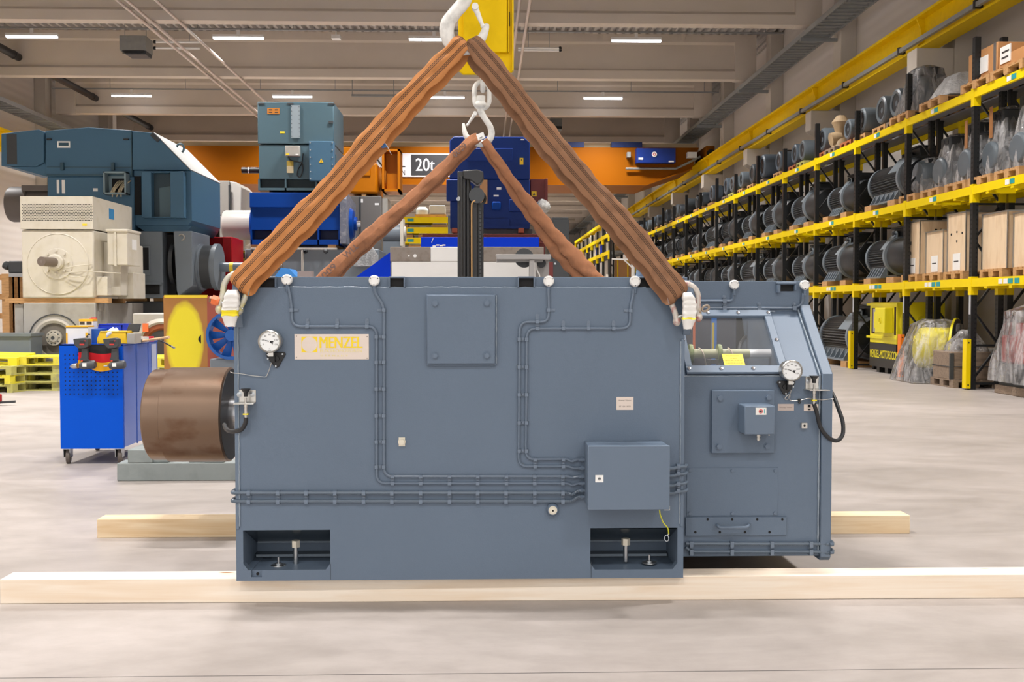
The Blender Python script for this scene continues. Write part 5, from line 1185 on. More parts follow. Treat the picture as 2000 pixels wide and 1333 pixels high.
b = MB(); b.box(a[0] + .1, a[1] - .05, TY - .03, TY - .02, a[2] + .06, a[3] - .12); b.build('dark_opening', VOID, dk)
b = MB()
for i in range(6):
    x = a[0] + .22 + i * .045; b.tube(rounded([(x + .05, TY - .04, a[2] + .3), (x + .02, TY - .14, a[2] + .25), (x - .04 - .02 * (i % 3), TY - .26, a[2] + .08), (x - .1, TY - .2, a[2] - .05 * (i % 2))], .08), .013, 6)
b.build('cable_ends', mat('bare_cable_ends', '#b5a98f', .5), dk)
vt = MB(); a = rect(278, 360, 335.5, 426, TY - .1); a2 = rect(297, 334, 338, 424, TY - .1)
vt.box(a[0], a2[0], TY - .15, TY + .1, a[2], a[3]); vt.box(a2[1], a[1], TY - .15, TY + .1, a[2], a[3]); vt.box(a2[0], a2[1], TY - .15, TY + .1, a2[3], a[3]); vt.box(a2[0], a2[1], TY - .15, TY + .1, a[2], a2[2])
vt = vt.build('outlet_frame', TEAL, t, bevel=.012); b = MB(); b.box(a2[0], a2[1], TY + .03, TY + .058, a2[2], a2[3]); b.build('outlet_recess', mat('dark_outlet', '#30434d', .6), vt)
b = MB(); b.prism([(a2[0] + .12, a2[2]), (a2[1], a2[2]), (a2[1], a2[3] - .25), (a2[0] + .12, a2[3] - .3)], 'y', TY + .0, TY + .029); b.build('inner_baffle', TEALG, vt)
b = MB(); a = rect(263, 276, 345, 420, TY + .06); b.box(a[0], a[1], TY + .03, TY + .07, a[2], a[3]); b.build('gap_panel', VOID, t)  # near-black sheet put in for the dark of the gap by the outlet
b = MB(); b.prism([PZ(262, 440), PZ(373, 440), PZ(362, 452), PZ(280, 452)], 'y', TY + .1, TY + 2.2); b.build('base_tray', TEAL, t)
ep = at(307, 272, TY); b = MB(); b.cyl(at(297, 262, TY - .03), at(311, 275, TY - .03), .05, n=10); b.build('grip_clamp', SHADE, t)
ey = at(352, 290, TY + 1.2); MB().tube([ey + Vector((.08 * math.cos(q * PI / 6), 0, .1 * math.sin(q * PI / 6))) for q in range(12)], .025, 8, closed=True).build('lifting_eye', TEALG, t)
bm = MB(); c = at(60, 396, TY); bm.lathe([(0, 0), (.36, 0), (.375, .05), (.375, .42), (.33, .44), (.33, 1.0), (0, 1.0)], (at(5, 396, TY).x, TY + .4, c.z), (1, 0, 0), 32); bm.box(at(38, 396, TY).x, at(92, 396, TY).x, TY + .1, TY + .6, c.z + .25, c.z + .37); bm.build('blower_motor', mat('brown_grey_motor', '#625b57', .5, var=.12), t)
# ---- grey motor below it
GY = 21.6
t = thing('motor', 'grey motor with fan cover and shaft carrying the teal motor', 'motor', tuple(at(340, 580, GY)))
zt_ = at(300, 452, GY).z; zb_ = at(300, 583, GY).z
a = rect(262, 318, 452, 583, GY); MB().box(a[0], a[1], GY, GY + 2, zb_, zt_).build('housing', MIDGREY, t, bevel=.02)
b = MB(); a = rect(266, 294, 480, 538, GY); b.box(a[0], a[1], GY - .02, GY, a[2], a[3]); hp = b.build('hatch', MIDGREY, t, bevel=.03); b = MB(); a = rect(269, 291, 484, 528, GY); b.box(a[0], a[1], GY - .025, GY - .015, a[2], a[3]); b.build('hatch_window', VOID, hp, bevel=.03)
b = MB(); a = rect(262, 318, 552, 556, GY); b.box(a[0], a[1] - .01, GY - .05, GY, a[2], a[3]); a = rect(264, 312, 556, 575, GY); b.cur = 1; b.box(a[0], a[1], GY - .01, GY, a[2], a[3]); b.build('base_ledge', [MIDGREY, VOID], t)
b = MB(); a = rect(318, 343, 452, 560, GY + .3); b.box(a[0], a[1], GY + .3, GY + 1.8, zb_, zt_ - .05); b.build('inner_frame', VOID, t)  # black block standing in for the shade in the gap between housings
b = MB(); c = at(345, 515, GY); b.lathe([(.42, 0), (.5, 0), (.5, .08), (.42, .08)], (c.x - .2, GY + .55, c.z), (1, 0, 0), 40); b.build('rotor_ring', SHADE, t)
fx = at(378, 500, GY).x; a = rect(342, 378, 452, 568, GY); MB().prism([(a[0], zt_), (a[1], zt_), (a[1], a[2] + .1), (a[1] - .3, a[2] - .12), (a[0] + .05, a[2])], 'y', GY - .1, GY + 1.3).build('fan_housing', MIDGREY, t, bevel=.02)
c = at(408, 522, GY + .5); kx = fx
MB().lathe([(0, 0), (.5, 0), (.5, .04), (.46, .05), (.46, .3), (.5, .31), (.5, .4), (.2, .42), (.0, .42)], (kx, GY + .55, c.z), (1, 0, 0), 40).build('fan_cover', MIDGREY, t)
MB().lathe([(.461, 0), (.463, 0), (.463, .2), (.461, .2)], (kx + .08, GY + .55, c.z), (1, 0, 0), 40).build('air_slots', SHADE, t)
sf = MB().cyl((kx + .4, GY + .55, c.z), (kx + .9, GY + .55, c.z), .105, n=28).build('shaft', mat('grey_shaft', '#6d7883', .35), t); MB().lathe([(.107, 0), (.107, .08)], (kx + .62, GY + .55, c.z), (1, 0, 0), 28).build('yellow_tape', YELLOWINK, sf)
b = MB(); a = rect(349, 357, 460, 468, GY - .1); q = at(355, 464, GY - .1); b.tube([q + Vector((.06 * math.cos(s_), -.02, .06 * math.sin(s_))) for s_ in [PI * .8 - i * PI * 1.3 / 8 for i in range(9)]], .015, 8); b.build('lifting_hook', LGREY, t)
# support under it
t = thing('motor', 'dark grey motor housing at the bottom, below the grey fan-cover motor', 'motor', tuple(at(300, 690, 21.6)))
a = rect(246, 322, 586, 700, 21.7); MB().box(a[0], a[1] + .8, 21.7, 23.4, .0, a[3] - .03).build('housing', SHADE, t, bevel=.02); a = rect(200, 248, 592, 640, 21.3); MB().box(a[0] + .1, a[1] + .2, 21.1, 22.2, 0, a[3]).build('end_box', LGREY, t, bevel=.02)
for px, lab in ((240, 'first wooden block under the grey fan-cover motor'), (300, 'second wooden block under the grey fan-cover motor')):
    q = at(px, 584, 21.8); tag(MB().box(q.x, q.x + .5, 21.8, 22.0, at(300, 586, 21.7).z - .03, at(300, 583, GY).z).build('wooden_block', WOODP), lab, 'block', 'packing blocks between the left motors')
tag(MB().box(at(290, 452, TY).x, at(345, 452, TY).x, TY + .25, TY + .5, at(300, 452, GY).z, at(300, 452, TY).z + .02).build('wooden_block', WOODP), 'dark packing block right under the teal motor base', 'block', 'packing blocks between the left motors')
# light grey motor with open stator behind the cart
t = thing('motor', 'pale grey motor with an open copper-wound stator beside the rusty panel', 'motor', tuple(at(300, 740, 18.6)))
SY2 = 18.6; a = rect(259, 330, 612, 740, SY2); MB().box(a[0], a[1] + .2, SY2, SY2 + 1.2, 0, a[3]).build('housing', LGREY, t, bevel=.03)
c = at(316, 672, SY2); k = SY2 / FPX; rs = MB(); rs.lathe([(38 * k, 0), (49 * k, 0), (49 * k, .02), (42 * k, .05), (38 * k, .02)], (c.x, SY2, c.z), (0, -1, 0), 48); rs = rs.build('stator_ring', mat('bare_cast_ring', '#bfb9ae'), t)
b = MB(); b.lathe([(26 * k, .004), (39 * k, .004), (39 * k, .02), (30 * k, .03), (26 * k, .004)], (c.x, SY2, c.z), (0, -1, 0), 48); b.build('copper_winding', mat('varnished_copper', '#8a4a26', .4, metal=.3, var=.4, vs=14), rs)
b = MB(); b.lathe([(0, .006), (27 * k, .006), (27 * k, .003), (0, .003)], (c.x, SY2, c.z), (0, -1, 0), 40); b.build('rotor_cavity', mat('dim_rotor', '#3a3634', .5, var=.3), rs)
q = at(286, 643, SY2); MB().box(q.x - .05, q.x + .05, SY2 - .06, SY2, q.z - .05, q.z + .1).build('orange_clamp', mat('orange_nut', '#e2703a'), rs)
# rust-red box with a sprayed yellow oval
PY_ = 15.0
m, nt, bb = newmat('red_primer_with_yellow_spray'); L = nt.links.new
tc = N(nt, 'ShaderNodeTexCoord'); mp = N(nt, 'ShaderNodeMapping'); L(tc.outputs['Object'], mp.inputs['Vector'])
a = rect(320, 405, 578, 730, PY_); cz_ = at(361, 667, PY_).z; cxm = at(361, 667, PY_).x; hw, hh = (a[1] - a[0]) * .41, abs(at(361, 592, PY_).z - cz_)
mp.inputs['Scale'].default_value = (1 / hw, 0, 1 / hh); xc0, zc0 = (a[0] + rect(320, 437, 578, 730, PY_)[1]) / 2, 0.0
mp.inputs['Location'].default_value = (-(cxm) / hw, 0, -cz_ / hh)
ln = N(nt, 'ShaderNodeVectorMath', operation='LENGTH'); L(mp.outputs[0], ln.inputs[0])
no = N(nt, 'ShaderNodeTexNoise'); no.inputs['Scale'].default_value = 7; L(tc.outputs['Object'], no.inputs['Vector'])
ad = N(nt, 'ShaderNodeMath', operation='MULTIPLY_ADD'); ad.inputs[1].default_value = .12; L(no.outputs['Fac'], ad.inputs[0]); L(ln.outputs['Value'], ad.inputs[2])
rp = N(nt, 'ShaderNodeValToRGB'); e = rp.color_ramp.elements; e[0].position = .80; e[0].color = lin('#f0de26'); e[1].position = 1.0; e[1].color = lin('#b0793a')
e3 = rp.color_ramp.elements.new(.93); e3.color = lin('#d8bc30'); mr = N(nt, 'ShaderNodeMapRange'); mr.inputs[2].default_value = 1.15; L(ad.outputs[0], mr.inputs[0]); L(mr.outputs[0], rp.inputs['Fac']); L(rp.outputs[0], bb.inputs['Base Color']); bb.inputs['Roughness'].default_value = .6
t = thing('sheet_metal_cover', 'rust-red sheet cover with a bright yellow sprayed oval', 'cover', (0, PY_, 0))
MB().box(a[0], a[1], PY_, PY_ + .02, .0, a[3]).build('front_sheet', m, t, smooth=False)
xe = rect(405, 436, 578, 730, PY_)[1]; MB().box(a[1], xe, PY_ + .0, PY_ + 1.1, 0, a[3]).box(a[0], a[1], PY_ + .02, PY_ + 1.1, 0, a[3] - .01).build('side_sheet', REDBR, t, smooth=False)
q = at(391, 663, PY_); MB().prism([(q.x + .012, q.z - .065)] + [(q.x + .012 - .04 * math.sin(i * PI / 10), q.z - .065 + .13 * i / 10) for i in range(1, 10)] + [(q.x + .012, q.z + .065)], 'y', PY_ - .003, PY_ + .001).build('hand_hole', VOID, t)
b = MB(); a3 = rect(321, 405, 578, 582, PY_); b.box(a3[0], a3[1], PY_ - .006, PY_ + .03, a3[2], a3[3] + .01); b.build('top_lip', YELLOWINK, t)
# blue fan wheel behind the motor
t = thing('fan_wheel', 'blue fan wheel on a grey stand behind the left end of the motor', 'fan', tuple(at(447, 760, 14.5)))
c = at(455, 655, 14.5); b = MB(); b.lathe([(.0, .0), (.08, .0), (.08, .12), (0, .12)], (c.x, 14.5, c.z), (0, -1, 0), 20)
for i in range(10): an = i * PI / 5; u = Vector((math.cos(an), 0, math.sin(an))); v = Vector((-u.z, 0, u.x)); p = Vector((c.x, 14.45, c.z)); b.add([p + u * .07 - v * .03, p + u * .3 - v * .06, p + u * .3 + v * .06 + Vector((0, .05, 0)), p + u * .07 + v * .03 + Vector((0, .05, 0)), p + u * .07 - v * .03 + Vector((0, .02, 0)), p + u * .3 - v * .06 + Vector((0, .02, 0)), p + u * .3 + v * .06 + Vector((0, .07, 0)), p + u * .07 + v * .03 + Vector((0, .07, 0))], [(0,1,2,3),(7,6,5,4),(0,4,5,1),(1,5,6,2),(2,6,7,3),(3,7,4,0)])
b.build('blade', mat('fan_blue', '#1257a8', .4), t); b = MB(); b.lathe([(.30, 0), (.34, 0), (.34, .2), (.30, .2)], (c.x, 14.55, c.z), (0, -1, 0), 40); b.build('rim', mat('fan_blue', '#1257a8'), t)
MB().box(c.x - .3, c.x + .3, 14.4, 14.8, 0, c.z - .33).build('stand', MIDGREY, t, bevel=.01)
# red motor and small yellow crate, pale cabinets
t = thing('motor', 'red motor with ribbed end between the grey shaft and the slings', 'motor', tuple(at(440, 600, 23.8)))
a = rect(413, 452, 463, 600, 23.8); MB().box(a[0] - 1.2, a[1], 23.8, 25.0, 0, a[3]).build('housing', RED, t, bevel=.02)
a = rect(452, 470, 467, 600, 23.9); MB().prism([(a[0], a[2]), (a[0], a[3]), (a[1], a[3]), (a[1], a[2])], 'y', 23.1, 23.8).build('end_plate', RED, t, bevel=.02)
b = MB(); b.bar(at(452, 530, 23.85), at(460, 480, 23.75), .06, .06); b.bar(at(437, 515, 23.78), at(447, 470, 23.75), .05, .05); b.build('rib', RED, t)
c = at(475, 521, 24.2); MB().cyl((c.x - .5, 24.3, c.z), (c.x + .9, 24.3, c.z), .09, n=20).build('shaft', mat('dull_steel', '#8a7f78'), t)
t = thing('crate', 'small yellow slotted crate beside the red motor', 'crate', tuple(at(482, 600, 26)))
a = rect(469, 497, 490, 511, 26); MB().box(a[0], a[1], 26, 26.6, a[2] + .0, a[3]).build('crate_body', YPAL, t, bevel=.01); b = MB()
for i in range(3): x = a[0] + (a[1] - a[0]) * (.12 + .3 * i); b.box(x, x + .07, 25.99, 26.0, a[2] + .08, a[3] - .06)
b.build('crate_slot', SHADE, t); MB().box(a[0], a[1], 26, 26.6, 0, a[2]).build('crate_stand', WOODG, t)
t = thing('cabinet', 'pale grey machine cabinet with a dusty white side, right of the teal motor', 'cabinet', tuple(at(435, 480, 27)))
a = rect(406, 448, 353, 421, 27); MB().box(a[0] - .8, a[1], 27, 28.5, a[2], a[3]).build('cabinet_body', LGREY, t, bevel=.02)
a2 = rect(449, 471, 354, 424, 27.1); MB().prism([(a2[0], a2[2]), (a2[0], a2[3]), (a2[1] - .12, a2[3] - .03), (a2[1], a2[3] - .16), (a2[1], a2[2])], 'y', 27.1, 28.5).build('rounded_end', mat('dusty_white', '#d8d4cc', .55, var=.08), t, bevel=.02)
b = MB(); q = rect(447, 450, 362, 416, 27); b.box(q[0], q[1], 26.96, 27.0, q[2], q[3]); b.build('hinge_bar', SHADE, t)
a3 = rect(407, 447, 421, 470, 27.2); b = MB(); b.box(a3[0], a3[1] - .35, 27.2, 28.3, a3[2], a3[3]); b.build('open_underside', mat('dark_copper_parts', '#3a2622', .6, var=.5, vs=8), t)
a4 = rect(429, 458, 422, 464, 27); MB().box(a4[0], a4[1], 27, 28.2, a4[2] - .2, a4[3]).build('lower_panel', LGREY, t, bevel=.01)
MB().box(a[0] - .8, a4[1], 27.1, 28.4, 0, a4[2] - .2).build('plinth', LGREY, t, bevel=.01)

# ---- blue workshop cart
CYc = 9.3
a = rect(117, 240, 673, 877, CYc); cx0, cx1, cz0_, cz1_ = a; cdp = 1.0
ct = thing('tool_cart', 'bright blue workshop cart with a perforated end panel on castors', 'cart', ((cx0 + cx1) / 2, CYc + .5, 0))
b = MB().box(cx0, cx1, CYc, CYc + .02, cz0_, cz1_); b.cur = 1; g0 = at(127, 694, CYc); g1_ = at(229.5, 770, CYc)
for j in range(10):
    for i in range(13):
        x = g0.x + (g1_.x - g0.x) * i / 12; z = g0.z + (g1_.z - g0.z) * j / 9
        b.add([(x + .0062 * math.cos(q * PI / 4), CYc - .001, z + .0062 * math.sin(q * PI / 4)) for q in range(8)], [tuple(range(8))])
fp = b.build('end_panel', [BLUECART, VOID], ct, smooth=False)
MB().box(cx0, cx1 - .004, CYc + .02, CYc + cdp, cz0_ + .01, cz1_ - .012).build('carcass', BLUECART, ct)
b = MB(); b.box(cx1 - .004, cx1 + .004, CYc + .36, CYc + .375, cz0_, cz1_); b.box(cx1 - .004, cx1 + .004, CYc + .02, CYc + cdp, cz1_ - .012, cz1_); b.box(cx1 - .004, cx1 + .003, CYc + .7, CYc + .712, cz0_, cz1_); b.build('side_edge', mat('blue_cart_edge', '#0c4aa8', .35), ct)
for k_, (y0, y1) in enumerate(((.03, .355), (.385, .695), (.715, .98))): MB().box(cx1 - .004, cx1 + .001, CYc + y0, CYc + y1, cz0_ + .01, cz1_ - .015).build('door', mat('blue_cart_side', '#3b62b8', .2, var=.05), ct)
lp = MB().box(cx1 + .001, cx1 + .005, CYc + .80, CYc + .94, cz1_ - .33, cz1_ - .03).build('document_sleeve', mat('sleeve_grey', '#aeb6cf', .4), ct)
MB().box(cx0, cx1, CYc, CYc + cdp, cz1_ - .012, cz1_).build('top_plate', BLUECART, ct)
for px, y in ((133, .06), (234, .06), (190, .9)):
    x = at(px, 890, CYc + y).x; cs = MB(); y_ = CYc + y; cs.prism([(y_ - .035, cz0_), (y_ + .035, cz0_), (y_ + .03, .06), (y_ - .03, .06)], 'x', x - .032, x - .026); cs.prism([(y_ - .035, cz0_), (y_ + .035, cz0_), (y_ + .03, .06), (y_ - .03, .06)], 'x', x + .026, x + .032); cs.box(x - .035, x + .035, y_ - .04, y_ + .04, cz0_ - .008, cz0_)
    cs = cs.build('castor', ZINC, ct); w_ = MB().lathe([(0, -.018), (.06, -.018), (.066, -.012), (.066, .012), (.06, .018), (0, .018)], (x, y_ + .012, .066), (1, .25, 0), 28).build('castor_wheel', mat('grey_rubber', '#5f5650', .6), cs)
# things on and at the cart
# flag hung on the end panel
fl = MB(); cols = []
x0, x1 = at(153.5, 700, CYc).x, at(222, 700, CYc).x; zt_ = at(190, 674, CYc).z; zb_ = at(190, 721, CYc).z
nu, nv = 24, 12; vs = []
for j in range(nv + 1):
    for i in range(nu + 1):
        u = i / nu; v = j / nv; vs.append((x0 + (x1 - x0) * u + .01 * math.sin(v * 3) - .012 * v * (1 - u), CYc - .009 - .005 * math.sin(u * 9 + v * 2), zt_ + (zb_ - zt_) * v + .012 * math.sin(u * 6.5 + .5) * (.3 + v) - .012 * u * v))
n0 = len(vs); vs2 = vs + [(x, y + .002, z) for x, y, z in vs]; fs = []
b = MB()
for j in range(nv):
    for i in range(nu):
        q = j * (nu + 1) + i; fs.append((j, (q, q + nu + 1, q + nu + 2, q + 1))); fs.append((j, (n0 + q, n0 + q + 1, n0 + q + nu + 2, n0 + q + nu + 1)))
b.v = [Vector(p) for p in vs2]
for j, f in fs: b.f.append(list(f)); b.m.append(0 if j < 4 else 1 if j < 8 else 2)
tag(b.build('flag', [mat('flag_black', '#1c1b1c', .8), mat('flag_red', '#d41322', .8), mat('flag_gold', '#f2b01a', .8)], ang=80), 'black, red and gold striped flag hanging on the blue cart end panel', 'flag')
DRG = mat('dark_grey_tool_body', '#3b3c3e', .5, var=.08); DRR = mat('tool_red', '#c8332f', .5)
def drill(px, chuck, lab):
    k = CYc / FPX; Y = CYc - .09
    def U(dx, dy): q = at(px + dx, 700 + dy, Y); return (q.x, q.z)
    r = thing('cordless_drill', lab, 'drill', (at(px, 715, Y).x, Y, at(px, 715, Y).z), 'cordless drills hung upside down on the cart')
    bt = MB().prism([U(-18, -38), U(-16, -26), U(-8, -19), U(7, -20), U(12, -24), U(11, -38), U(4, -40)], 'y', Y - .04, Y + .04).build('battery', DRG, r, bevel=.006)
    b = MB(); q0, q1 = U(-5, -29), U(5, -34); b.box(q0[0], q1[0], Y - .042, Y - .04, q0[1], q1[1]); b.cur = 1; q0, q1 = U(-5, -28.5), U(4, -25.5); b.box(q0[0], q1[0], Y - .042, Y - .04, q0[1], q1[1]); q0, q1 = U(4.5, -35), U(6.5, -33); b.box(q0[0], q1[0], Y - .043, Y - .042, q0[1], q1[1]); b.build('battery_label', [mat('label_black', '#222222', .4), DRR], bt)
    MB().prism([U(-3, -20), U(8, -20), U(9, 2), U(12, 6), U(-6, 6), U(-4, -4)], 'y', Y - .022, Y + .022).build('grip', DRG, r, bevel=.006)
    MB().prism([U(-4, -2), U(-7, 1), U(-6, 5), U(-2, 5)], 'y', Y - .012, Y + .012).build('trigger', SHADE, r, bevel=.002)
    a_, c_ = U(16, 12), U(-14, 15); hz = (a_[1] + c_[1]) / 2
    MB().lathe([(0, 0), (.03, 0), (.037, .01), (.039, .06), (.037, .11), (.03, .125), (.024, .14), (0, .14)], (a_[0] + .03, Y, a_[1]), (c_[0] - a_[0], 0, c_[1] - a_[1]), 24).build('motor_housing', mat('tool_grey', '#4c4d50', .45), r)
    e = Vector((c_[0], Y, c_[1])); d = Vector((c_[0] - a_[0], 0, c_[1] - a_[1])).normalized(); b = MB()
    if chuck: b.lathe([(0, 0), (.026, 0), (.026, .03), (.018, .05), (.009, .062), (0, .062)], e - d * .005, d, 20)
    else: b.cyl(e - d * .01, e + d * .022, .008, n=10)
    b.build('chuck', ZINC if chuck else STEEL, r)
    q = U(-2, 4.5); MB().box(q[0] - .008, q[0] + .008, Y - .026, Y + .026, q[1] - .006, q[1] + .004).build('direction_switch', DRR, r)
    b = MB(); q0, q1 = U(0, 9), U(8, 16); b.box(q0[0], q1[0], Y - .0385, Y - .037, q0[1], q1[1]); b.build('housing_label', PAPER, r)
    MB().box(U(2, -19)[0] - .012, U(2, -19)[0] + .012, Y, CYc - .001, U(2, -19)[1] - .004, U(2, -19)[1] + .004).build('hanger_hook', ZINC, r)
    return r
drill(164, True, 'cordless drill with a silver chuck hanging upside down on the cart, nearer the pallets')
drill(222, False, 'cordless impact driver hanging upside down at the cart corner')
ZT_ = cz1_ + .0005
def onbox(lab, name, cat, px0, px1, py0, Y, dep, m, group=None, bev=.003):
    a = rect(px0, px1, py0, 673, Y); o = MB().box(a[0], a[1], Y, Y + dep, ZT_, a[3]).build(name, m, bevel=bev); return tag(o, lab, cat, group), a
WHC = mat('carton_white', '#e6e4df', .6, var=.04)
for i, (p0, p1) in enumerate(((129, 147.5), (147.5, 172))):
    a = rect(p0, p1, 637, 673, CYc + .12); r = thing('product_carton', ('white and yellow carton at the cart edge nearest the pallets', 'white and yellow carton with black diamonds beside it')[i], 'carton', ((a[0] + a[1]) / 2, CYc + .2, ZT_))
    MB().box(a[0], a[1], CYc + .12, CYc + .27, ZT_, a[3]).build('box', WHC, r)
    b = MB(); h = a[3] - ZT_; b.box(a[0] - .0005, a[1] + .0005, CYc + .1185, CYc + .2705, a[3] - .012, a[3] + .001)
    if i == 0: b.box(a[0], a[0] + .014, CYc + .1185, CYc + .12, ZT_, ZT_ + h * .6)
    else: b.box(a[1] - .024, a[1] + .0005, CYc + .1185, CYc + .12, ZT_, ZT_ + h * .62)
    b.cur = 1; b.box(a[0], a[1], CYc + .118, CYc + .12, a[3] - .02, a[3] - .013)
    if i:
        for cxx_, czz_ in ((at(160.5, 658, CYc).x, at(160, 658.5, CYc).z), (at(164, 654.5, CYc).x, at(160, 654.5, CYc).z)): b.add([(cxx_ + dx, CYc + .118, czz_ + dz) for dx, dz in ((-.012, 0), (0, -.012), (.012, 0), (0, .012))], [(0, 1, 2, 3)])
    b.build('printed_band', [mat('carton_yellow', '#f0b41c', .5), DARKINK], r)
a = rect(155, 181, 624, 673, CYc + .3); r = thing('product_carton', 'white carton with yellow lid band and two dark cans printed, behind the front pair', 'carton', ((a[0] + a[1]) / 2, CYc + .35, ZT_)); MB().box(a[0], a[1], CYc + .3, CYc + .42, ZT_, a[3]).build('box', WHC, r)
b = MB(); b.box(a[0] - .001, a[1] + .001, CYc + .298, CYc + .421, a[3] - .02, a[3] + .001); b.cur = 1; b.box(a[0] + .005, a[0] + .05, CYc + .298, CYc + .3, a[3] - .05, a[3] - .022); b.box(a[1] - .055, a[1] - .008, CYc + .298, CYc + .3, a[3] - .05, a[3] - .022); b.build('printed_band', [mat('carton_yellow', '#f0b41c'), DARKINK], r)
onbox('plain blue box on the cart between the cartons and the yellow bin', 'blue_box', 'box', 172.5, 194, 643, CYc + .2, .2, mat('box_blue', '#1450a4', .4))
def bin_(lab, px0, px1, py0, Y, dep, m, base=None):
    a = rect(px0, px1, py0, 673, Y); z0 = ZT_ if base is None else base; b = MB(); w = .006; s_ = .03
    b.box(a[0] + s_ / 2, a[1] - .01, Y, Y + dep, z0, z0 + w); b.prism([(a[0] + s_ / 2, z0), (a[1] - .012, z0), (a[1], a[3]), (a[0] + s_, a[3]), (a[0], z0 + (a[3] - z0) * .4)], 'y', Y, Y + w); b.prism([(a[0] + s_ / 2, z0), (a[1] - .012, z0), (a[1], a[3]), (a[0] + s_, a[3]), (a[0], z0 + (a[3] - z0) * .4)], 'y', Y + dep - w, Y + dep)
    b.box(a[1] - .014, a[1], Y, Y + dep, z0, a[3]); b.box(a[0], a[0] + w, Y, Y + dep, z0, z0 + (a[3] - z0) * .4)
    b.box(a[0] + s_, a[1] + .006, Y - .006, Y + .004, a[3] - .012, a[3]); b.box(a[0] + s_, a[1] + .006, Y + dep - .004, Y + dep + .006, a[3] - .012, a[3])
    return tag(b.build('storage_bin', m, bevel=.002), lab, 'bin', 'open storage bins on the cart'), a
yb_, ya = bin_('yellow open storage bin on the cart with a white cloth in it', 189.5, 249, 647, CYc + .12, .16, mat('bin_yellow', '#f7c81f', .4, var=.03))
bb_, ba = bin_('blue open storage bin behind the yellow bin', 187, 240, 633, CYc + .42, .2, mat('bin_blue', '#0a35c0', .4, var=.03))
b = MB(); b.sweep([[Vector((ya[0] + .08 + .03 * math.cos(q * PI / 5) * s_ + .05 * h, CYc + .2 + .06 * math.sin(q * PI / 5) * s_, ya[3] - .09 + .115 * h + .012 * math.sin(q * 2.3 + h * 4))) for q in range(10)] for s_, h in ((.6, 0), (1.4, .35), (1.7, .6), (1.3, .85), (.4, 1.0))]); tag(b.build('cloth', PAPER, ang=80), 'crumpled white cloth in the yellow bin', 'cloth')
r = thing('spray_bottle', 'clear bottle with a red spray head behind the cartons', 'bottle', (at(184, 650, CYc + .35).x, CYc + .5, ZT_)); c = at(184, 650, CYc + .5); MB().lathe([(0, 0), (.04, 0), (.042, .13), (.025, .17), (.014, .19), (0, .19)], (c.x, CYc + .5, ZT_), (0, 0, 1), 20).build('bottle_body', mat('pale_bottle', '#cfc9c2', .3), r); MB().box(c.x - .02, c.x + .025, CYc + .485, CYc + .515, ZT_ + .19, ZT_ + .235).cyl((c.x - .04, CYc + .5, ZT_ + .22), (c.x, CYc + .5, ZT_ + .22), .01, n=8).build('spray_head', mat('spray_red', '#d8293a', .4), r)
a = rect(248, 264, 653, 673, CYc + .1); r = thing('dispenser_box', 'grey steel box with an open black lid at the cart corner', 'box', ((a[0] + a[1]) / 2, CYc + .2, ZT_)); MB().box(a[0] - .0, a[1] - .005, CYc + .1, CYc + .28, ZT_, a[3] + .005).build('box', LGREY, r, bevel=.003)
lo_, hi_ = at(244, 648, CYc + .2), at(272, 633, CYc + .2); b = MB(); b.prism([(lo_.x + .0, lo_.z), (lo_.x + .11, lo_.z - .005), (hi_.x, hi_.z), (hi_.x - .11, hi_.z)], 'y', CYc + .24, CYc + .265); b.build('lid', SHADE, r, bevel=.004)
r = thing('hammer', 'hammer with a light wooden handle sticking out over the cart edge', 'hammer', tuple(at(276, 667, CYc + .45))); MB().cyl(at(276, 667, CYc + .45), at(330, 659, CYc + .2), .0125, n=12).build('shank', mat('beech_wood', '#dcb58c', .5), r); q = at(275, 667, CYc + .455); MB().box(q.x - .02, q.x + .02, q.y - .05, q.y + .05, ZT_, q.z + .018).build('hammer_head', SHADE, r, bevel=.005)
r = tag(MB().tube(rounded([at(296, 662, CYc + .5), at(312, 665, CYc + .4), at(326, 672, CYc + .3), at(337, 678, CYc + .25)], .06), .007, 8).build('tool_hose', HOSE), 'thin black hose with a metal nozzle hanging over the cart edge', 'hose'); MB().cyl(at(335, 677, CYc + .255), at(341, 680, CYc + .235), .009, n=10).build('hose_nozzle', ZINC, r)
tag(MB().box(at(264, 668, CYc + .5).x, at(284, 668, CYc + .5).x, CYc + .45, CYc + .6, ZT_, ZT_ + .05).build('white_parts_tray', WHC), 'low white tray beside the hammer handle', 'tray'); q = at(288, 660, CYc + .6); tag(MB().cyl((q.x, CYc + .7, ZT_), (q.x, CYc + .7, ZT_ + .05), .03, n=14).build('red_jar', mat('spray_red', '#d8293a')), 'small red jar standing on the cart by the hammer', 'jar')

# ---- painted blocks on the floor behind the coupling
SLEEP = mat('grey_sleeper', '#868d8c', .7, var=.14, vs=3, bump=.15, bs=30, dirt='#6f7674', dirt_amt=.4)
BY = 8.4
a = rect(228, 455, 905, 940, BY); tag(MB().box(a[0], a[1] + .9, BY, BY + .2, 0, a[3]).build('sleeper', SLEEP, bevel=.008), 'long grey painted sleeper on the floor behind the coupling', 'sleeper', 'grey painted sleepers behind the coupling')
ZS = a[3]
for px0, px1, py0, dy, lab in ((249, 303, 879, .0, 'grey block laid lengthwise on the sleeper, nearest the blue cart'), (281, 334, 885, .02, 'grey block laid lengthwise on the sleeper, beside the coupling'), (368, 404, 897, .03, 'low grey block under the coupling on the sleeper'), (399, 437, 898, .01, 'light concrete-coloured block on the sleeper by the motor')):
    q = rect(px0, px1, py0, 905, BY + dy); tag(MB().box(q[0], q[1] - (.0 if px0 > 300 else .02), BY + dy, BY + dy + (1.15 if px0 < 300 else .5), ZS, q[3]).build('sleeper_block', SLEEP, bevel=.008), lab, 'block', 'grey painted sleepers behind the coupling')
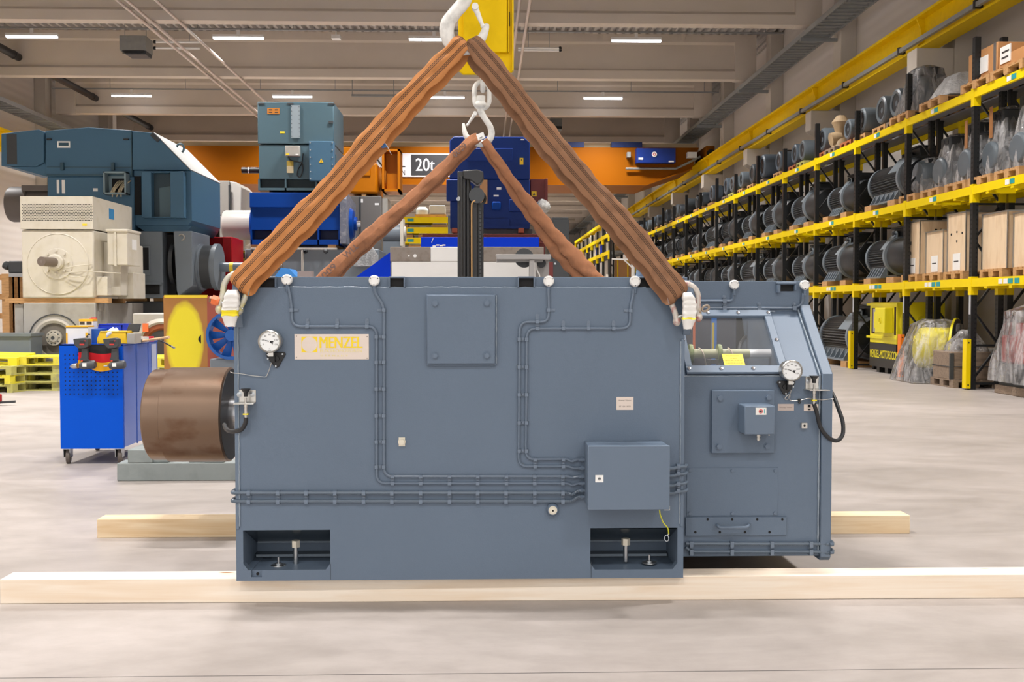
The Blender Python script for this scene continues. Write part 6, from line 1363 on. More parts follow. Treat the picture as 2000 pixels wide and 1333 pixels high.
q = at(62, 792, 14.5); gq = ray(10, 793); tt = -EYE / gq.z; gx, gy = gq.x * tt, gq.y * tt
r = thing('lifting_jack', 'small red and grey tool lying on the floor at the photo edge', 'tool', (gx, gy, 0)); MB().bar((gx - .4, gy, .03), (gx + .1, gy + .1, .05), .06, .03).build('bar', SHADE, r); MB().box(gx - .4, gx - .08, gy - .1, gy + .1, 0.04, .16).build('red_block', RED, r, bevel=.02)
# ================================================================ centre: stacks, navy motor, mast, test bench
Y1 = 25.0
t = thing('motor', 'grey-teal box-shaped motor, topmost of the tall centre stack', 'motor', tuple(at(578, 372, Y1)))
a = rect(503, 652, 199, 283, Y1); x0, x1 = a[0], a[1]; zm = a[2]; zt_ = a[3]; zb_ = at(578, 372, Y1).z
MB().box(x0, x1, Y1, Y1 + 1.7, zm + .02, zt_).build('cooler_box', TEALG, t, bevel=.02)
MB().box(x0 + .02, x1, Y1 + .02, Y1 + 1.7, at(578, 350, Y1).z, zm).build('housing', TEALG, t, bevel=.01)
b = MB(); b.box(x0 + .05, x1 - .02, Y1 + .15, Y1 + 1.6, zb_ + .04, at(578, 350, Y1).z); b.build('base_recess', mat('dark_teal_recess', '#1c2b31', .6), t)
b = MB(); b.box(x0 + .04, x1, Y1, Y1 + 1.6, zb_, zb_ + .06)
for px in (504, 556, 616, 650): q = at(px, 360, Y1); b.box(q.x, q.x + .04, Y1, Y1 + .3, zb_, at(578, 350, Y1).z)
b.build('base_frame', TEALG, t)
b = MB(); a = rect(569, 586, 206, 270, Y1); b.box(a[0], a[1], Y1 - .03, Y1, a[2], a[3]); b.cur = 1
for i in range(8):
    for x in (a[0] + .015, a[1] - .015): z = a[2] + .04 + (a[3] - a[2] - .08) * i / 7; b.cyl((x, Y1 - .03, z), (x, Y1 - .036, z), .009, n=8)
b.build('level_strip', [mat('strip_grey', '#8b979e', .5), SHADE], t)
b = MB(); a = rect(522, 546, 211.5, 223, Y1); b.box(a[0], a[1], Y1 - .008, Y1, a[2], a[3]); b.cur = 1
for r_ in range(2):
    for c_ in range(2): b.box(a[0] + .04 + .14 * c_, a[0] + .12 + .14 * c_, Y1 - .0095, Y1 - .008, a[2] + .03 + .06 * r_, a[2] + .055 + .06 * r_)
b.build('orange_plate', [mat('orange_sign', '#b9701c', .5), DARKINK], t)
b = MB(); a = rect(547, 556, 257, 260.5, Y1); b.box(a[0], a[1], Y1 - .006, Y1, a[2], a[3]); b.build('yellow_label', YELLOWINK, t)
a = rect(557, 585, 285, 305, Y1 - .12); cb = MB().box(a[0], a[1], Y1 - .14, Y1 + .02, a[2], a[3]).build('control_box', LGREY, t, bevel=.012); b = MB(); b.box(a[0] + .02, a[0] + .1, Y1 - .143, Y1 - .14, a[2] + .02, a[2] + .06); b.cur = 1; b.box(a[1] - .09, a[1] - .02, Y1 - .143, Y1 - .14, a[2] + .02, a[2] + .05); b.build('box_sticker', [YELLOWINK, PAPER], cb)
b = MB(); b.tube(rounded([at(563, 305, Y1 - .06), at(566, 313, Y1 - .08), at(580, 316, Y1 - .08), at(591, 318, Y1 - .05), at(592, 335, Y1 - .05), at(586, 347, Y1 - .05), at(580, 344, Y1 - .05), at(582, 330, Y1 - .05), at(590, 320, Y1 - .04), at(592, 300, Y1 - .04)], .15), .014, 6); b.build('control_cable', BLACK, cb)
b = MB(); a = rect(560, 573, 314, 338, Y1); h = (a[3] - a[2]) * .42; b.box(a[0], a[1], Y1 - .006, Y1 + .02, a[3] - h, a[3]); b.cur = 1; b.box(a[0], a[1], Y1 - .006, Y1 + .02, a[2], a[3] - h); b.build('hanging_tag', [mat('old_yellow_tag', '#b59a3c', .6), mat('old_cream_tag', '#cfbf9a', .6)], t)
a = rect(604, 652, 276, 353, Y1 - .2); tbx = MB().box(a[0], a[1], Y1 - .22, Y1 + .02, a[2], a[3]).build('terminal_box', TEAL, t, bevel=.01)
b = MB()
for i in range(6):
    for x in (a[0] + .03, a[1] - .03): z = a[2] + .04 + (a[3] - a[2] - .08) * i / 5; b.cyl((x, Y1 - .22, z), (x, Y1 - .232, z), .016, n=8)
b.build('cover_screw', ZINC, tbx)
q = at(627.5, 314, Y1 - .22); b = MB(); b.prism([(q.x - .05, q.z - .045), (q.x + .05, q.z - .045), (q.x, q.z + .055)], 'y', Y1 - .226, Y1 - .22); b.cur = 1; b.box(q.x - .006, q.x + .006, Y1 - .228, Y1 - .226, q.z - .03, q.z + .02); b.build('warning_triangle', [mat('warn_yellow', '#f0c419', .5), DARKINK], tbx)
b = MB(); q = at(627, 358, Y1 - .1); b.cyl((q.x, Y1, q.z - .05), (q.x, Y1, a[2]), .07, n=14); b.build('cable_entry', ZINC, tbx)
c = at(503, 334, Y1 + .6); b = MB(); b.cyl((c.x - .36, Y1 + .5, c.z), (x0 + .03, Y1 + .5, c.z), .075, n=20); b.cur = 1; b.lathe([(.077, 0), (.077, .02)], (c.x - .2, Y1 + .5, c.z), (1, 0, 0), 20); b.build('shaft', [BLACK, PAPER], t)
b = MB(); b.box(x1, x1 + .03, Y1 + .2, Y1 + 1.2, zb_ + .3, zm - .2); b.lathe([(0, 0), (.3, 0), (.28, .08), (0, .08)], (x1, Y1 + .85, at(660, 330, Y1).z), (1, 0, 0), 28); b.build('end_shield', TEALG, t)
b = MB()
for px, py in ((503, 200), (560, 200), (640, 200)): q = at(px + 3, py + 2, Y1); b.box(q.x - .02, q.x + .12, Y1 - .015, Y1 + .1, q.z - .03, q.z + .01)
q = at(647, 239, Y1); b.box(q.x - .06, q.x + .05, Y1 - .03, Y1, q.z - .03, q.z + .03); b.build('lifting_eye', SHADE, t)
for px, lab in ((517, 'wooden packing block at the near end under the grey-teal motor'), (638, 'wooden packing block under the grey-teal motor by the sling')):
    q = rect(px - 9, px + 9, 367.5, 376, Y1 + .05); tag(MB().box(q[0], q[1], Y1 + .05, Y1 + 1.5, at(px, 376.5, Y1 + .0).z, zb_).build('packing_block', WOODP), lab, 'block', 'packing blocks in the centre stack')
# blue motor
t = thing('motor', 'bright blue box motor with a bare shaft, middle of the centre stack', 'motor', tuple(at(578, 478, Y1)))
zt_ = at(578, 376.5, Y1).z; zb_ = at(578, 478, Y1).z; za, zc = at(578, 406, Y1).z, at(578, 449, Y1).z
a = rect(488, 664, 376, 478, Y1); MB().box(a[0] + .01, a[1], Y1 + .03, Y1 + 1.8, zc, za).build('housing', BLUEM, t)
MB().box(a[0], a[1], Y1 - .02, Y1 + 1.8, za, zt_).build('upper_box', BLUEM, t, bevel=.015)
b = MB(); b.box(a[0] + .02, a[1] + .02, Y1, Y1 + 1.8, zb_, at(578, 468, Y1).z)
for px in (489, 531, 620, 661): q = at(px, 460, Y1); b.box(q.x, q.x + .035, Y1, Y1 + .5, zb_, zc + .02)
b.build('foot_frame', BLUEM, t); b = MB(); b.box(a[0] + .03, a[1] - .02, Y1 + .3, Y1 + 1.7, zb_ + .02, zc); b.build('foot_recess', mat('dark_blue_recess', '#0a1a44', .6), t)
c = at(484, 440, Y1 + .9); MB().lathe([(0, 0), (.38, 0), (.42, .03), (.42, .16), (.4, .16), (0, .16)], (a[0] - .14, Y1 + .9, c.z), (1, 0, 0), 40).build('end_cover', BLUEM, t)
MB().lathe([(0, 0), (.34, 0), (.37, .05), (.37, .72), (0, .72)], (a[0] - .85, Y1 + .95, c.z), (1, 0, 0), 36).build('white_cowl', mat('grey_white_cowl', '#bdbab4', .4, var=.06), t)
es = MB().prism([(Y1 - .05, zb_ + .02), (Y1 + 1.85, zb_ + .02), (Y1 + 1.85, zt_ - .1), (Y1 + .2, zt_ + .02), (Y1 - .05, zt_ - .15)], 'x', a[1] + .0, a[1] + .16).build('end_plate', mat('worn_blue_grey', '#6b7080', .5, var=.2, vs=5, dirt='#c8c8c8', dirt_amt=.3), t, bevel=.01)
c = at(690, 436, Y1 + .5); MB().lathe([(.4, 0), (.34, .08), (.17, .1), (.17, .16), (0, .16)], (a[1] + .16, Y1 + .75, c.z), (1, 0, 0), 36).build('bearing_shield', BLUEM, es); MB().cyl((a[1] + .3, Y1 + .75, c.z), (at(705, 436, Y1 + .75).x, Y1 + .75, c.z), .085, n=24).build('shaft', CHROME, es)
for px, lab in ((497, 'wooden packing block under the blue motor end cover'), (648, 'wooden packing block under the blue motor near the shaft')):
    q = rect(px - 8, px + 8, 476, 486, Y1); tag(MB().box(q[0], q[1], Y1 + .02, Y1 + 1.6, at(px, 486, Y1).z, zb_).build('packing_block', WOODP), lab, 'block', 'packing blocks in the centre stack')
# grey motor at the bottom
t = thing('motor', 'grey motor at the bottom of the centre stack, lower part hidden', 'motor', tuple(at(578, 700, Y1)))
a = rect(478, 740, 486, 700, Y1 - .0); MB().box(a[0], a[1], Y1 + .05, Y1 + 2, 0, a[3]).build('housing', MIDGREY, t, bevel=.03)
b = MB(); b.box(a[0] + .15, a[1] - 1.0, Y1 + .0, Y1 + .3, a[3] - .03, a[3] + .02); q = at(588, 520, Y1); b.box(q.x, q.x + .06, Y1, Y1 + .06, .1, a[3] - .04); b.build('rim', LGREY, t, bevel=.01)
b = MB()
for px in (497, 596, 636): q = at(px, 491, Y1); b.ball((q.x, Y1 + .02, q.z), .06, 10); b.build('lifting_lug', SHADE, t)
q = rect(691, 736, 478, 520, Y1 - .3); MB().prism([(q[0], q[2]), (q[0], q[3]), (q[1] - .15, q[3]), (q[1], q[3] - .25), (q[1], q[2])], 'y', Y1 - .35, Y1 + .05).build('plastic_hood', film('hazy_plastic', '#cfd3d6', .35, .3), t)
# orange motor and grey cabinets
Y2 = 27.5
t = thing('motor', 'orange motor with a box hood on the grey cabinet behind the slings', 'motor', tuple(at(720, 378, Y2)))
a = rect(660, 737, 318, 378, Y2); MB().box(a[0], a[1], Y2, Y2 + 1.6, a[2], a[3]).build('housing', ORANGEM, t, bevel=.06)
a1 = rect(668, 725, 287, 322, Y2 + .1); MB().box(a1[0], a1[1], Y2 + .1, Y2 + 1.5, a1[2], a1[3]).build('upper_box', ORANGEM, t, bevel=.03)
b = MB(); q = rect(679, 706, 312, 345, Y2); b.box(q[0], q[1], Y2 - .06, Y2, q[2], q[3]); q = rect(708, 724, 320, 344, Y2); b.box(q[0], q[1], Y2 - .05, Y2, q[2], q[3]); b.build('terminal_cover', ORANGEM, t, bevel=.015)
q = at(698.5, 290, Y2); b = MB(); b.cyl((q.x, Y2 + .1, q.z), (q.x, Y2 - .05, q.z), .09, n=24); b.cur = 1; b.cyl((q.x, Y2 - .05, q.z), (q.x, Y2 - .055, q.z), .06, n=20); b.build('round_port', [ORANGEM, SHADE], t)
c = at(735, 350, Y2 + .5); MB().lathe([(0, 0), (.3, 0), (.33, .04), (.28, .12), (.2, .2), (0, .2)], (a[1], Y2 + .5, c.z), (1, 0, 0), 28).build('end_shield', mat('dirty_orange', '#a8651a', .5, var=.2), t)
b = MB(); q = rect(746, 781, 291, 374, Y2 + .2); w = .06; Yq = Y2 + .2; b.box(q[0], q[0] + w, Yq, Yq + .9, q[2], q[3]); b.box(q[1] - w, q[1], Yq, Yq + .9, q[2], q[3]); b.box(q[0], q[1], Yq, Yq + .9, q[3] - w, q[3]); b.box(q[0], q[1], Yq, Yq + .9, q[2], q[2] + w); b.box(q[0], q[1], Yq + .5, Yq + .55, q[2], q[3]); b.box(q[0] - .25, q[0], Yq + .1, Yq + .3, q[2] + .15, q[2] + .25); b.build('guard_frame', ORANGEM, t)
t = thing('cabinet', 'dark grey machine cabinet under the orange motor', 'cabinet', tuple(at(720, 480, Y2)))
a = rect(683, 745, 383, 480, Y2 - .1); MB().box(a[0], a[1], Y2 - .1, Y2 + 1.5, 0, a[3]).build('cabinet_body', mat('warm_grey_cabinet', '#6f6b68', .5, var=.06), t, bevel=.02)
b = MB(); q = rect(702, 705, 385, 470, Y2 - .1); b.box(q[0], q[1], Y2 - .13, Y2 - .1, q[2], q[3]); b.build('door_edge', SHADE, t); b = MB(); q = rect(732, 740, 397, 401, Y2 - .1); b.box(q[0], q[1], Y2 - .106, Y2 - .1, q[2], q[3]); q = rect(704, 709, 389, 396, Y2 - .1); b.box(q[0], q[1], Y2 - .106, Y2 - .1, q[2], q[3]); b.build('paper_label', PAPER, t)
b = MB(); q = rect(745, 757, 388, 425, Y2 + .2); b.box(q[0], q[1], Y2 + .2, Y2 + 1.2, q[2], q[3]); b.build('side_flange', LGREY, t)
tag(MB().box(at(706, 380, Y2).x, at(714, 380, Y2).x, Y2 + .05, Y2 + .9, a[3], at(720, 378, Y2).z).build('packing_block', WOODP), 'small wooden block under the orange motor', 'block', 'packing blocks in the centre stack')
q = rect(752, 790, 440, 486, 26.5); t = thing('motor', 'dark round motor with pale flange behind the rear sling', 'motor', tuple(at(770, 486, 26.5))); c = at(765, 455, 26.5); MB().cyl((c.x - .25, 27, c.z), (c.x + .2, 27, c.z), .27, n=28).box(c.x - .25, c.x + .2, 26.8, 27.2, 0, c.z - .2).build('motor_body', MIDGREY, t); MB().box(c.x + .2, c.x + .28, 26.7, 27.3, c.z - .32, c.z + .4).build('end_flange', CREAM, t); MB().cyl((c.x + .28, 27, c.z), (c.x + .33, 27, c.z), .2, n=24).build('cover_disc', LGREY, t)
# navy motor on a dark red base
Y3 = 24.0
t = thing('motor', 'tall navy blue motor behind the mast and the slings', 'motor', tuple(at(955, 455, Y3)))
a = rect(878, 1035, 267, 350, Y3); MB().prism([(a[0], a[2]), (a[0], a[3] - .1), (a[0] + .1, a[3]), (a[1] - .15, a[3]), (a[1], a[3] - .12), (a[1], a[2])], 'y', Y3, Y3 + 1.8).build('cooler_box', NAVY, t, bevel=.02)
b = MB(); q = rect(911, 1002, 290, 315, Y3); b.box(q[0], q[1], Y3 - .03, Y3, q[2], q[3]); b.build('cooler_cover', NAVY, t, bevel=.015)
a2 = rect(879, 1035, 350, 447, Y3); MB().box(a2[0], a2[1], Y3 + .02, Y3 + 1.9, a2[2], a2[3]).build('housing', NAVY, t, bevel=.02)
b = MB(); q = rect(872, 906, 351, 393, Y3 - .1); b.box(q[0], q[1], Y3 - .15, Y3, q[2], q[3]); q = rect(994, 1036, 390, 414, Y3); b.box(q[0], q[1], Y3 - .05, Y3 + .02, q[2], q[3]); b.each('side_box', NAVY, t, bevel=.02)
b = MB(); b.box(a2[0] + .05, a2[1] - .02, Y3 - .04, Y3 + 1.8, at(955, 447, Y3).z, at(955, 441, Y3).z); q = rect(884, 995, 428, 445, Y3); b.box(q[0], q[1], Y3 - .03, Y3 + .02, q[2], q[3]); b.build('foot_plate', NAVY, t)
q = rect(961, 978, 394, 410, Y3 - .1); MB().box(q[0], q[1], Y3 - .12, Y3 + .02, q[2], q[3]).build('small_box', BLUEM, t, bevel=.03)
b = MB()
for r_ in ((970, 979, 366, 370.5), (1015, 1020, 376, 380), (964, 974, 381, 384), (1017, 1024, 272, 274)): q = rect(*r_, Y3); b.box(q[0], q[1], Y3 - .006, Y3 + .02, q[2], q[3])
b.build('paper_label', PAPER, t)
q = rect(1015, 1022, 309, 322, Y3); b = MB(); b.box(q[0], q[1], Y3 - .03, Y3, q[2], q[3]); b.cur = 1; b.box(q[0] + .03, q[1] - .03, Y3 - .033, Y3 - .03, q[3] - .06, q[3] - .03); b.build('yellow_tag', [mat('warn_yellow', '#f0c419'), DARKINK], t)
q = rect(937, 952, 352, 398, Y3); MB().box(q[0], q[1], Y3 - .05, Y3 + .02, q[2], q[3]).build('cardboard_sheet', mat('cardboard', '#b98d63', .75), t)
q = rect(1036, 1068, 350, 403, Y3 + .3); r_ = MB().box(q[0], q[1] - .02, Y3 + .3, Y3 + .9, q[2], q[3]).box(q[1] - .05, q[1] + .02, Y3 + .28, Y3 + .92, q[2] + .02, q[3] + .01).build('terminal_box', DRED, t, bevel=.01); b = MB(); s_ = rect(1038, 1048, 374, 384, Y3 + .3); b.box(s_[0], s_[1], Y3 + .29, Y3 + .3, s_[2], s_[3]); b.cur = 1; b.prism([(s_[0] + .03, s_[2] + .03), (s_[1] - .03, s_[2] + .03), ((s_[0] + s_[1]) / 2, s_[3] - .025)], 'y', Y3 + .288, Y3 + .29); b.build('warning_sign', [mat('warn_yellow', '#f0c419'), DARKINK], r_)
c = at(1059, 405, Y3 + .2); tag(MB().sweep([[Vector((c.x + (.19 + .05 * math.sin(3 * q + i)) * math.sin(PI * (i + .3) / 9.6) * math.cos(q * PI / 7), Y3 + .25 + .16 * math.sin(PI * (i + .3) / 9.6) * math.sin(q * PI / 7), c.z - .19 + .042 * i + .02 * math.sin(q * 2 + i))) for q in range(14)] for i in range(10)]).build('plastic_bag', film('crumpled_bag', '#d9d8d4', .25, .2), ang=70), 'crumpled clear plastic bag on the navy motor shaft end', 'bag')
MB().cyl(at(1036, 405, Y3 + .6), at(1052, 405, Y3 + .6), .12, n=20).build('shaft_end', NAVY, t)
t = thing('base_frame', 'dark red steel base frame with orange blocks under the navy motor', 'frame', tuple(at(950, 470, Y3)))
q = rect(826, 1064, 457, 465, Y3 - .3); MB().box(q[0], q[1], Y3 - .3, Y3 + 2, q[2] - .1, q[3]).build('frame_beam', DRED, t, bevel=.01)
q = rect(884, 1040, 447, 457, Y3); MB().box(q[0], q[1], Y3 + .1, Y3 + 1.7, q[2], q[3] + .0).build('dark_packing', SHADE, t)
b = MB()
for px in (888, 1018): s_ = rect(px - 5, px + 5, 446, 455, Y3 - .15); b = MB(); b.box(s_[0], s_[1], Y3 - .2, Y3 + .1, s_[2], s_[3]); b.build('orange_block', mat('orange_brown_block', '#a8563a', .6), t)
for px in (835, 1055): s_ = at(px, 500, Y3); MB().box(s_.x - .12, s_.x + .12, Y3, Y3 + .3, 0, q[2] - .0).build('frame_leg', DRED, t)
Y4 = 20.0
t = thing('transport_beam', 'bright blue steel beam lying across below the red base frame', 'beam', tuple(at(940, 482, Y4)))
BB = mat('bright_blue_paint', '#0036c8', .5, var=.04, spec=.12)
q = rect(822, 1053, 463.5, 484, Y4); MB().box(q[0], q[1], Y4, Y4 + .5, q[2], q[3]).build('beam_body', BB, t, bevel=.01)
for px in (840, 1035): s_ = at(px, 500, Y4); MB().box(s_.x - .1, s_.x + .1, Y4 + .1, Y4 + .4, 0, q[2]).build('beam_leg', BB, t)
b = MB(); b.bar(at(843, 474, Y4 - .01), at(846, 466, Y4 - .01), .03, .01)
for px in (848, 855, 862, 867): s_ = at(px, 479 + (px % 3), Y4 - .005); b.box(s_.x - .03, s_.x + .03, Y4 - .006, Y4, s_.z - .012, s_.z + .012)
b.build('paint_scratch', PAPER, t)
# white test bench with worn blocks on top, blue chute, machine arm
Y5 = 13.0
t = thing('machine_bed', 'white painted machine bed behind the motor with bare worn blocks on top', 'machine bed', tuple(at(910, 700, Y5)))
q = rect(765, 1075, 511, 640, Y5); MB().box(q[0], q[1] - .1, Y5, Y5 + 1.2, 0, q[3]).build('bed_body', WHITE, t, bevel=.008)
WORN = mat('worn_bare_metal', '#8f857c', .6, var=.15, vs=5, dirt='#6e5f54', dirt_amt=.5)
for (p0, p1, m_, nm) in ((762, 840.5, WORN, 'worn_block'), (841, 934, WHITE, 'white_block'), (934.5, 1062, WORN, 'worn_block')):
    s_ = rect(p0, p1, 482.5, 511, Y5 - .01); o = MB().box(s_[0], s_[1], Y5 - .01, Y5 + 1.0, q[3], s_[3]).build(nm, m_, t, bevel=.006)
    if p0 == 762:
        b = MB()
        for px, py, r in ((810.5, 500, .022), (798.5, 500, .011)): c = at(px, py, Y5 - .01); b.cyl((c.x, Y5 - .01, c.z), (c.x, Y5 - .014, c.z), r, n=20)
        b.build('bolt_cover', PAPER, o)
t = thing('chute', 'bright blue sloping sheet panel left of the white machine bed', 'panel', tuple(at(740, 700, 13.4)))
def c5(px, py): s_ = at(px, py, 13.4); return (s_.x, s_.z)
MB().prism([c5(690, 545), c5(762, 493), (c5(762, 493)[0], .3), (c5(690, 545)[0], .3)], 'y', 13.4, 13.46).build('sheet', BB, t); MB().box(c5(700, 545)[0], c5(762, 545)[0], 13.46, 13.9, 0, .5).build('stand', BB, t)
t = thing('saw_arm', 'light grey machine arm with two dark discs in front of the machine bed', 'machine', tuple(at(1045, 700, 12.2)))
Y6 = 12.2; s_ = rect(968, 1076, 497, 507, Y6); AR = mat('pale_machine_grey', '#a9a7a6', .45, var=.05)
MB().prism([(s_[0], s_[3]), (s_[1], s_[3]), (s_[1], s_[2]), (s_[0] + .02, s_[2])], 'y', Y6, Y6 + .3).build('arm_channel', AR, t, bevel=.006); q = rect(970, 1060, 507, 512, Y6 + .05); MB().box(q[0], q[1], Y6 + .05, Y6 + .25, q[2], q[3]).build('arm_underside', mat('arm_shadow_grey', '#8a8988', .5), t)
q = rect(1034, 1044, 508, 640, Y6 + .02); MB().box(q[0], q[1], Y6 + .02, Y6 + .2, 0, q[3]).build('post', AR, t, bevel=.006)
q = rect(1046, 1072, 510, 640, Y6 + .25); MB().box(q[0], q[1], Y6 + .22, Y6 + .45, 0, q[3]).build('back_plate', AR, t)
for px, py, r in ((1024, 504, 19), (1058, 514, 9)): c = at(px, py, Y6 + .12); k = Y6 / FPX; MB().lathe([(0, 0), (r * k, 0), (r * k, .02), (0, .02)], (c.x, Y6 + .16 if r > 10 else Y6 + .2, c.z), (0, -1, 0), 36).build('cutting_disc', SHADE, t)
b = MB(); b.tube(rounded([at(1047, 513, Y6 + .1), at(1049, 530, Y6 + .1), at(1054, 537, Y6 + .1), at(1054, 560, Y6 + .1)], .03), .008, 6); b.build('lever', PAPER, t)
# stacker mast
Y7 = 10.5
t = thing('stacker_truck', 'black stacker truck mast standing behind the motor', 'forklift', tuple(at(918, 800, Y7)))
MK = mat('black_mast_paint', '#2c2c2d', .4, var=.1)
zt_ = at(905, 335, Y7).z
def chan(p0, p1, py, Y, dep): s_ = rect(p0, p1, py, 560, Y); return (s_[0], s_[1], Y, Y + dep, .12, at((p0 + p1) / 2, py, Y).z)
b = MB(); s_ = chan(893.5, 909, 335, Y7, .12); b.box(*s_); b.cyl(((s_[0] + s_[1]) / 2, Y7 - .005, .2), ((s_[0] + s_[1]) / 2, Y7 - .005, s_[5] - .05), .018, n=10); b.build('outer_channel', MK, t, bevel=.004)
b = MB(); s_ = chan(910, 918.5, 342, Y7 + .02, .1); b.cyl(((s_[0] + s_[1]) / 2, Y7 + .04, .2), ((s_[0] + s_[1]) / 2, Y7 + .04, s_[5]), .024, n=14); b.box(s_[0] - .01, s_[1] + .01, Y7 + .06, Y7 + .14, .12, s_[5] - .1); b.build('lift_cylinder', MK, t)
b = MB(); s_ = chan(919, 932, 395, Y7 + .02, .12); b.box(*s_); s_ = chan(932, 944.5, 397, Y7 + .06, .12); b.box(*s_); b.build('inner_channel', MK, t, bevel=.004)
b = MB(); hd = [at(px, py, Y7) for px, py in ((904, 334), (932, 332), (944, 336), (945, 348), (940, 358), (932, 362), (918, 352), (905, 350))]; b.prism([(p.x, p.z) for p in hd], 'y', Y7 - .03, Y7 + .14); b.build('chain_head', MK, t, bevel=.01)
c = at(931, 382, Y7); b = MB(); b.lathe([(0, 0), (.075, 0), (.08, .012), (.08, .05), (0, .05)], (c.x, Y7 + .04, c.z), (0, -1, 0), 32); b.build('reel_cover', SHADE, t)
c = at(938, 388, Y7 + .08); b = MB(); b.tube([c + Vector((.05 * math.cos(q * PI / 8), 0, .06 * math.sin(q * PI / 8))) for q in range(16)], .016, 8, closed=True); b.bar(at(931, 364, Y7 + .05), at(931, 372, Y7 + .05), .05, .05); b.build('hose_reel', BLACK, t)
b = MB(); b.tube(rounded([at(928, 392, Y7 - .01), at(921.5, 396, Y7 - .01), at(921, 410, Y7 - .01), at(921.5, 560, Y7 - .01)], .03), .0075, 8); b.build('hydraulic_hose', mat('tan_hose', '#c49a63', .5), t)
b = MB()
for i in range(34): z = at(938, 405, Y7).z - i * .04; b.box(at(938, 400, Y7 + .02).x - .01, at(938, 400, Y7 + .02).x + .01, Y7 + .035, Y7 + .05, z - .03, z)
b.build('lift_chain', SHADE, t); b = MB(); b.bar(at(895, 385, Y7 - .01), at(903, 388, Y7 - .01), .01, .01); b.cyl(at(895, 389, Y7), at(895, 389, Y7 - .03), .02, n=10); b.build('cable_clip', ZINC, t)
x0, x1 = at(893, 600, Y7).x, at(945, 600, Y7).x
MB().box(x0 - .3, x1 + .3, Y7 + .16, Y7 + .9, .1, .95).build('truck_body', MK, t, bevel=.03)
for x in (x0 - .2, x1 + .1): MB().box(x, x + .1, Y7 - 1.1, Y7 + .2, .04, .12).build('fork_leg', MK, t)
for x in (x0 - .15, x1 + .15): MB().cyl((x - .03, Y7 + .6, .1), (x + .03, Y7 + .6, .1), .1, n=20).build('wheel', HOSE, t)
# dark cabinet right of the navy motor, small parts peeking over the motor
q = rect(1078, 1110, 425, 640, 20.0); t = thing('cabinet', 'tall dark grey cabinet right of the navy motor', 'cabinet', ((q[0] + q[1]) / 2, 20, 0)); MB().box(q[0], q[1], 20, 20.9, 0, q[3]).build('cabinet_body', SHADE, t, bevel=.01); MB().box(q[0] + .02, q[1] + .01, 19.98, 20, .1, q[3] - .05).build('door', SHADE, t, bevel=.005); MB().cyl((q[0] + .06, 19.96, q[3] - .9), (q[0] + .06, 19.98, q[3] - .9), .02, n=10).build('door_lock', ZINC, t)
q = rect(1071, 1080, 512, 600, 15.5); tag(MB().box(q[0], q[1], 15.5, 15.8, 0, q[3]).build('red_post', DRED), 'short dark red post just right of the grey machine arm', 'post')
q = at(555, 530, 16.0); def_ = [at(px, py, 16.0) for px, py in ((533, 545), (549, 523), (565, 525), (578, 540), (578, 548))]
t = thing('blue_hood', 'small light blue sloping hood peeking over the motor top near the left sling', 'hood', (q.x, 16.2, 0)); MB().prism([(p.x, p.z) for p in def_], 'y', 16.0, 16.5).build('hood', mat('light_blue_paint', '#2f7fc8', .4), t); MB().box(def_[0].x, def_[3].x, 16.0, 16.5, 0, def_[4].z).build('hood_base', mat('light_blue_paint', '#2f7fc8'), t)
q = rect(581, 609, 530, 560, 15.8); t = thing('small_box', 'small pinkish grey box peeking over the motor top', 'box', ((q[0] + q[1]) / 2, 15.9, 0)); MB().box(q[0], q[1], 15.8, 16.0, q[3] - .15, q[3]).build('box', mat('pinkish_grey', '#8f8380', .6), t); MB().box(q[0] + .05, q[1] - .05, 15.82, 15.98, 0, q[3] - .15).build('stand', MIDGREY, t)
# far shelves seen between the stacks
YR = 41.0
FR = thing('pallet_rack', 'far yellow shelf rack seen between the blue and navy motors', 'rack', tuple(at(830, 580, YR)))
x0, x1 = at(776, 450, YR).x, at(875, 450, YR).x; lev = [at(830, py, YR).z for py in (436, 456, 476, 497)]
for i, z in enumerate(lev):
    MB().box(x0, x1, YR, YR + .06, z, z + .24).build('beam', YEL, FR, smooth=False); MB().box(x0, x1, YR + 1.0, YR + 1.06, z, z + .2).build('beam', YEL, FR, smooth=False)
    MB().box(x0 + .4, x0 + .65, YR - .01, YR, z + .06, z + .18).build('shelf_label', TEALLAB, FR, smooth=False)
    MB().box(x0, x1, YR + .06, YR + 1.0, z + .16, z + .2).build('shelf_deck', SHADE, FR, smooth=False)
for x in (x0 - .1, x1):
    for y in (YR, YR + 1.0): MB().box(x, x + .1, y, y + .1, 0, lev[0] + .3).build('post', MIDGREY, FR, smooth=False)
goods = [(812, 836, 404, 0, '#cfd6cc', 'white pale-capped load on the far shelf top, nearer the orange motor'), (839, 870, 402, 0, '#e8e2d2', 'cream load with yellow cap on the far shelf top, nearer the navy motor'), (779, 796, 440, 1, '#8c8f94', 'grey load on the second far shelf'), (819, 833, 443, 2, '#e5e4e0', 'white bagged load on the third far shelf'), (842, 855, 445, 2, '#b5b9bd', 'silver round load on the third far shelf'), (845, 872, 440, 1, '#c9c6c0', 'pale wide load on the second far shelf'), (780, 806, 462, 2, '#a9a49c', 'dull load on the third far shelf, partly behind the sling'), (800, 834, 485, 3, '#d6cfa8', 'pale yellow load on the lowest visible far shelf')]
